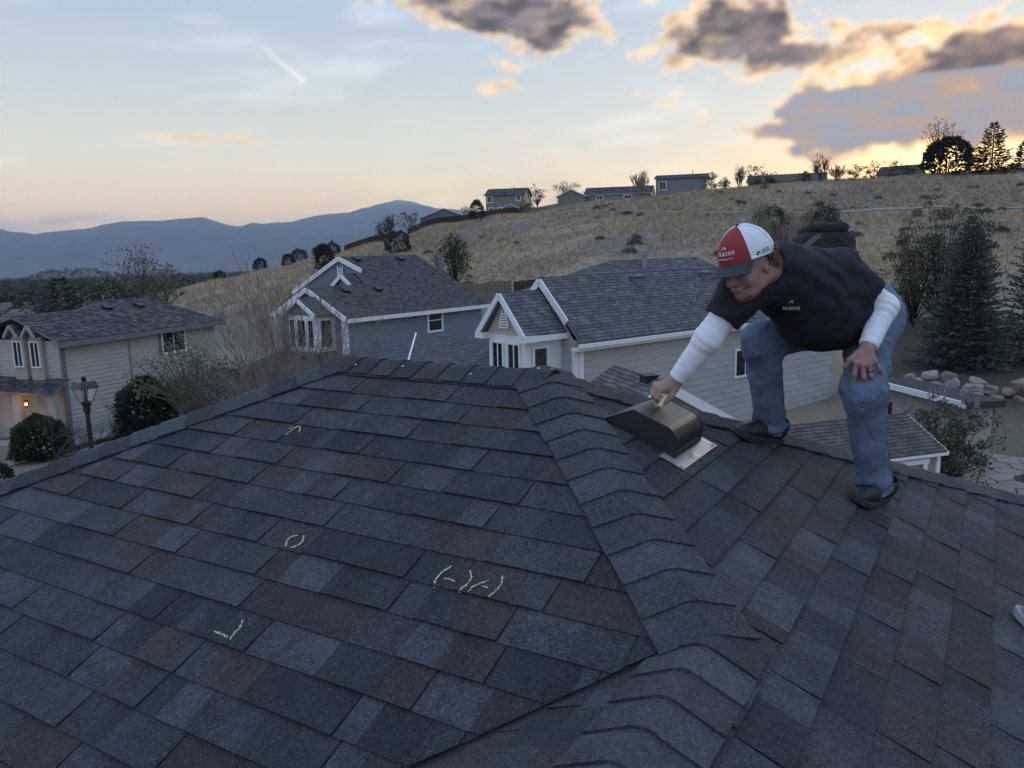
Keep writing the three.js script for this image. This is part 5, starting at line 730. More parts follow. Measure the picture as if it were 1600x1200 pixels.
bareTree('crest_tree', 'fan-shaped leafless tree left of the small grey crest house', -72.4, -179.5, 7.2, 9, { levels: 4, r0: 0.07, first: 0.42, lean: 0.38, wander: 0.1, up: 0.1, spread: 0.5, ratio: 0.62, rmin: 0.03, kids: [4, 3, 3, 2] }, [twigTan, twigTan], 88);
const crest = [[-57.5, -186.7, 4.2, 4.2], [-56.4, -194, 3.0, 3.0], [-51.8, -190, 5.0, 3.4], [-48.2, -192.2, 6.2, 4.4], [-47.1, -200, 3.4, 2.8], [-38.4, -199, 3.2, 3.2], [-35.5, -201, 6.2, 4.0], [-31.9, -201, 4.4, 4.0], [-28.6, -203, 4.4, 3.8], [-24.5, -203, 4.2, 5.6], [-20.7, -205, 5.2, 4.8], [-17.9, -211, 3.0, 3.4]];
const crestLab = ['olive bush against the right wall of the grey crest house', 'little bush standing alone right of the grey crest house', 'leftmost twiggy shrub of the row right of the grey crest house', 'tallest airy shrub left of the brown roof on the crest', 'low shrub in front of the brown roof, left end', 'low shrub in front of the brown roof below its chimney', 'tall twiggy shrub right beside the chimney on the crest', 'second twiggy shrub right of the crest chimney', 'third twiggy shrub right of the crest chimney', 'wide dull green shrub in the middle of the crest row', 'rounded green shrub near the right end of the crest row', 'last low shrub of the crest row before the big dark trees'];
crest.forEach(([x, z, h, w], i) => i === 6 || i === 2 || i === 7 ? bareTree('crest_shrub', crestLab[i], x, z, h, 8, { levels: 3, r0: 0.06, first: 0.45, lean: 0.3, wander: 0.12, up: 0.1, spread: 0.6, ratio: 0.62, rmin: 0.03, kids: [4, 4, 3] }, [twigDark, twigDark], 200 + i, 'shrub', 'shrubs along the crest') : leafyTree('crest_shrub', crestLab[i], x, z, h, w, i % 2 ? [0.09, 0.085, 0.045] : [0.07, 0.08, 0.045], { seed: 200 + i, trunk: 0.08, clumps: 26, clump: 0.75, leaves: 20, size: 0.3, limbR: 0.05, cat: 'shrub', group: 'shrubs along the crest' }));
leafyTree('crest_tree', 'tall thin-crowned tree standing against the setting sun', -11.3, -209.4, 13.0, 10, [0.055, 0.05, 0.03], { seed: 231, trunk: 0.3, clumps: 70, clump: 0.95, leaves: 13, size: 0.26, limbR: 0.16, limbEvery: 1, bark: barkDark });
juniper('crest_juniper', 'huge round black juniper on the crest under the sun', -9.5, -201.6, 8.4, 10.4, [0.03, 0.036, 0.022], { seed: 232, n: 1500, len: 0.8, blades: 4 });
conifer('crest_spruce', 'dark pointed spruce right of the round juniper on the crest', -1.0, -207.2, 11.0, 9.0, [0.028, 0.036, 0.024], { seed: 233, whorls: 20, perWhorl: 10, dens: 3.2, len: 0.8, blades: 3, pow: 0.75 });
leafyTree('crest_tree', 'dark shrub between the round juniper and the spruce', -5.2, -208, 7.0, 6, [0.04, 0.04, 0.025], { seed: 234, trunk: 0.1, clumps: 40, clump: 0.9, leaves: 20, size: 0.3, limbR: 0.08 });
conifer('crest_spruce', 'dark conifer cut by the right edge on the crest', 5.2, -212.7, 6.4, 6.4, [0.028, 0.036, 0.024], { seed: 235, whorls: 14, perWhorl: 10, dens: 3.2, len: 0.8, blades: 3 });
// -- mid-slope bushes behind the man
leafyTree('hill_pinyon', 'taller dark pinyon on the slope behind the man\'s head', -16.0, -72.0, 6.6, 3.6, [0.055, 0.068, 0.04], { seed: 241, trunk: 0.05, clumps: 120, clump: 0.55, leaves: 44, size: 0.26, needle: true, group: 'pinyons behind the man' });
leafyTree('hill_pinyon', 'lower dark pinyon on the slope behind the backpack', -12.4, -75.6, 6.4, 3.6, [0.055, 0.068, 0.04], { seed: 242, trunk: 0.05, clumps: 120, clump: 0.55, leaves: 44, size: 0.26, needle: true, group: 'pinyons behind the man' });
bareTree('pale_shrub', 'pale leafless shrub on the slope above the man\'s cap', -14.4, -69.8, 6.6, 22, { levels: 3, r0: 0.035, first: 0.5, lean: 0.42, wander: 0.1, up: 0.06, spread: 0.5, ratio: 0.6, rmin: 0.012, kids: [4, 3, 3] }, [twigTan, twigTan], 243, 'shrub');
// -- the spruces on the bank at the right
conifer('blue_spruce', 'large blue spruce on the bank right of the man', 0.55, -43.2, 8.1, 5.0, cBlue, { seed: 251, whorls: 50, perWhorl: 15, dens: 15, len: 0.19, blades: 5, sink: 0.6 });
conifer('dark_spruce', 'dark spruce cut by the right edge of the picture', 3.7, -45.0, 9.2, 4.6, [0.085, 0.11, 0.10], { seed: 252, whorls: 40, perWhorl: 12, dens: 10, len: 0.19, blades: 4, sink: 0.4 });
leafyTree('bank_pine', 'dark olive pine behind the blue spruce', -1.0, -52.5, 8.2, 5.6, [0.085, 0.088, 0.055], { seed: 253, trunk: 0.06, clumps: 130, clump: 0.42, leaves: 44, size: 0.2, needle: true, limbR: 0.1, bark: barkDark });
leafyTree('bank_pine', 'lower dark pine between the man and the blue spruce', -2.6, -52.0, 6.0, 3.6, [0.085, 0.085, 0.055], { seed: 254, trunk: 0.05, clumps: 80, clump: 0.45, leaves: 40, size: 0.2, needle: true, limbR: 0.08, bark: barkDark });
// -- lilac with its flower heads, and a sapling
{
  const g = leafyTree('lilac_bush', 'lilac bush with pale purple flower heads beside the shed', 0.75, -23.9, 3.2, 2.7, [0.095, 0.10, 0.06], { seed: 261, trunk: 0.04, clumps: 120, clump: 0.34, leaves: 44, size: 0.09, limbR: 0.04, cat: 'bush' });
  const rnd = RNG(9); for (let i = 0; i < 26; i++) { const m = new MB(), d = rdir(rnd), p = V(d.x * 1.15 - 0.25, 2.5 + Math.abs(d.y) * 0.95 + (d.x < 0 ? -0.3 : 0), d.z * 1.1 + 0.2); for (let k = 0; k < 46; k++) { const t = rnd(), q = p.clone().addScaledVector(rdir(rnd), 0.085 * (1 - t * 0.7)).add(V(0, t * 0.22, 0)); leaf(m, q, 0.035, rnd, [0.33, 0.24, 0.34]); } m.build('flower_head', leafMat, g); }
}
leafyTree('sapling', 'thin young tree with sparse leaves beside the lilac', 1.75, -26.9, 2.7, 1.0, [0.08, 0.09, 0.05], { seed: 263, trunk: 0.45, clumps: 22, clump: 0.16, leaves: 16, size: 0.07, limbR: 0.018, limbEvery: 1, bark: barkDark });
const PATH = [[-64, -137.2], [-59.1, -138.9], [-51.7, -141.1], [-45, -142.7], [-35, -145], [-24.8, -147.8], [-9.4, -156], [4.9, -163.5], [14, -169]];
// ------------------------------------------------------------------ grass and brush on the hill
{
  const rnd = RNG(300), mk = (k, len, seed) => { const r2 = RNG(seed), m = new MB(); for (let i = 0; i < k; i++) { const a = r2() * 6.283, le = 0.45 + r2() * 0.5, d = V(Math.cos(a) * le, 1, Math.sin(a) * le).normalize(), s = V(-Math.sin(a), 0, Math.cos(a)), L = len * (0.5 + r2() * 0.7), b = V((r2() - 0.5) * 0.16, -0.03, (r2() - 0.5) * 0.16), w = 0.018; const tp = b.clone().addScaledVector(d, L).add(V(Math.cos(a) * 0.05, -0.02, Math.sin(a) * 0.05)); m.tri(b.clone().addScaledVector(s, -w), b.clone().addScaledVector(s, w), tp); } return m.geo(); };
  const geo = mk(9, 0.42, 301), mat = new THREE.MeshStandardMaterial({ color: 0xffffff, roughness: 1 }), N = 90000, im = new THREE.InstancedMesh(geo, mat, N), M = new THREE.Matrix4(), q = new THREE.Quaternion(), up = V(0, 1, 0), col = new THREE.Color(); let n = 0, guard = 0;
  while (n < N && guard++ < 900000) {
    const a = -62 + rnd() * 68, r = 48 + Math.pow(rnd(), 0.75) * 178, x = EYE.x + Math.sin(a * D2R) * r, z = EYE.z - Math.cos(a * D2R) * r; if (PATH.some((p, i) => i && (() => { const q = PATH[i - 1], ux = p[0] - q[0], uz = p[1] - q[1], k = clamp(((x - q[0]) * ux + (z - q[1]) * uz) / (ux * ux + uz * uz), 0, 1), ex = x - q[0] - ux * k, ez = z - q[1] - uz * k; return ex * ex + ez * ez < 2.2 && true; })())) continue;
    if (a > -9 && r < 74) continue; if (a < -46 && r < 75) continue; const den = fbm(x * 0.06, z * 0.06, 44, 3); if (den < 0.40 && rnd() < 0.7) continue;
    const y = groundH(x, z), s = (0.55 + rnd() * 0.8) * (1 + r / 260); q.setFromAxisAngle(up, rnd() * 6.283); M.compose(V(x, y - 0.02, z), q, V(s, s * (0.7 + 0.6 * rnd()), s)); im.setMatrixAt(n, M);
    const k = rnd(), gsh = fbm(x * 0.1, z * 0.1, 55, 3); k < 0.68 ? col.setRGB(0.45 + 0.14 * gsh, 0.345 + 0.10 * gsh, 0.245) : k < 0.9 ? col.setRGB(0.29, 0.24, 0.195) : col.setRGB(0.25, 0.225, 0.155); const jj = 0.75 + rnd() * 0.5; col.multiplyScalar(jj); im.setColorAt(n, col); n++;
  }
  im.count = n; im.name = numbered('hill_grass'); tag(im, 'dry tufted grass covering the hillside', 'grass', null, 'stuff'); scene.add(im);
  // sagebrush: separate small shrubs scattered over the slope
  const r3 = RNG(310), protos = [0, 1, 2].map(i => { const m = new MB(), rr = RNG(320 + i); for (let k = 0; k < 150; k++) { const d = rdir(rr); d.y = Math.abs(d.y); tuft(m, V(d.x * 0.34, d.y * 0.28, d.z * 0.34), d.clone().add(V(0, 0.4, 0)).normalize(), 0.26, 0.04, 2, 0.4, rr, i === 1 ? [0.15, 0.16, 0.12] : i === 2 ? [0.19, 0.175, 0.13] : [0.13, 0.135, 0.09]); } return m.geo(); });
  const spots = []; for (const [a0, a1, r0, r1, k] of [[-40, -26, 62, 180, 12], [-26, -14, 95, 190, 22], [-14, 1.2, 80, 195, 46]]) for (let i = 0; i < k; i++) spots.push([mix(a0, a1, r3()), mix(r0, r1, Math.pow(r3(), 0.8))]);
  spots.forEach(([a, r], i) => { const x = EYE.x + Math.sin(a * D2R) * r, z = EYE.z - Math.cos(a * D2R) * r, m = addMesh(protos[i % 3], leafMat, 'sagebrush', scene); m.position.set(x, groundH(x, z) - 0.05, z); const s = 0.7 + r3() * 1.0; m.scale.set(s * 1.3, s * 1.1, s * 1.2); m.rotation.y = r3() * 6; tag(m, ['low olive brush clump on the dry grass hillside', 'low grey-green sage clump on the dry grass hillside', 'low tan dead brush clump on the dry grass hillside'][i % 3], 'shrub', ['olive brush clumps on the hillside', 'sage clumps on the hillside', 'dead brush clumps on the hillside'][i % 3]); });
}
// ------------------------------------------------------------------ street lamp
{
  const g = thing('street_lamp', 'unlit black post-top street lantern on the tan lawn left of our roof', 'street lamp', [-20.5, 0, -9.8]); g.position.y = groundH(-20.5, -9.8);
  const b = 4.25, lathe = (pts, name, par = g) => addMesh(new THREE.LatheGeometry(pts.map(p => new THREE.Vector2(...p)), 20), blackMetal, name, par);
  lathe([[0, -0.1], [0.16, -0.1], [0.16, 0.3], [0.11, 0.4], [0.085, 0.55], [0.066, b - 0.9], [0.062, b - 0.55], [0, b - 0.55]], 'post');
  lathe([[0, b - 0.57], [0.07, b - 0.57], [0.085, b - 0.5], [0.105, b - 0.46], [0.105, b - 0.40], [0.085, b - 0.36], [0.12, b - 0.33], [0.14, b - 0.26], [0.14, b - 0.2], [0, b - 0.2]], 'collar');
  const hw0 = 0.115, hw1 = 0.235, y0 = b - 0.2, y1 = b + 0.18, fr = new MB(); for (const [sx, sz] of [[1, 1], [1, -1], [-1, 1], [-1, -1]]) { const m = new MB(); m.tube([V(sx * hw0, y0 - 0.02, sz * hw0), V(sx * hw1, y1, sz * hw1)], 0.011, 6, true); m.build('lantern_bar', blackMetal, g); }
  const gl = new MB(); for (let k = 0; k < 4; k++) { const r = k * Math.PI / 2, R = (x, y, z) => V(x * Math.cos(r) + z * Math.sin(r), y, -x * Math.sin(r) + z * Math.cos(r)); const m = new MB(); m.quad(R(-hw0 * 0.94, y0, hw0 * 0.97), R(hw0 * 0.94, y0, hw0 * 0.97), R(hw1 * 0.94, y1, hw1 * 0.97), R(-hw1 * 0.94, y1, hw1 * 0.97)); m.build('lantern_pane', new THREE.MeshPhysicalMaterial({ color: 0xffffff, roughness: 0.12, transmission: 1, thickness: 0 }), g); }
  lathe([[0, y0], [0.035, y0], [0.035, y1 - 0.08], [0.028, y1], [0, y1]], 'lamp_stem');
  const rf = new MB(), q = (h, y) => [V(-h, y, h), V(h, y, h), V(h, y, -h), V(-h, y, -h)], r0 = q(0.275, y1), r1 = q(0.275, y1 + 0.02), r2 = q(0.215, y1 + 0.19), r3 = q(0.185, y1 + 0.215); for (const [a, c] of [[r0, r1], [r1, r2], [r2, r3]]) for (let k = 0; k < 4; k++) rf.quad(a[k], a[(k + 1) % 4], c[(k + 1) % 4], c[k]); rf.quad(r3[0], r3[1], r3[2], r3[3]); rf.quad(r0[3], r0[2], r0[1], r0[0]); rf.build('lantern_roof', new THREE.MeshStandardMaterial({ color: new THREE.Color().setRGB(0.06, 0.062, 0.068), roughness: 0.4, metalness: 0.4 }), g);
  lathe([[0, y1 + 0.21], [0.065, y1 + 0.21], [0.065, y1 + 0.28], [0.08, y1 + 0.29], [0.08, y1 + 0.31], [0.03, y1 + 0.335], [0.018, y1 + 0.355], [0, y1 + 0.36]], 'finial');
}
// ------------------------------------------------------------------ fences
const plank = c => new THREE.MeshStandardMaterial({ color: new THREE.Color().setRGB(...c), roughness: 1, map: rep(barkTex, 3, 0.4), bumpMap: rep(barkTex, 3, 0.4), bumpScale: 0.006 });
const plankMats = [plank([0.17, 0.15, 0.13]), plank([0.21, 0.185, 0.16]), plank([0.145, 0.125, 0.11])], plankWarm = plank([0.30, 0.18, 0.09]), plankBrown = plank([0.10, 0.065, 0.045]), plankPale = plank([0.34, 0.29, 0.235]);
function fence(label, pts, h, bw, mats, seed, single, step = 0) {
  const p0 = pts[0], g = thing('fence', label, 'fence', [p0[0], groundH(...p0), p0[1]]), rnd = RNG(seed), all = new MB(), rails = new MB(), gy = g.position.y;
  for (let s = 0; s < pts.length - 1; s++) {
    const a = pts[s], b = pts[s + 1], L = Math.hypot(b[0] - a[0], b[1] - a[1]), n = Math.floor(L / bw), ux = (b[0] - a[0]) / L, uz = (b[1] - a[1]) / L, d = V(ux, 0, uz), nn = V(-uz, 0, ux);
    for (let i = 0; i < n; i++) {
      const k = (i + 0.5) * bw, x = a[0] + ux * k, z = a[1] + uz * k, y = groundH(x, z), hh = h * (0.96 + rnd() * 0.06), O = V(x - p0[0], y - gy, z - p0[1]), m = single ? new MB() : all, w = bw * 0.47, tilt = (rnd() - 0.5) * 0.015;
      m.box(-w, w, -0.1, hh, -0.011, 0.011, p => O.clone().addScaledVector(d, p.x + p.y * tilt).addScaledVector(nn, p.z + (rnd() - 0.5) * 0.004).add(V(0, p.y, 0)));
      if (single) m.build('fence_board', mats[Math.floor(rnd() * mats.length)], g);
    }
    for (const ry of [0.35, h - 0.35]) for (let i = 0; i < L; i += 2.4) { const e = Math.min(L, i + 2.4), A = V(a[0] + ux * i - p0[0], groundH(a[0] + ux * i, a[1] + uz * i) - gy + ry, a[1] + uz * i - p0[1]).addScaledVector(nn, -0.04), B = V(a[0] + ux * e - p0[0], groundH(a[0] + ux * e, a[1] + uz * e) - gy + ry, a[1] + uz * e - p0[1]).addScaledVector(nn, -0.04); bar(rails, A, B, 0.04, 0.09); }
  }
  if (!single) stuff(all.build('fence_boards', mats[0], g)); stuff(rails.build('fence_rails', mats[0], g)); return g;
}
{
  const g = fence('weathered grey plank fence with two warm boards beside the left house', [[-37.0, -22.9], [-25.4, -25.3]], 1.85, 0.145, plankMats, 401, true); const bs = g.children.filter(c => c.name === 'fence_board'); for (const i of [3, 4, 5, 6]) { bs[i].material = plankWarm; bs[i].userData.label = 'warm brown newer board'; }
}
fence('pale weathered back fence at the foot of the hill, between the houses', [[-42.8, -60.5], [-37.8, -62.4]], 2.0, 0.16, [plankPale], 402, false);
fence('dark brown back fence running up behind the tan house', [[-37.7, -62.5], [-35.6, -64.9]], 1.9, 0.16, [plankBrown], 403, false);
fence('brown fence along the crest in front of the blue roof and olive house', [[-131, -164.5], [-114.4, -172.3], [-101.8, -175.4]], 2.0, 0.3, [plankBrown], 404, false);
fence('brown fence end on the skyline left of the leafless crest tree', [[-152, -163.0], [-136, -165.5]], 2.0, 0.3, [plankBrown], 405, false);
fence('short pale fence right of the olive house on the crest', [[-101.0, -174.5], [-93.3, -178.4]], 1.6, 0.3, [plankPale], 406, false);
// ------------------------------------------------------------------ houses farther off
function farHouse(name, label, x, z, turn, L, Wd, hE, rise, wall, pal, wins, o = {}) {
  const g = thing(name, label, 'house', [x, groundH(x, z) - 0.4 + (o.lift || 0), z], turn * D2R, o.group), m = new MB(), b = hE + 0.4; m.box(-L / 2, L / 2, 0, b, -Wd / 2, Wd / 2); for (const s of [-1, 1]) m.tri(V(s * L / 2, b, -Wd / 2 * s * -1), V(s * L / 2, b, Wd / 2 * s * -1), V(s * L / 2, b + rise, 0)); m.build('wall', wall, g);
  const oh = 0.45, k = rise / (Wd / 2), y0 = b - oh * k, r = new MB(), P = (sx, y, zz) => V(sx, y, zz), X0 = -L / 2 - oh, X1 = L / 2 + oh; const S = [[P(X0, y0, Wd / 2 + oh), P(X1, y0, Wd / 2 + oh), P(X1, b + rise, 0), P(X0, b + rise, 0)], [P(X1, y0, -Wd / 2 - oh), P(X0, y0, -Wd / 2 - oh), P(X0, b + rise, 0), P(X1, b + rise, 0)]]; shingles(r, S[0], pal, 7, o.expo || 0.35, 0.8); shingles(r, S[1], pal, 9, o.expo || 0.35, 0.8); const rf = r.build('roof', roofMat, g); const d = new MB(); S.forEach(p => sideSlab(d, p, 0.16)); d.build('roof_board', o.trim || greyTrim, rf);
  for (const [u, y, w, h, tr] of wins || []) windowUnit(g, V(0, 0.4, Wd / 2), X, Zv, u, u + w, y, y + h, w > 1.3 ? 2 : 1, 0.18, tr || whiteTrim);
  for (const [u, y, w, h] of o.endWins || []) windowUnit(g, V(L / 2, 0.4, 0), nZ, X, u, u + w, y, y + h, 1, 0.18, whiteTrim);
  if (o.chimney) { const c = new MB(); c.box(o.chimney[0] - 0.45, o.chimney[0] + 0.45, b, b + rise + o.chimney[1], -0.4, 0.4); c.build('chimney', o.chimneyMat || STD([0.25, 0.22, 0.2], 0.9), g); }
  for (const [u, zz] of o.pipes || []) pipe(g, V(u, b + rise - Math.abs(zz) * k, zz), 0.8, 0.1); return g;
}
const olive = paint([0.22, 0.215, 0.17]), slate = paint([0.20, 0.21, 0.215]), blueW = paint([0.13, 0.17, 0.22]), tanW = paint([0.36, 0.30, 0.22]), darkW = paint([0.12, 0.10, 0.09]);
farHouse('crest_house', 'two-storey olive house on the crest above the blue house', -110.2, -181.5, 16, 10.2, 8, 5.2, 1.7, olive, PAL.dark, [[-4.8, 3.1, 1.5, 1.7], [3.0, 3.4, 1.4, 1.5], [-4.4, 0.6, 1.5, 1.3], [-2.0, 0.6, 1.9, 1.3]], { pipes: [[1.5, 0]], group: 'houses on the crest' });
{ const g = farHouse('crest_shed', 'little pale blue gabled shed in front of the olive crest house', -106.0, -176.2, 16 - 90, 3.0, 4.0, 2.0, 0.9, paint([0.28, 0.33, 0.36]), PAL.grey, [], { trim: whiteTrim, group: 'houses on the crest' }); g.userData.category = 'shed'; }
farHouse('crest_house', 'blue gabled house with a boxy chimney on the crest, left of the olive house', -124.5, -173.0, -62, 9, 12.5, 1.7, 2.3, blueW, PAL.dark, [], { chimney: [-4.9, -0.2], chimneyMat: blueW, trim: whiteTrim, group: 'houses on the crest' });
farHouse('crest_house', 'low house with a grey roof right of the olive house', -94.5, -188, -70, 8, 7, 2.4, 1.6, paint([0.2, 0.185, 0.16]), PAL.brown, [], { trim: whiteTrim, group: 'houses on the crest' });
farHouse('crest_house', 'long low dark-roofed house with a brick chimney on the crest', -85.0, -196.5, 16, 17, 8, 2.6, 1.8, paint([0.24, 0.23, 0.21]), PAL.dark, [[-5.6, 0.9, 1.8, 1.2], [1.5, 0.9, 2.2, 1.1]], { chimney: [4.8, 1.2], trim: whiteTrim, group: 'houses on the crest', lift: -0.7 });
farHouse('crest_house', 'tall narrow grey house with a dark roof on the crest', -66.6, -192.6, 14, 12.0, 8, 4.2, 1.0, slate, PAL.dark, [[-5.3, 1.3, 1.9, 2.2]], { pipes: [[2.5, 0]], group: 'houses on the crest', lift: -0.6 });
farHouse('crest_house', 'brown roof with a stone chimney half hidden behind the crest shrubs', -48.0, -222.0, 8, 19, 9, 1.6, 1.9, darkW, PAL.brown, [], { chimney: [7.2, 1.7], group: 'houses on the crest', lift: -1.0 });
farHouse('crest_house', 'dark roof peak left of the big dark trees on the crest', -21.5, -232, -10, 9, 9, 1.6, 2.2, darkW, PAL.dark, [], { group: 'houses on the crest', lift: -1.0 });
farHouse('street_house', 'dark-roofed house at the left edge beyond the tan house', -52.5, -20.5, 62, 9, 9, 3.5, 1.6, paint([0.20, 0.19, 0.175]), PAL.dark, [], { group: 'houses down the street' });
farHouse('street_house', 'ochre gabled house with a white rake behind the conifers', -88.5, -47.0, -12, 8, 9.5, 3.0, 2.9, tanW, PAL.dark, [], { trim: whiteTrim, group: 'houses down the street' });
farHouse('street_house', 'low tan house with a white eave at the left edge', -78.5, -38.0, 10, 8, 7, 3.0, 1.6, paint([0.30, 0.25, 0.19]), PAL.dark, [], { trim: whiteTrim, group: 'houses down the street', lift: -0.4 });
farHouse('street_house', 'blue-grey roofed white house far left behind the ochre gable', -104.0, -52.0, 58, 12, 9, 4.6, 2.2, paint([0.55, 0.57, 0.6]), [[0.2, 0.23, 0.27], [0.24, 0.27, 0.31]], [[-4, 1.4, 1.5, 1.4], [1.5, 1.4, 1.5, 1.4]], { group: 'houses down the street', lift: -0.4 });
farHouse('street_house', 'small orange-tan gable seen over the left house roof', -114.8, -67.2, -38, 5, 6, 4.3, 2.6, paint([0.42, 0.30, 0.2]), PAL.dark, [], { trim: whiteTrim, group: 'houses down the street' });
// ------------------------------------------------------------------ the town on the plain: too many and too far to tell apart
{
  const rnd = RNG(500), hm = new MB(); hm.color(1, 1, 1); hm.box(-0.5, 0.5, 0, 0.6, -0.4, 0.4); hm.color(0.35, 0.34, 0.36); for (const s of [1, -1]) { const P = (x, y, z) => V(x, y, z * s); s > 0 ? hm.quad(P(-0.55, 0.55, 0.47), P(0.55, 0.55, 0.47), P(0.55, 1, 0), P(-0.55, 1, 0)) : hm.quad(P(0.55, 0.55, 0.47), P(-0.55, 0.55, 0.47), P(-0.55, 1, 0), P(0.55, 1, 0)); hm.tri(P(-0.5 * s, 0.6, 0.4 * s), P(-0.5 * s, 0.6, -0.4 * s), P(-0.5 * s, 0.97, 0)); }
  const N = 5200, im = new THREE.InstancedMesh(hm.geo(), new THREE.MeshStandardMaterial({ vertexColors: true, roughness: 0.9 }), N), M = new THREE.Matrix4(), q = new THREE.Quaternion(), up = V(0, 1, 0), c = new THREE.Color(); let n = 0;
  for (let i = 0; i < N; i++) { const a = -92 + rnd() * 58, r = 260 * Math.pow(45, Math.pow(rnd(), 0.9)); if (a > -50 && r < 900) continue; if (r < 420) continue; const x = EYE.x + Math.sin(a * D2R) * r, z = EYE.z - Math.cos(a * D2R) * r, s = 7 + rnd() * 5, k = 1 + r / 5000; q.setFromAxisAngle(up, rnd() * 6.283); M.compose(V(x, groundH(x, z) - 1.0, z), q, V(s * k * 1.2, s * 0.62, s * k)); im.setMatrixAt(n, M); const t = rnd(); t < 0.5 ? c.setRGB(0.34, 0.30, 0.25) : t < 0.75 ? c.setRGB(0.26, 0.27, 0.29) : t < 0.92 ? c.setRGB(0.5, 0.48, 0.45) : c.setRGB(0.7, 0.7, 0.7); im.setColorAt(n++, c); }
  im.count = n; im.name = numbered('distant_town'); tag(im, 'houses of the town spread over the far plain', 'town', null, 'stuff'); scene.add(im);
  const tm = new MB(), r2 = RNG(501); for (let k = 0; k < 60; k++) { const d = rdir(r2); tuft(tm, V(d.x * 0.35, 0.55 + d.y * 0.35, d.z * 0.35), d, 0.28, 0.09, 2, 0.4, r2, [1, 1, 1]); }
  const NT = 16000, it = new THREE.InstancedMesh(tm.geo(), leafMat, NT); n = 0;
  for (let i = 0; i < NT; i++) { const a = -92 + rnd() * 58, r = 230 * Math.pow(50, Math.pow(rnd(), 0.85)); if (a > -50 && r < 900) continue; if (r < 420) continue; const x = EYE.x + Math.sin(a * D2R) * r, z = EYE.z - Math.cos(a * D2R) * r, s = (4.5 + rnd() * 4.5) * (1 + r / 6000); q.setFromAxisAngle(up, rnd() * 6.283); M.compose(V(x, groundH(x, z) - 0.8, z), q, V(s * 1.15, s, s * 1.15)); it.setMatrixAt(n, M); const t = rnd(); t < 0.6 ? c.setRGB(0.045, 0.058, 0.036) : t < 0.85 ? c.setRGB(0.085, 0.09, 0.05) : c.setRGB(0.11, 0.095, 0.065); it.setColorAt(n++, c); }
  it.count = n; it.name = numbered('distant_trees'); tag(it, 'trees of the town spread over the far plain', 'trees', null, 'stuff'); scene.add(it);
}
// ------------------------------------------------------------------ footpath on the hill
{
  const pts = PATH, c = new THREE.CatmullRomCurve3(pts.map(p => V(p[0], 0, p[1]))), m = new MB(), n = 120;
  const at = (k, s) => { const p = c.getPoint(k), t = c.getTangent(k), x = p.x - t.z * s, z = p.z + t.x * s; return V(x, groundH(x, z) + 0.16, z); };
  for (let i = 0; i < n; i++) { const a = i / n, b = (i + 1) / n; m.quad(at(a, 0.75), at(b, 0.75), at(b, -0.75), at(a, -0.75)); }
  const f = m.build('footpath', new THREE.MeshStandardMaterial({ color: new THREE.Color().setRGB(0.38, 0.33, 0.27), roughness: 1, map: rep(grainTex, 0.3) }), scene); structure(f); f.userData.label = 'pale gravel footpath crossing the hillside';
}
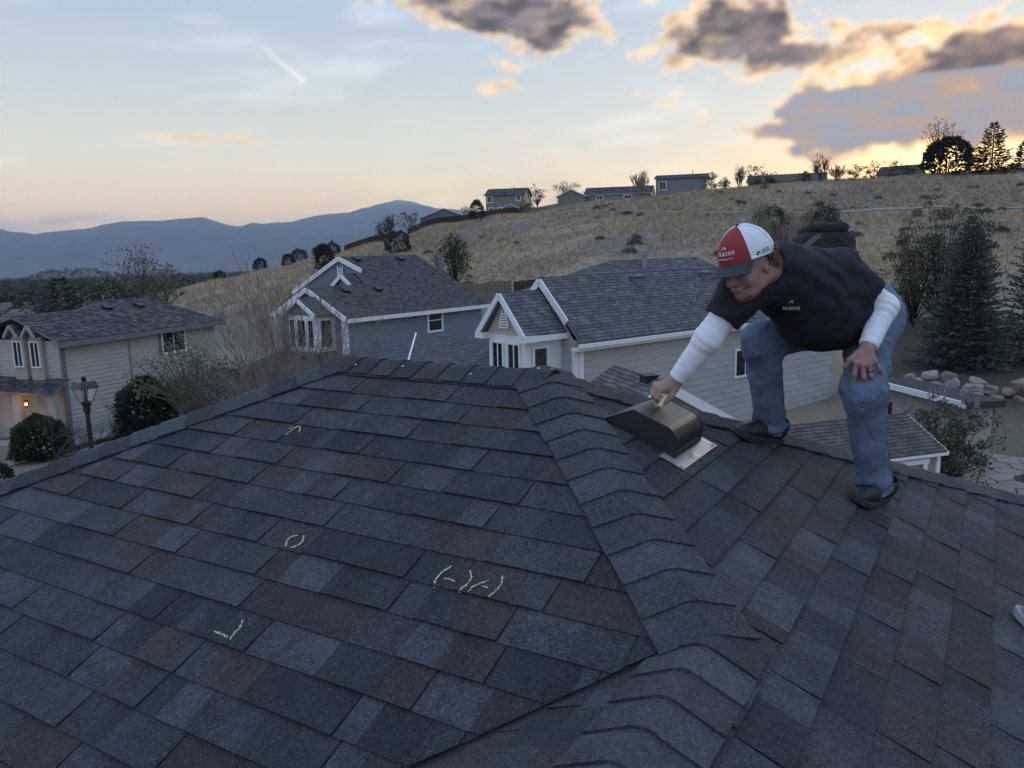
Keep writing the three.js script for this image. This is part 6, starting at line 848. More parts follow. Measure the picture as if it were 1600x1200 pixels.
// ------------------------------------------------------------------ yard at the right: flagstone patio, stone ring, boulder wall
{
  const rnd = RNG(600), g = thing('flagstone_patio', 'pinkish flagstone patio at the right edge below the boulder wall', 'patio', [2.8, 0, -27]); g.position.y = groundH(2.8, -27);
  const seeds = []; for (let i = 0; i < 9; i++) for (let j = 0; j < 8; j++) seeds.push([-2.9 + i * 0.78 + (rnd() - 0.5) * 0.5 + (j % 2) * 0.35, -2.9 + j * 0.78 + (rnd() - 0.5) * 0.5]);
  const fm = [[0.30, 0.235, 0.21], [0.27, 0.22, 0.205], [0.33, 0.27, 0.24], [0.24, 0.205, 0.195]].map(c => new THREE.MeshStandardMaterial({ color: new THREE.Color().setRGB(c[0] * 1.4, c[1] * 1.4, c[2] * 1.4), roughness: 0.9, map: rep(grainTex, 0.8), bumpMap: rep(grainTex, 1.5), bumpScale: 0.012 }));
  const ring = [0.75, -0.15];
  for (const s of seeds) {
    if (Math.hypot(s[0] - ring[0], s[1] - ring[1]) < 0.75) continue; if (s[0] < -1.9 + 0.3 * Math.sin(s[1] * 3)) continue;
    let p = [[-6, -6], [6, -6], [6, 6], [-6, 6]]; for (const o of seeds) { if (o === s) continue; const dx = o[0] - s[0], dz = o[1] - s[1], d = Math.hypot(dx, dz); if (d > 2.4) continue; p = clipPoly(p, -dx / d, -dz / d, (dx * (s[0] + o[0]) / 2 + dz * (s[1] + o[1]) / 2) / d - 0.028); } if (p.length < 3) continue;
    p = p.map(([x, z]) => [clamp(x, s[0] - 0.9, s[0] + 0.9), clamp(z, s[1] - 0.9, s[1] + 0.9)]); const y = 0.05 + rnd() * 0.025, m = new MB(); let ar = 0; for (let i = 0; i < p.length; i++) { const a = p[i], b = p[(i + 1) % p.length]; ar += a[0] * b[1] - a[1] * b[0]; } if (ar > 0) p.reverse();
    m.hexa(p.map(([x, z]) => V(x, -0.05, z)), p.map(([x, z]) => V(x * 0.985 + s[0] * 0.015, y, z * 0.985 + s[1] * 0.015))); m.build('flagstone', fm[Math.floor(rnd() * 4)], g);
  }
  const jb = new MB(); jb.box(-3, 4, -0.06, 0.012, -3.4, 3.6); jb.build('joint_bed', STD([0.075, 0.06, 0.05], 1), g);
  const fp = thing('fire_pit', 'ring of pale stone blocks set in the flagstones at the right edge', 'fire pit', [2.8 + ring[0], g.position.y, -27 + ring[1]]); for (let k = 0; k < 12; k++) { const m = new MB(), a0 = k / 12 * 6.283 + 0.02, a1 = (k + 1) / 12 * 6.283 - 0.02, P = (a, r, y) => V(Math.cos(a) * r, y, Math.sin(a) * r); m.hexa([P(a1, 0.62, 0), P(a0, 0.62, 0), P(a0, 0.42, 0), P(a1, 0.42, 0)].reverse(), [P(a1, 0.62, 0.2), P(a0, 0.62, 0.2), P(a0, 0.42, 0.2), P(a1, 0.42, 0.2)].reverse()); m.build('block', fm[2], fp); }
  const fb = new MB(); fb.tube([V(0, 0, 0), V(0, 0.06, 0)], 0.4, 12, true); fb.build('ash_bed', STD([0.04, 0.038, 0.036], 1), fp);
  // boulder wall
  const w = thing('boulder_wall', 'dry-stacked pink boulder retaining wall below the spruces', 'wall', [2.2, 0, -36.6]); w.position.y = groundH(2.2, -36.0) - 0.1;
  const bm = [[0.30, 0.24, 0.215], [0.36, 0.31, 0.28], [0.26, 0.215, 0.195], [0.42, 0.38, 0.36]].map(c => new THREE.MeshStandardMaterial({ color: new THREE.Color().setRGB(c[0] * 1.3, c[1] * 1.3, c[2] * 1.3), roughness: 0.95, map: rep(grainTex, 1.2), bumpMap: rep(grainTex, 2), bumpScale: 0.03 }));
  for (let row = 0; row < 3; row++) for (let i = 0; i < 13; i++) {
    if (row === 2 && rnd() < 0.35) continue;
    const sx = 0.24 + rnd() * 0.26 - row * 0.04, sy = 0.19 + rnd() * 0.17 - row * 0.03, geo = new THREE.IcosahedronGeometry(1, 2), pa = geo.attributes.position, sd = rnd() * 50; for (let k = 0; k < pa.count; k++) { const v = V(pa.getX(k), pa.getY(k), pa.getZ(k)), f = 0.62 + 0.72 * noise3(v.x * 1.5 + sd, v.y * 1.5, v.z * 1.5); for (const ax of ['x', 'y', 'z']) v[ax] = Math.sign(v[ax]) * Math.pow(Math.abs(v[ax]), 0.72); v.multiplyScalar(f); pa.setXYZ(k, v.x * sx, v.y * sy, v.z * 0.34); } geo.computeVertexNormals();
    const x = -3.6 + i * 0.72 + (row % 2) * 0.33 + (rnd() - 0.5) * 0.36, m = addMesh(geo, bm[Math.floor(rnd() * 4)], 'boulder', w); m.position.set(x, 0.10 + row * 0.30 + (rnd() - 0.5) * 0.2, -row * 0.26 + (rnd() - 0.5) * 0.1 + 0.05 * x); m.rotation.set(0, (rnd() - 0.5) * 1.6, (rnd() - 0.5) * 0.9);
  }
}
// ------------------------------------------------------------------ river rock, green edging and walk along the left house
{
  const rnd = RNG(700), O = V(-36.306, 0, -18.063), a = V(Math.sin(-12 * D2R), 0, -Math.cos(-12 * D2R)), n = V(Math.cos(-12 * D2R), 0, Math.sin(-12 * D2R)), at = (u, w, y) => { const p = O.clone().addScaledVector(a, u).addScaledVector(n, w); p.y = groundH(p.x, p.z) + y; return p; };
  const geo = new THREE.IcosahedronGeometry(0.1, 1), N = 1500, im = new THREE.InstancedMesh(geo, STD([1, 1, 1], 0.9), N), M = new THREE.Matrix4(), q = new THREE.Quaternion(), c = new THREE.Color(); for (let i = 0; i < N; i++) { const p = at(-1.2 + rnd() * 12, 0.1 + rnd() * 1.9, 0.02); q.setFromEuler(new THREE.Euler(rnd() * 3, rnd() * 3, rnd() * 3)); const s = 0.6 + rnd() * 0.9; M.compose(p, q, V(s, s * 0.7, s * 0.8)); im.setMatrixAt(i, M); const k = 0.12 + rnd() * 0.22; c.setRGB(k, k * 0.95, k * 0.9); im.setColorAt(i, c); } im.name = numbered('river_rock'); tag(im, 'grey river rock bed along the tan house foundation', 'rocks', null, 'stuff'); scene.add(im);
  const m = new MB(); for (let i = 0; i < 1600; i++) { const p = at(-4 + rnd() * 15, 2.15 + rnd() * 0.4, 0); tuft(m, p, V(0, 1, 0), 0.2, 0.03, 2, 0.5, rnd, [0.04, 0.065, 0.025]); } const e = m.build('green_edging', leafMat, scene); tag(e, 'strip of green grass edging the rock bed', 'grass', null, 'stuff');
  const wk = new MB(); for (let i = 0; i < 12; i++) wk.quad(at(-0.6 - i * 0.8, 2.1, 0.03), at(-1.4 - i * 0.8, 2.1, 0.03), at(-1.4 - i * 0.8, -5, 0.03), at(-0.6 - i * 0.8, -5, 0.03)); const d = wk.build('driveway', new THREE.MeshStandardMaterial({ color: new THREE.Color().setRGB(0.4, 0.39, 0.37), roughness: 0.95, map: rep(grainTex, 0.3) }), scene); structure(d);
}
// ------------------------------------------------------------------ the man: joints in world metres
const JT = {"pelvis": [1.2213, 7.4604, -0.8635], "belly": [1.1079, 7.4872, -0.5389], "chest": [1.0221, 7.5835, -0.3871], "neckb": [0.9591, 7.6574, -0.2804], "hipR": [1.1116, 7.3944, -0.8313], "hipL": [1.2741, 7.4063, -0.8137], "kneeR": [0.853, 7.3264, -0.4947], "ankR": [0.8646, 6.8769, -0.6741], "heelR": [0.9136, 6.8061, -0.7611], "toeR": [0.7311, 6.8732, -0.45], "kneeL": [1.2912, 7.1312, -0.4613], "ankL": [1.3425, 6.6638, -0.602], "heelL": [1.3656, 6.5891, -0.7081], "toeL": [1.2926, 6.639, -0.4363], "shR": [0.8496, 7.5778, -0.1626], "elR": [0.732, 7.3737, -0.0865], "wrR": [0.5947, 7.1878, -0.0732], "shL": [1.1692, 7.6327, -0.5099], "elL": [1.3461, 7.4842, -0.5643], "wrL": [1.3017, 7.317, -0.4272], "head": [0.8817, 7.6888, -0.1091], "lkI": [1.2717, 7.2655, -0.3751], "lkM": [1.2957, 7.2578, -0.3823], "lkR": [1.3183, 7.2599, -0.3964], "lkP": [1.3374, 7.2691, -0.4158], "lmI": [1.2674, 7.2176, -0.369], "lmM": [1.3032, 7.2045, -0.3822], "lmR": [1.3277, 7.2117, -0.3986], "lmP": [1.3544, 7.2357, -0.4313], "ltI": [1.2619, 7.174, -0.3867], "ltM": [1.3051, 7.158, -0.4038], "ltR": [1.334, 7.1704, -0.4239], "ltP": [1.3651, 7.2084, -0.4562], "lT0": [1.2746, 7.3006, -0.3957], "lT1": [1.2481, 7.2791, -0.3635], "lT2": [1.2295, 7.2484, -0.3639], "lpalm": [1.2977, 7.2862, -0.4128], "rpalm": [0.5726, 7.1598, -0.0638], "rkI": [0.5562, 7.1541, -0.0231], "rkM": [0.5385, 7.1625, -0.0318], "rkR": [0.5214, 7.1674, -0.0461], "rkP": [0.5115, 7.1695, -0.0642], "rmI": [0.5415, 7.1232, -0.0021], "rmM": [0.5237, 7.1314, -0.0107], "rmR": [0.5111, 7.1387, -0.0282], "rmP": [0.5011, 7.1479, -0.0536], "rtI": [0.5451, 7.1003, -0.0235], "rtM": [0.5299, 7.1057, -0.0331], "rtR": [0.519, 7.1139, -0.0459], "rtP": [0.509, 7.1257, -0.0718], "rT0": [0.5991, 7.1592, -0.062], "rT1": [0.5932, 7.1263, -0.04], "rT2": [0.569, 7.1013, -0.0287], "ch0": [0.5633, 7.1191, -0.0359], "ch1": [0.5471, 7.0803, -0.0113], "earL": [0.9394, 7.6788, -0.0828], "button": [0.8259, 7.812, -0.0758], "logo0": [0.9956, 7.496, -0.2351], "logo1": [1.0571, 7.4893, -0.2712], "bag": [1.0273, 7.7585, -0.8994], "bagT": [1.0149, 7.8248, -0.905], "strap0": [0.9552, 7.7507, -0.4982], "strap1": [1.0499, 7.7995, -0.8263]};
const J = {}; for (const k in JT) J[k] = V(...JT[k]);
const CR = V(0.856, -0.021, -0.516), CU = V(-0.068, 0.986, -0.153), CT = V(0.512, 0.166, 0.843);      // right, up and towards-the-viewer directions he is posed against
const MANB = V(1.1, 6.72, -0.55);
function surfNet(f, lo, hi, cell) {
  const nx = Math.ceil((hi.x - lo.x) / cell) + 1, ny = Math.ceil((hi.y - lo.y) / cell) + 1, nz = Math.ceil((hi.z - lo.z) / cell) + 1, F = new Float32Array(nx * ny * nz), id = (i, j, k) => (k * ny + j) * nx + i, p = V(0, 0, 0);
  for (let k = 0; k < nz; k++) for (let j = 0; j < ny; j++) for (let i = 0; i < nx; i++) { p.set(lo.x + i * cell, lo.y + j * cell, lo.z + k * cell); F[id(i, j, k)] = f(p); }
  const vid = new Int32Array(nx * ny * nz).fill(-1), P = [], I = [];
  const C8 = []; for (let c = 0; c < 8; c++) C8.push([c & 1, (c >> 1) & 1, c >> 2]); const E12 = []; for (let a = 0; a < 8; a++) for (const b of [1, 2, 4]) if (!(a & b)) E12.push([a, a | b]);
  for (let k = 0; k < nz - 1; k++) for (let j = 0; j < ny - 1; j++) for (let i = 0; i < nx - 1; i++) {
    let m = 0; const v = []; for (let c = 0; c < 8; c++) { const q = F[id(i + C8[c][0], j + C8[c][1], k + C8[c][2])]; v.push(q); if (q < 0) m |= 1 << c; } if (m === 0 || m === 255) continue;
    let x = 0, y = 0, z = 0, n = 0; for (const [a, b] of E12) { if ((v[a] < 0) === (v[b] < 0)) continue; const t = v[a] / (v[a] - v[b]); x += mix(C8[a][0], C8[b][0], t); y += mix(C8[a][1], C8[b][1], t); z += mix(C8[a][2], C8[b][2], t); n++; }
    vid[id(i, j, k)] = P.length / 3; P.push(lo.x + (i + x / n) * cell, lo.y + (j + y / n) * cell, lo.z + (k + z / n) * cell);
  }
  for (let k = 1; k < nz - 1; k++) for (let j = 1; j < ny - 1; j++) for (let i = 1; i < nx - 1; i++) {
    const s = F[id(i, j, k)] < 0;
    const ed = (o, q) => { if (o === s) return; const [a, b, c, d] = q; if (a < 0 || b < 0 || c < 0 || d < 0) return; s ? I.push(a, b, c, a, c, d) : I.push(a, c, b, a, d, c); };
    ed(F[id(i + 1, j, k)] < 0, [vid[id(i, j, k)], vid[id(i, j, k - 1)], vid[id(i, j - 1, k - 1)], vid[id(i, j - 1, k)]].reverse());
    ed(F[id(i, j + 1, k)] < 0, [vid[id(i, j, k)], vid[id(i - 1, j, k)], vid[id(i - 1, j, k - 1)], vid[id(i, j, k - 1)]].reverse());
    ed(F[id(i, j, k + 1)] < 0, [vid[id(i, j, k)], vid[id(i, j - 1, k)], vid[id(i - 1, j - 1, k)], vid[id(i - 1, j, k)]].reverse());
  }
  const N = new Float32Array(P.length), U = new Float32Array(P.length / 3 * 2), e = cell * 0.6, q = V(0, 0, 0);
  for (let i = 0; i < P.length; i += 3) { const g = []; for (let a = 0; a < 3; a++) { q.set(P[i], P[i + 1], P[i + 2]); q.setComponent(a, P[i + a] + e); const u = f(q); q.setComponent(a, P[i + a] - e); g.push(u - f(q)); } const l = Math.hypot(...g) || 1; N[i] = g[0] / l; N[i + 1] = g[1] / l; N[i + 2] = g[2] / l; U[i / 3 * 2] = P[i] * CR.x + P[i + 2] * CR.z; U[i / 3 * 2 + 1] = P[i + 1]; }
  const g = new THREE.BufferGeometry(); g.setAttribute('position', new THREE.Float32BufferAttribute(P, 3)); g.setAttribute('normal', new THREE.Float32BufferAttribute(N, 3)); g.setAttribute('uv', new THREE.Float32BufferAttribute(U, 2)); g.setIndex(I); return g;
}
const cap_ = (p, a, b, ra, rb) => { const bx = b.x - a.x, by = b.y - a.y, bz = b.z - a.z, px = p.x - a.x, py = p.y - a.y, pz = p.z - a.z, t = clamp((px * bx + py * by + pz * bz) / (bx * bx + by * by + bz * bz), 0, 1); return Math.hypot(px - bx * t, py - by * t, pz - bz * t) - mix(ra, rb, t); };
const tOn = (p, a, b) => { const d = V(0, 0, 0).subVectors(b, a); return V(0, 0, 0).subVectors(p, a).dot(d) / d.lengthSq(); };
const smin = (a, b, k) => { const h = Math.max(k - Math.abs(a - b), 0) / k; return Math.min(a, b) - h * h * k * 0.25; };
const ell = (p, c, ax, r) => { const d = V(p.x - c.x, p.y - c.y, p.z - c.z), x = d.dot(ax[0]) / r[0], y = d.dot(ax[1]) / r[1], z = d.dot(ax[2]) / r[2], k = Math.hypot(x, y, z), m = Math.min(...r); return (k - 1) * m * (0.6 + 0.4 * Math.min(1.5, k)); };
const boxOf = (pts, pad) => { const b = new THREE.Box3().setFromPoints(pts); b.expandByScalar(pad); return b; };
const off = (p, r = 0, u = 0, t = 0) => p.clone().addScaledVector(CR, r).addScaledVector(CU, u).addScaledVector(CT, t);
const lerpV = (a, b, k) => a.clone().lerp(b, k);
// head frame: forward (face), up (crown), left side of the head (towards us)
const HF = CR.clone().multiplyScalar(-0.80).addScaledVector(CU, -0.45).addScaledVector(CT, 0.40).normalize();
const HU = CR.clone().multiplyScalar(-0.28).addScaledVector(CU, 0.93).addScaledVector(CT, 0.22); HU.addScaledVector(HF, -HU.dot(HF)).normalize();
const HS = V(0, 0, 0).crossVectors(HU, HF).normalize();                                      // his left
const HC = J.head.clone(); const hp = (f, u, s) => HC.clone().addScaledVector(HF, f).addScaledVector(HU, u).addScaledVector(HS, s);
const HAX = [HF, HU, HS];
function sdHead(p) {
  let d = ell(p, hp(-0.008, 0.03, 0), HAX, [0.104, 0.112, 0.08]);                            // skull
  d = smin(d, ell(p, hp(0.04, -0.055, 0), HAX, [0.062, 0.075, 0.058]), 0.05);               // face
  d = smin(d, ell(p, hp(0.07, -0.112, 0), HAX, [0.03, 0.026, 0.03]), 0.04);                 // chin
  d = smin(d, cap_(p, hp(-0.03, -0.075, 0.052), hp(0.05, -0.108, 0.03), 0.024, 0.02), 0.03); d = smin(d, cap_(p, hp(-0.03, -0.075, -0.052), hp(0.05, -0.108, -0.03), 0.024, 0.02), 0.03);   // jaw
  d = smin(d, cap_(p, hp(0.098, 0.0, 0), hp(0.122, -0.044, 0), 0.010, 0.0145), 0.018);       // nose
  for (const s of [1, -1]) {
    d = smin(d, cap_(p, hp(0.104, -0.046, 0.012 * s), hp(0.108, -0.047, 0.015 * s), 0.008, 0.008), 0.010);   // nostril wings
    d = smin(d, cap_(p, hp(0.094, 0.008, 0.012 * s), hp(0.082, 0.008, 0.05 * s), 0.011, 0.010), 0.02);        // brow
    d = Math.max(d, -(cap_(p, hp(0.104, -0.012, 0.032 * s), hp(0.1, -0.012, 0.034 * s), 0.012, 0.012)) - 0.004) * 1; // eye hollow
    d = Math.min(d, ell(p, hp(0.085, -0.013, 0.032 * s), HAX, [0.0125, 0.0115, 0.0125]));                      // eyeball under the lid
    d = smin(d, ell(p, hp(0.062, -0.045, 0.046 * s), HAX, [0.026, 0.026, 0.018]), 0.02);                      // cheek
    // ear
    const e = hp(-0.014, -0.018, 0.077 * s); let ear = ell(p, e, [HF, HU, HS], [0.021, 0.034, 0.010]); ear = Math.max(ear, -ell(p, hp(-0.012, -0.016, 0.087 * s), HAX, [0.012, 0.021, 0.008])); d = smin(d, ear, 0.008);
  }
  d = smin(d, cap_(p, hp(0.101, -0.078, -0.018), hp(0.101, -0.078, 0.018), 0.0085, 0.0085), 0.010);           // lips
  d = Math.max(d, -cap_(p, hp(0.112, -0.0785, -0.022), hp(0.112, -0.0785, 0.022), 0.0022, 0.0022));
  d = smin(d, cap_(p, hp(-0.045, -0.06, 0), J.neckb, 0.062, 0.074), 0.03);                                    // neck
  return d;
}
const fingers = (p, l, rad) => { let d = 9; for (const [a, m, t, r] of l) { d = Math.min(d, smin(cap_(p, a, m, r, r * 0.92), cap_(p, m, t, r * 0.92, r * 0.78), 0.006)); } return d; };
const LH = [[J.lkI, J.lmI, J.ltI, 0.0105], [J.lkM, J.lmM, J.ltM, 0.0108], [J.lkR, J.lmR, J.ltR, 0.0103], [J.lkP, J.lmP, J.ltP, 0.0092]];
const RH = [[J.rkI, J.rmI, J.rtI, 0.0105], [J.rkM, J.rmM, J.rtM, 0.0108], [J.rkR, J.rmR, J.rtR, 0.0103], [J.rkP, J.rmP, J.rtP, 0.0094]];
function sdHandL(p) {
  let d = cap_(p, J.wrL, J.lpalm, 0.030, 0.027); for (const [k] of LH) d = smin(d, cap_(p, lerpV(J.wrL, J.lpalm, 0.55), k, 0.021, 0.0125), 0.016);
  d = smin(d, fingers(p, LH), 0.007); d = smin(d, smin(cap_(p, J.lT0, J.lT1, 0.0165, 0.012), cap_(p, J.lT1, J.lT2, 0.012, 0.0095), 0.006), 0.012); d = smin(d, cap_(p, lerpV(J.wrL, J.lpalm, 0.4), J.lT0, 0.022, 0.0165), 0.012);
  return smin(d, cap_(p, lerpV(J.elL, J.wrL, 0.6), J.wrL, 0.036, 0.030), 0.015);
}
function sdHandR(p) {
  let d = cap_(p, J.wrR, J.rpalm, 0.030, 0.029); for (const [k] of RH) d = smin(d, cap_(p, lerpV(J.wrR, J.rpalm, 0.6), k, 0.023, 0.0135), 0.016);
  d = smin(d, fingers(p, RH), 0.006); d = smin(d, smin(cap_(p, J.rT0, J.rT1, 0.0165, 0.0125), cap_(p, J.rT1, J.rT2, 0.0125, 0.0098), 0.006), 0.010); d = smin(d, cap_(p, J.wrR, J.rT0, 0.022, 0.0165), 0.012);
  return smin(d, cap_(p, lerpV(J.elR, J.wrR, 0.6), J.wrR, 0.036, 0.030), 0.015);
}
const chR = off(J.chest, -0.06, 0.01, 0), chL = off(J.chest, 0.10, 0.0, -0.06), blR = off(J.belly, -0.055, -0.01, 0.01), blL = off(J.belly, 0.075, -0.01, -0.02), shRi = lerpV(J.shR, J.chest, 0.22), shLi = lerpV(J.shL, J.chest, 0.25);
function sdTorso(p, g) {
  let d = cap_(p, chR, chL, 0.150 + g, 0.150 + g); d = smin(d, cap_(p, blR, blL, 0.172 + g, 0.165 + g), 0.10); d = smin(d, cap_(p, J.belly, J.pelvis, 0.165 + g, 0.150 + g), 0.10);
  d = smin(d, cap_(p, shRi, J.neckb, 0.085 + g, 0.062 + g), 0.07); d = smin(d, cap_(p, shLi, J.neckb, 0.100 + g, 0.062 + g), 0.08); d = smin(d, cap_(p, lerpV(J.neckb, J.chest, 0.3), J.belly, 0.11 + g, 0.13 + g), 0.09);
  d = smin(d, cap_(p, off(J.chest, 0.08, 0.06, -0.14), off(J.pelvis, -0.02, 0.05, -0.06), 0.11 + g, 0.11 + g), 0.08);       // back
  return d;
}
const sdArm = (p, s, e, w, g, k = 1) => smin(cap_(p, s, e, 0.066 * k + g, 0.050 * k + g), cap_(p, e, w, 0.052 * k + g, 0.034 * k + g), 0.03);
const sdLeg = (p, h, kn, an, g) => smin(cap_(p, h, kn, 0.105 + g, 0.072 + g), cap_(p, kn, an, 0.070 + g, 0.046 + g), 0.04);
const sdCore = p => { let d = sdTorso(p, -0.032); d = smin(d, sdArm(p, J.shR, J.elR, J.wrR, -0.006), 0.03); d = smin(d, sdArm(p, J.shL, J.elL, J.wrL, -0.006), 0.03); d = smin(d, sdLeg(p, J.hipR, J.kneeR, J.ankR, -0.012), 0.04); d = smin(d, sdLeg(p, J.hipL, J.kneeL, J.ankL, -0.012), 0.04); return smin(d, cap_(p, J.neckb, hp(-0.045, -0.06, 0), 0.066, 0.055), 0.03); };
const man = thing('person', 'man in red and white cap, navy shirt and jeans bending over the roof vent', 'person', MANB.toArray());
const inMan = (geo, mat, name, parent = man) => { geo.translate(-MANB.x, -MANB.y, -MANB.z); return addMesh(geo, mat, name, parent); };
const skinTex = noiseTex(256, (i, j) => { const v = 0.86 + 0.14 * (pnoise(i / 8, j / 8, 32, 61) - 0.5) + 0.10 * (pnoise(i / 40, j / 40, 6, 62) - 0.5) + 0.06 * hash3(i, j, 63); return [v, v * 0.98, v * 0.97]; });
const skinMat = new THREE.MeshPhysicalMaterial({ color: new THREE.Color().setRGB(0.40, 0.235, 0.185), roughness: 0.55, map: rep(skinTex, 8), bumpMap: rep(skinTex, 14), bumpScale: 0.0015 });
const clothTex = noiseTex(256, (i, j) => { const v = 0.8 + 0.18 * ((i + j) % 2) * hash3(i, j, 71) + 0.12 * (pnoise(i / 24, j / 24, 11, 72) - 0.5); return [v, v, v]; });
const denimTex = noiseTex(512, (i, j) => { const w = 0.10 * (((i * 2 + j) % 4) < 2 ? 1 : 0), n = pnoise(i / 3, j / 14, 171, 73) * 0.3 + pnoise(i / 90, j / 90, 6, 74) * 0.42 + pnoise(i / 24, j / 60, 22, 75) * 0.2; const v = 0.42 + n * 0.72 + w; return [v * 0.94, v * 0.98, v]; });
const shirtMat = STD([0.013, 0.014, 0.021], 0.85, { map: rep(clothTex, 22), bumpMap: rep(clothTex, 40), bumpScale: 0.0007 });
const sleeveMat = STD([0.84, 0.84, 0.86], 0.7, { bumpMap: rep(clothTex, 50), bumpScale: 0.0006 });
const denimMat = STD([0.158, 0.205, 0.280], 0.92, { map: rep(denimTex, 3), bumpMap: rep(denimTex, 6), bumpScale: 0.0016 });
{
  const bb = boxOf([J.shR, J.shL, J.pelvis, J.ankR, J.ankL, J.wrR, J.wrL, J.kneeR, J.kneeL, J.elL], 0.2), gs = [surfNet(sdCore, bb.min, bb.max, 0.017)];
  const hb = boxOf([hp(0.14, 0.15, 0.1), hp(-0.12, -0.15, -0.1), hp(0.14, -0.15, 0.1), hp(-0.12, 0.15, -0.1), J.neckb], 0.03); gs.push(surfNet(sdHead, hb.min, hb.max, 0.0042));
  const lb = boxOf([J.wrL, ...LH.flat().filter(q => q.isVector3), J.lT2, lerpV(J.elL, J.wrL, 0.6)], 0.045); gs.push(surfNet(sdHandL, lb.min, lb.max, 0.0026)); const rb = boxOf([J.wrR, ...RH.flat().filter(q => q.isVector3), J.rT2, lerpV(J.elR, J.wrR, 0.6)], 0.045); gs.push(surfNet(sdHandR, rb.min, rb.max, 0.0026));
  inMan(mergeGeometries(gs), skinMat, 'body');
}
// --- shirt: torso and short sleeves, open at neck and hem, with drag folds
const slR = lerpV(J.shR, J.elR, 0.62), slL = lerpV(J.shL, J.elL, 0.74);
function sdShirt(p) {
  let d = sdTorso(p, -0.003); d = smin(d, Math.max(cap_(p, J.shR, J.elR, 0.092, 0.074), (tOn(p, J.shR, J.elR) - 0.60) * J.shR.distanceTo(J.elR)), 0.045); d = smin(d, Math.max(cap_(p, J.shL, J.elL, 0.102, 0.082), (tOn(p, J.shL, J.elL) - 0.72) * J.shL.distanceTo(J.elL)), 0.045);
  const q = V(p.x, p.y, p.z), a = q.dot(CR), b = q.dot(CU);
  d += (fbm(a * 9 + b * 6, b * 16 - a * 6, p.z * 7, 3) - 0.5) * 0.026 + 0.004 * Math.sin(a * 46 + b * 60 + 6 * fbm(a * 8, b * 8, 1, 2)) * sstep(0.14, 0.02, Math.abs(cap_(p, J.shL, J.chest, 0.1, 0.1)));
  d = Math.max(d, -cap_(p, lerpV(J.neckb, J.head, 0.22), J.head, 0.075, 0.10));                                                        // neck opening
  const hem = tOn(p, J.belly, J.pelvis); d = Math.max(d, (hem - 0.80) * J.belly.distanceTo(J.pelvis) + 0.01 * Math.sin(a * 30));             // hem above the belt
  return d;
}
{ const bb = boxOf([J.shR, J.shL, J.pelvis, slR, slL, J.neckb, J.belly], 0.22); inMan(surfNet(sdShirt, bb.min, bb.max, 0.0085), shirtMat, 'shirt'); const cl = new MB(); }
{ // collar band of the shirt
  const d = V(0, 0, 0).subVectors(J.head, J.neckb).normalize(), c = J.neckb.clone().addScaledVector(d, 0.022), pts = [], e1 = V(0, 0, 0).crossVectors(d, CT).normalize(), e2 = V(0, 0, 0).crossVectors(e1, d).normalize(); for (let i = 0; i <= 24; i++) { const a = i / 24 * 6.283; pts.push(c.clone().addScaledVector(e1, Math.cos(a) * 0.083).addScaledVector(e2, Math.sin(a) * 0.083)); } const m = new MB(); m.tube(pts, 0.011, 8); inMan(m.geo(), shirtMat, 'collar');
}
// --- white arm sleeves with cuff wrinkles
for (const [s, e, w, k0, sd] of [[J.shR, J.elR, J.wrR, 0.4, 3], [J.shL, J.elL, J.wrL, 0.5, 7]]) {
  const f = p => { let d = sdArm(p, s, e, w, 0.005, 0.97); const t1 = tOn(p, s, e), t2 = tOn(p, e, w); const bend = Math.exp(-Math.pow((t2 - 0.05) / 0.28, 2)), cuff = sstep(0.55, 0.9, t2); d += 0.0042 * (bend * 0.8 + cuff * 0.6) * (fbm(p.x * 9 + 5, p.y * 9, p.z * 9 + sd, 2) > 0.42 ? 1 : 0.4) * Math.sin(t2 * 44 + 9 * fbm(p.x * 12, p.y * 12, p.z * 12 + sd, 3)) * fbm(p.x * 22, p.y * 22, p.z * 22 + sd, 2) + (fbm(p.x * 16, p.y * 16, p.z * 16 + sd, 3) - 0.5) * 0.010; d = Math.max(d, (k0 - t1) * s.distanceTo(e) * (t2 < 0.02 ? 1 : 0) - (t2 < 0.02 ? 0 : 9)); return Math.max(d, (t2 - 0.93) * e.distanceTo(w)); };
  const bb = boxOf([lerpV(s, e, k0), e, w], 0.09); inMan(surfNet(f, bb.min, bb.max, 0.0055), sleeveMat, 'arm_sleeve');
}
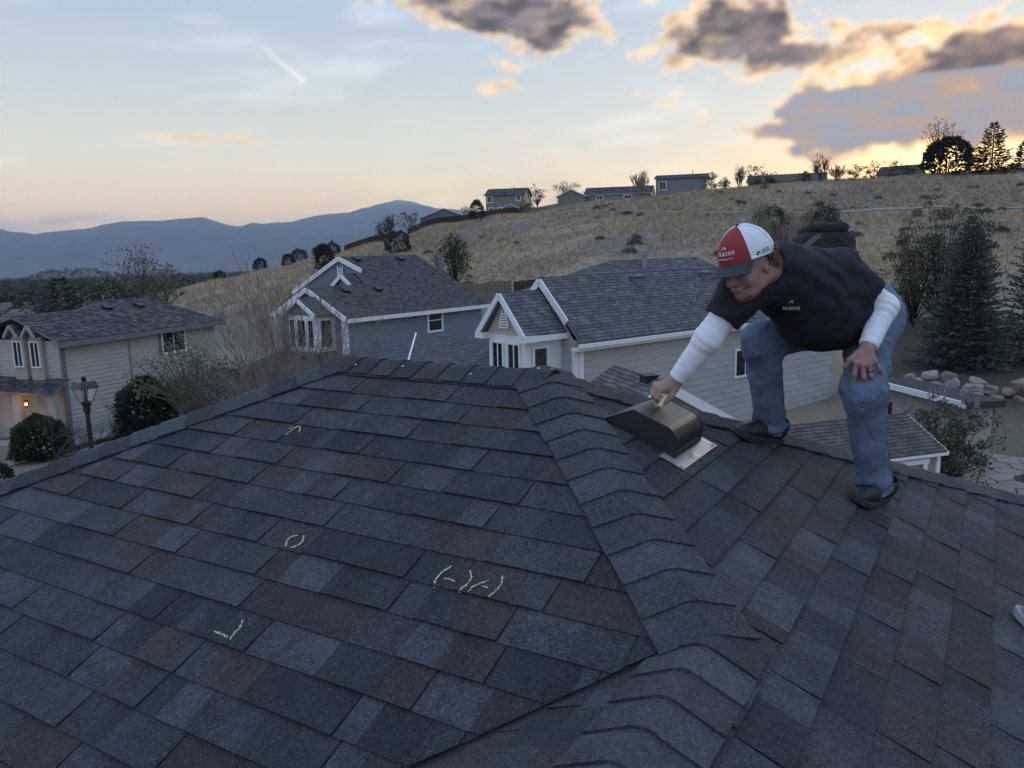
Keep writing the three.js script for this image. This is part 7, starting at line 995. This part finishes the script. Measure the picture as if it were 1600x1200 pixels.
// --- jeans
function sdJeans(p) {
  const lg = (h, k, an, sd) => { let d = smin(cap_(p, h, k, 0.112, 0.084), cap_(p, k, lerpV(k, an, 0.96), 0.082, 0.068), 0.05); const t1 = tOn(p, h, k), t2 = tOn(p, k, an); const kn = Math.exp(-Math.pow((t2 + 0.02) / 0.2, 2)), ank = sstep(0.68, 1.0, t2); const n = fbm(p.x * 11 + sd, p.y * 11, p.z * 11, 3) - 0.5; const dia = p.x * 9 + p.z * 16, wr = fbm(p.x * 13 + sd, p.y * 13, p.z * 13, 3); const fold = v => { const q = Math.sin(v); return q > 0 ? q : q * 0.35; }; d += n * 0.018 + 0.010 * ank * Math.sin(t2 * 42 + dia * 0.8 + 9 * wr) * (0.4 + wr) - 0.014 * kn * fold(t2 * 24 + dia * 1.4 + 10 * wr) * wr - 0.010 * sstep(0.05, 0.5, t2) * fold(t2 * 11 + dia * 2.2 + 9 * wr) * wr - 0.008 * sstep(0.95, 0.3, t1) * fold(t1 * 15 + dia * 1.9 + 8 * wr) * wr; d -= ank * 0.007; return Math.max(d, (t2 - 0.985 + 0.02 * Math.sin(p.x * 40)) * k.distanceTo(an)); };
  let d = smin(lg(J.hipR, J.kneeR, J.ankR, 2), lg(J.hipL, J.kneeL, J.ankL, 9), 0.045); const hip = smin(cap_(p, J.hipR, J.hipL, 0.132, 0.130), cap_(p, J.pelvis, lerpV(J.pelvis, J.belly, 0.3), 0.150, 0.155), 0.06); const hipc = Math.max(hip + (fbm(p.x * 12, p.y * 12, p.z * 12, 2) - 0.5) * 0.012, (tOn(p, J.pelvis, J.belly) - 0.34) * J.pelvis.distanceTo(J.belly)); return smin(d, hipc, 0.05);
}
{ const bb = boxOf([J.pelvis, J.hipR, J.hipL, J.kneeR, J.kneeL, J.ankR, J.ankL], 0.2); inMan(surfNet(sdJeans, bb.min, bb.max, 0.0085), denimMat, 'jeans'); }
{ const m = new MB(), d = V(0, 0, 0).subVectors(J.belly, J.pelvis).normalize(), c = lerpV(J.pelvis, J.belly, 0.30), e1 = V(0, 0, 0).crossVectors(d, V(0, 1, 0)).normalize(), e2 = V(0, 0, 0).crossVectors(e1, d), R = []; for (let i = 0; i <= 36; i++) { const a = i / 36 * 6.283; R.push([c.clone().addScaledVector(e1, Math.cos(a) * 0.166).addScaledVector(e2, Math.sin(a) * 0.162)]); } for (let i = 0; i < 36; i++) { const a = R[i][0], b = R[i + 1][0]; m.quad(a.clone().addScaledVector(d, -0.018), b.clone().addScaledVector(d, -0.018), b.clone().addScaledVector(d, 0.018), a.clone().addScaledVector(d, 0.018)); } inMan(m.geo(), STD([0.05, 0.035, 0.025], 0.6), 'belt'); }
{ // seams and hems of the jeans, laid on the cloth
  const seam = STD([0.12, 0.14, 0.175], 0.9), proj = (p, dir) => { const q = p.clone().addScaledVector(dir, 0.22); for (let k = 0; k < 120; k++) { const d = sdJeans(q); if (d < 0.0008) break; q.addScaledVector(dir, -Math.max(0.0006, d * 0.5)); } return q; };
  for (const [h, k, an, s] of [[J.hipR, J.kneeR, J.ankR, 1], [J.hipL, J.kneeL, J.ankL, 1], [J.hipL, J.kneeL, J.ankL, -1]]) { const pts = [], dir = CR.clone().multiplyScalar(s * 0.8).addScaledVector(CT, 0.6).normalize(); for (let i = 0; i <= 40; i++) { const t = i / 40, c = t < 0.45 ? lerpV(h, k, 0.25 + t / 0.45 * 0.75) : lerpV(k, an, (t - 0.45) / 0.55 * 0.95); pts.push(proj(c, dir)); } const m = new MB(); m.tube(pts, 0.0026, 5); inMan(m.geo(), seam, 'seam'); }
  for (const [k, an] of [[J.kneeR, J.ankR], [J.kneeL, J.ankL]]) { const c = lerpV(k, an, 0.93), ax = V(0, 0, 0).subVectors(an, k).normalize(), e1 = V(0, 0, 0).crossVectors(ax, CT).normalize(), e2 = V(0, 0, 0).crossVectors(e1, ax), pts = []; for (let i = 0; i <= 36; i++) { const a = i / 36 * 6.283; pts.push(proj(c, e1.clone().multiplyScalar(Math.cos(a)).addScaledVector(e2, Math.sin(a)))); } const m = new MB(); m.tube(pts, 0.0016, 4); inMan(m.geo(), seam, 'hem_stitch'); }
}
// --- shoes: low dark hiking shoes with a thick sole
function shoe(heel, toe, ank, parent, B, uppMat, soleMat, seed) {
  const up = V(0.405, 0.914, 0), f = V(0, 0, 0).subVectors(toe, heel); f.addScaledVector(up, -f.dot(up)).normalize(); const L = 0.315, s = V(0, 0, 0).crossVectors(f, up), mid = lerpV(heel, toe, 0.5), surf = p => { const x = p.x; return p.clone(); };
  const o = mid.clone().addScaledVector(f, -L / 2); { const yPlane = RY - RT * o.x; o.y = yPlane + 0.012; } const P = (a, h, w) => o.clone().addScaledVector(f, a).addScaledVector(up, h).addScaledVector(s, w);
  const upper = p => { let d = cap_(p, P(0.075, 0.055, 0), P(0.20, 0.045, 0), 0.042, 0.041); d = smin(d, cap_(p, P(0.20, 0.040, 0.006), P(0.268, 0.032, 0.004), 0.043, 0.034), 0.03); d = smin(d, cap_(p, P(0.05, 0.05, 0), P(0.055, 0.085, 0), 0.040, 0.040), 0.03); d = smin(d, cap_(p, P(0.06, 0.08, 0), P(0.12, 0.075, 0), 0.040, 0.036), 0.03); for (let i = 0; i < 4; i++) d = smin(d, cap_(p, P(0.135 + i * 0.024, 0.090 - i * 0.006, -0.022), P(0.135 + i * 0.024, 0.090 - i * 0.006, 0.022), 0.0045, 0.0045), 0.004); d += (fbm(p.x * 40, p.y * 40, p.z * 40 + seed, 2) - 0.5) * 0.005; d = Math.max(d, -cap_(p, P(0.07, 0.10, 0), P(0.08, 0.16, 0), 0.034, 0.038)); return Math.max(d, -V(0, 0, 0).subVectors(p, P(0, 0.022, 0)).dot(up)); };
  const sole = p => { const q = V(0, 0, 0).subVectors(p, o), a = q.dot(f), h = q.dot(up), w = q.dot(s), hw = 0.040 + 0.012 * sstep(0.08, 0.22, a) - 0.004 * sstep(0.1, 0.15, a) * sstep(0.2, 0.15, a), e = Math.abs(w) - hw, endR = a < 0.045 ? Math.hypot(a - 0.045, w * 0.045 / hw) - 0.045 : a > 0.255 ? Math.hypot(a - 0.255, w * 0.062 / hw) - 0.062 : e; return Math.max(Math.max(endR, e) - 0.002, Math.abs(h - 0.013 - 0.012 * sstep(0.25, 0.315, a)) - 0.0145 + 0.0025 * (Math.sin(a * 260) > 0.2 && h < 0.006 ? 1 : 0)); };
  const g = new THREE.Group(); g.name = 'shoe'; parent.add(g); const bb = boxOf([P(-0.01, -0.01, -0.06), P(0.33, 0.15, 0.06), P(-0.01, 0.15, 0.06), P(0.33, -0.01, -0.06), P(-0.01, -0.01, 0.06), P(0.33, -0.01, 0.06), P(0.33, 0.15, -0.06)], 0.01);
  const put = (ff, m, n) => { const geo = surfNet(ff, bb.min, bb.max, 0.0048); geo.translate(-B.x, -B.y, -B.z); return addMesh(geo, m, n, g); }; put(upper, uppMat, 'upper'); put(sole, soleMat, 'sole');
  const lc = new MB(); for (let i = 0; i < 4; i++) { const a = 0.135 + i * 0.024, h = 0.096 - i * 0.006; lc.tube([P(a, h - 0.008, -0.026), P(a + 0.006, h + 0.002, 0), P(a, h - 0.008, 0.026)], 0.0028, 5); } const lg = lc.geo(); lg.translate(-B.x, -B.y, -B.z); addMesh(lg, STD([0.12, 0.12, 0.12], 0.8), 'laces', g); return g;
}
const shoeUp = STD([0.022, 0.022, 0.026], 0.5, { bumpMap: rep(clothTex, 20), bumpScale: 0.001 }), shoeSole = STD([0.035, 0.034, 0.034], 0.8);
shoe(J.heelR, J.toeR, J.ankR, man, MANB, shoeUp, shoeSole, 1); shoe(J.heelL, J.toeL, J.ankL, man, MANB, shoeUp, shoeSole, 2);
// --- cap: six panels, seams, button, visor and embroidery; ellipsoid about the head
const cc = hp(-0.006, 0.026, 0), CRAD = [0.122, 0.126, 0.097];
const capPt = (az, el, g = 0) => cc.clone().addScaledVector(HF, Math.cos(az) * Math.cos(el) * (CRAD[0] + g)).addScaledVector(HU, Math.sin(el) * (CRAD[1] + g)).addScaledVector(HS, Math.sin(az) * Math.cos(el) * (CRAD[2] + g));
{
  const cap = new THREE.Group(); cap.name = 'cap'; man.add(cap);
  const red = STD([0.30, 0.035, 0.035], 0.8, { bumpMap: rep(clothTex, 40), bumpScale: 0.0006 }), white = STD([0.78, 0.78, 0.8], 0.8, { bumpMap: rep(clothTex, 60), bumpScale: 0.0012 }), brim = STD([0.045, 0.046, 0.05], 0.85, { bumpMap: rep(clothTex, 40), bumpScale: 0.0006 }), navy = STD([0.012, 0.014, 0.028], 0.7);
  const put = (m, mat, name) => { const g = m.geo(); g.translate(-MANB.x, -MANB.y, -MANB.z); return addMesh(g, mat, name, cap); };
  const elLow = az => mix(0.03, -0.10, sstep(0.5, 2.4, Math.abs(az)));
  const panel = (a0, a1, mat, name) => { const m = new MB(), na = 10, ne = 12; const P = (i, j) => { const az = mix(a0, a1, i / na), e = mix(elLow(az), Math.PI / 2, j / ne), puff = 0.0025 * Math.sin(Math.PI * i / na) * Math.cos(e); return capPt(az, e, puff); }; for (let i = 0; i < na; i++) for (let j = 0; j < ne; j++) m.quad(P(i, j), P(i + 1, j), P(i + 1, j + 1), P(i, j + 1)); put(m, mat, name); };
  const S = Math.PI / 3, shift = 0; panel(0, S, red, 'front_panel'); panel(-S, 0, red, 'front_panel'); panel(S, 2 * S, white, 'mesh_panel'); panel(2 * S, 3 * S, white, 'mesh_panel'); panel(-2 * S, -S, white, 'mesh_panel'); panel(-3 * S, -2 * S, white, 'mesh_panel');
  for (const a of [S, 2 * S, 3 * S, -S, -2 * S]) { const m = new MB(), pts = []; for (let k = 0; k <= 14; k++) pts.push(capPt(a + 0.03 * Math.sign(a), mix(elLow(a), 1.54, k / 14), 0.0012)); m.tube(pts, 0.0042, 5); put(m, STD([0.84, 0.84, 0.85], 0.75), 'seam'); }
  { const m = new MB(), pts = []; for (let k = 0; k <= 40; k++) { const a = mix(S, 2 * Math.PI - S, k / 40), az = a > Math.PI ? a - 2 * Math.PI : a; pts.push(capPt(az, elLow(az) + 0.05, 0.001)); } m.tube(pts, 0.0065, 5); put(m, STD([0.84, 0.84, 0.85], 0.75), 'headband'); }
  const bt = addMesh(new THREE.SphereGeometry(0.0085, 12, 8), navy, 'button', cap); bt.position.copy(capPt(0, Math.PI / 2, 0.002)).sub(MANB);
  { // visor, curved down at the sides
    const m = new MB(), n = 18, nr = 7, P = (i, j, d) => { const a = mix(-1.12, 1.12, i / n), k = j / nr, reach = 0.078 * Math.pow(Math.cos(a * 0.80), 0.9); const b = capPt(a, 0.03, -0.001); return b.addScaledVector(HF, k * reach * Math.max(0.25, Math.cos(a * 0.5))).addScaledVector(HS, k * reach * 0.25 * Math.sin(a)).addScaledVector(HU, -k * 0.020 - 0.030 * Math.pow(Math.sin(a * 0.9), 2) * (0.3 + 0.7 * k) + d); };
    for (let i = 0; i < n; i++) for (let j = 0; j < nr; j++) { m.quad(P(i, j, 0.002), P(i, j + 1, 0.002), P(i + 1, j + 1, 0.002), P(i + 1, j, 0.002)); m.quad(P(i, j, -0.002), P(i + 1, j, -0.002), P(i + 1, j + 1, -0.002), P(i, j + 1, -0.002)); } for (let i = 0; i < n; i++) m.quad(P(i, nr, 0.002), P(i, nr, -0.002), P(i + 1, nr, -0.002), P(i + 1, nr, 0.002)); put(m, brim, 'visor');
  }
  // embroidery on the front: a roof mark, the name, a line of small print; a badge and print on the side panel
  const { FontLoader } = await import('three/addons/loaders/FontLoader.js'); const { TextGeometry } = await import('three/addons/geometries/TextGeometry.js'); const font = await new FontLoader().loadAsync('fonts/droid/droid_serif_bold.typeface.json'), fontS = await new FontLoader().loadAsync('fonts/droid/droid_sans_bold.typeface.json');
  const wrapText = (str, fnt, size, az0, el0, gap, mat, name, dirSign = 1) => { const gs = []; let az = az0; for (const ch of str) { const tg = new TextGeometry(ch, { font: fnt, size, depth: 0.0012, curveSegments: 3 }); const c = capPt(az, el0, 0.0026), n = V(0, 0, 0).subVectors(capPt(az, el0, 0.05), c).normalize(), u = V(0, 0, 0).subVectors(capPt(az, el0 + 0.03, 0.0026), c).normalize(), r = V(0, 0, 0).crossVectors(u, n).normalize(); const M = new THREE.Matrix4().makeBasis(r, V(0, 0, 0).crossVectors(n, r), n); M.setPosition(c.x - MANB.x, c.y - MANB.y, c.z - MANB.z); tg.computeBoundingBox(); const adv = (tg.boundingBox.max.x + gap) / 0.105; tg.applyMatrix4(M); gs.push(tg); az += adv; } return addMesh(mergeGeometries(gs), mat, name, cap); };
  const thread = STD([0.8, 0.79, 0.78], 0.8); wrapText('ELKINS', font, 0.0150, -0.36, 0.36, 0.0035, thread, 'lettering'); { const m = new MB(), r4 = RNG(94); for (let k = 0; k < 12; k++) { const a = -0.33 + k * 0.066; m.tube([capPt(a, 0.25, 0.0028), capPt(a + 0.024 + r4() * 0.02, 0.25, 0.0028)], 0.0021, 4, true); } stuff(put(m, thread, 'small_print')); }
  { const m = new MB(); for (const [a, b] of [[0.02 - 0.13, 0.02], [0.02 + 0.13, 0.02]]) m.tube([capPt(a, 0.545, 0.0025), capPt((a + b) / 2, 0.585, 0.0025), capPt(b, 0.63, 0.0025)], 0.0022, 5); put(m, thread, 'roof_emblem'); }
  { const m = new MB(); for (let i = 0; i < 20; i++) { const a0 = i / 20 * 6.283, a1 = (i + 1) / 20 * 6.283, c = capPt(1.34, 0.10, 0.0042), P = a => capPt(1.34 + Math.cos(a) * 0.085, 0.10 + Math.sin(a) * 0.075, 0.0042); m.tri(c, P(a1), P(a0)); m.tri(c, P(a0), P(a1)); } put(m, navy, 'badge'); const w = new MB(); w.tube([capPt(1.29, 0.13, 0.0055), capPt(1.34, 0.075, 0.0055), capPt(1.43, 0.15, 0.0055)], 0.0022, 5); put(w, STD([0.8, 0.8, 0.82], 0.8), 'badge_mark'); }
  { const m = new MB(), r4 = RNG(93); for (let row = 0; row < 3; row++) for (let k = 0; k < 7; k++) { const a = 1.47 + k * 0.055, e = 0.155 - row * 0.06; m.tube([capPt(a, e, 0.0044), capPt(a + 0.02 + r4() * 0.02, e, 0.0044)], 0.0019, 4, true); } stuff(put(m, navy, 'side_print')); }
  // shirt chest mark, each letter set on the cloth
  const chest = (str, fnt, size, p0, p1, mat, name, lift) => { const gs = [], n0 = str.length, adv = []; let tot = 0; for (const ch of str) { const q = new TextGeometry(ch, { font: fnt, size, depth: 0.001 }); q.computeBoundingBox(); adv.push(tot); tot += q.boundingBox.max.x + size * 0.22; } for (let i = 0; i < n0; i++) { let p = lerpV(p0, p1, adv[i] / Math.max(0.001, tot)); const dir = p.clone().sub(EYE).normalize(); p = EYE.clone(); for (let k = 0; k < 400; k++) { const d = sdShirt(p); if (d < 0.0006 && k > 2) break; p.addScaledVector(dir, Math.max(0.0008, d * 0.5)); } const e = 0.012, n = V(sdShirt(off(p, 0, 0, 0).add(V(e, 0, 0))) - sdShirt(p.clone().add(V(-e, 0, 0))), sdShirt(p.clone().add(V(0, e, 0))) - sdShirt(p.clone().add(V(0, -e, 0))), sdShirt(p.clone().add(V(0, 0, e))) - sdShirt(p.clone().add(V(0, 0, -e)))).normalize(); const r = CR.clone().addScaledVector(n, -CR.dot(n)).normalize(), u = V(0, 0, 0).crossVectors(n, r); const tg = new TextGeometry(str[i], { font: fnt, size, depth: 0.0015, curveSegments: 3 }), M = new THREE.Matrix4().makeBasis(r, u, n); p.addScaledVector(n, lift); M.setPosition(p.x - MANB.x, p.y - MANB.y, p.z - MANB.z); tg.applyMatrix4(M); gs.push(tg); } return addMesh(mergeGeometries(gs), mat, name, man); };
  chest('ELKINS', font, 0.0145, J.logo0, J.logo1, STD([0.62, 0.62, 0.64], 0.8), 'shirt_lettering', 0.002);
  { const a = lerpV(J.logo0, J.logo1, 0.40), b = lerpV(J.logo0, J.logo1, 0.62); chest('^', fontS, 0.022, off(a, 0, 0.020), off(a, 0, 0.020), STD([0.62, 0.62, 0.64], 0.8), 'shirt_emblem', 0.002); }
}
// --- curly hair below the cap at the back
{
  const rnd = RNG(91), m = new MB(); for (let i = 0; i < 420; i++) { const az = Math.PI + (rnd() - 0.5) * 2.7, el = -0.58 + rnd() * 0.68, p = capPt(az, el, -0.018 + rnd() * 0.012); if (el < -0.35 && Math.abs(az - Math.PI) > 0.95) continue; const r = 0.006 + rnd() * 0.006, out = p.clone().sub(cc).normalize(), e1 = V(0, 0, 0).crossVectors(out, HU).normalize(), pts = [], ph = rnd() * 6; for (let k = 0; k <= 6; k++) { const a = ph + k * 1.05; pts.push(p.clone().addScaledVector(out, 0.004 + k * 0.0035).addScaledVector(e1, Math.cos(a) * r).addScaledVector(HU, Math.sin(a) * r - k * 0.0022)); } m.tube(pts, k => 0.0036 * (1 - 0.5 * k), 4); }
  inMan(m.geo(), STD([0.16, 0.105, 0.065], 0.7), 'hair');
  const st = new MB(), r2 = RNG(92); for (let i = 0; i < 900; i++) { const f = 0.02 + r2() * 0.085, u = -0.072 - r2() * 0.062, s = (r2() * 2 - 1) * 0.062, q = hp(f, u, s); let d = sdHead(q); if (Math.abs(d) > 0.03) continue; const e = 0.004, n = V(sdHead(q.clone().add(V(e, 0, 0))) - sdHead(q.clone().add(V(-e, 0, 0))), sdHead(q.clone().add(V(0, e, 0))) - sdHead(q.clone().add(V(0, -e, 0))), sdHead(q.clone().add(V(0, 0, e))) - sdHead(q.clone().add(V(0, 0, -e)))).normalize(); q.addScaledVector(n, -d); d = sdHead(q); q.addScaledVector(n, -d); const t = V(0, 0, 0).crossVectors(n, HF).normalize(); st.tri(q.clone().addScaledVector(t, 0.0012), q.clone().addScaledVector(t, -0.0012), q.clone().addScaledVector(n, 0.003).addScaledVector(HU, -0.006)); } inMan(st.geo(), STD([0.13, 0.085, 0.06], 0.8), 'stubble'); man.children[man.children.length - 1].userData.kind = 'stuff';
}
{ // wedding band
  const c = lerpV(J.lkR, J.lmR, 0.62), d = V(0, 0, 0).subVectors(J.lmR, J.lkR).normalize(), g = new THREE.TorusGeometry(0.0112, 0.0022, 8, 24), q = new THREE.Quaternion().setFromUnitVectors(V(0, 0, 1), d), r = addMesh(g, STD([0.05, 0.05, 0.055], 0.35, { metalness: 0.8 }), 'ring', man); r.quaternion.copy(q); r.position.copy(c).sub(MANB);
}
{ // the chalk in his hand
  const A = J.ch0.clone(), B = J.ch1.clone(), d = V(0, 0, 0).subVectors(B, A).normalize(), m = new MB(); const p = k => A.clone().addScaledVector(d, k).sub(B); m.tube([p(-0.02), p(-0.018), p(0.034), p(0.040), p(0.043)], k => k > 0.95 ? 0.004 : k > 0.7 ? 0.0095 : 0.0105, 14, true); const c = m.build('chalk_stick', STD([0.72, 0.74, 0.36], 0.95), scene); c.position.copy(B); tag(c, 'stub of yellow chalk held in the hand on the vent', 'chalk');
}
// ------------------------------------------------------------------ backpack on his back
{
  const g = thing('backpack', 'dark brown tool backpack behind the man\'s shoulders', 'backpack', J.bag.toArray()), brown = STD([0.022, 0.018, 0.016], 0.85, { bumpMap: rep(clothTex, 30), bumpScale: 0.001 }), tanM = STD([0.05, 0.04, 0.03], 0.9);
  const ax = V(0, 0, 0).subVectors(J.pelvis, J.neckb).normalize(), nrm = V(0, 1, 0).addScaledVector(ax, -ax.y).addScaledVector(CT, -0.35).normalize(), sd = V(0, 0, 0).crossVectors(ax, nrm).normalize();
  const rb = (c, s, r) => p => { const d = V(0, 0, 0).subVectors(p, c), q = [Math.abs(d.dot(CR)) - s[0] + r, Math.abs(d.dot(CU)) - s[1] + r, Math.abs(d.dot(CT)) - s[2] + r]; return Math.hypot(...q.map(v => Math.max(v, 0))) + Math.min(Math.max(...q), 0) - r + (fbm(p.x * 11, p.y * 11, p.z * 11, 3) - 0.5) * 0.035; };
  const put = (f, c, e, mat, name) => { const geo = surfNet(f, off(c, 0, 0, 0).sub(V(e, e, e)), off(c, 0, 0, 0).add(V(e, e, e)), 0.008); geo.translate(-J.bag.x, -J.bag.y, -J.bag.z); return addMesh(geo, mat, name, g); };
  const c0 = off(J.bag, -0.004, -0.03, 0), c1 = off(J.bag, -0.012, 0.055, 0.03), c2 = off(J.bag, 0.105, 0.0, 0.02); put(rb(c0, [0.13, 0.085, 0.12], 0.06), c0, 0.22, brown, 'main_compartment'); put(rb(c1, [0.098, 0.030, 0.085], 0.028), c1, 0.18, brown, 'top_flap'); put(rb(c2, [0.034, 0.055, 0.06], 0.03), c2, 0.13, tanM, 'side_pocket');
  const stp = (pts, w) => { const m = new MB(); for (let i = 0; i < pts.length - 1; i++) bar(m, pts[i].clone().sub(J.bag), pts[i + 1].clone().sub(J.bag), w, 0.006, CT); m.build('strap', STD([0.09, 0.09, 0.085], 0.85), g); };
  const onBack = p => { const q = p.clone(); for (let k = 0; k < 60; k++) { const d = sdShirt(q); if (d > 0.004) break; q.addScaledVector(CU, 0.004); } for (let k = 0; k < 100; k++) { const d = sdShirt(q); if (d < 0.006) break; q.addScaledVector(CU, -Math.max(0.001, d * 0.5)); } return q; };
  stp([onBack(J.strap0), onBack(lerpV(J.strap0, J.strap1, 0.3)).addScaledVector(CU, 0.004), lerpV(J.strap0, J.strap1, 0.75), J.strap1], 0.022);
}
// ------------------------------------------------------------------ toe of another shoe at the right edge
{
  const g = thing('shoe', 'grey shoe toe poking in at the right edge of the roof', 'shoe', [1.98, 6.35, 0.1]); const up = V(1.92, RY - RT * 1.92, -0.02);
  const toe = V(1.87, RY - RT * 1.87, -0.175), heel = V(2.17, RY - RT * 2.17, -0.10), s = shoe(heel, toe, heel, g, g.position, STD([0.22, 0.21, 0.21], 0.7, { bumpMap: rep(clothTex, 20), bumpScale: 0.001 }), STD([0.3, 0.3, 0.3], 0.7), 5); s.name = 'shoe_body';
}
scene.traverse(o => { if (o.isMesh) { o.castShadow = true; o.receiveShadow = true; } });
renderer.render(scene, camera);
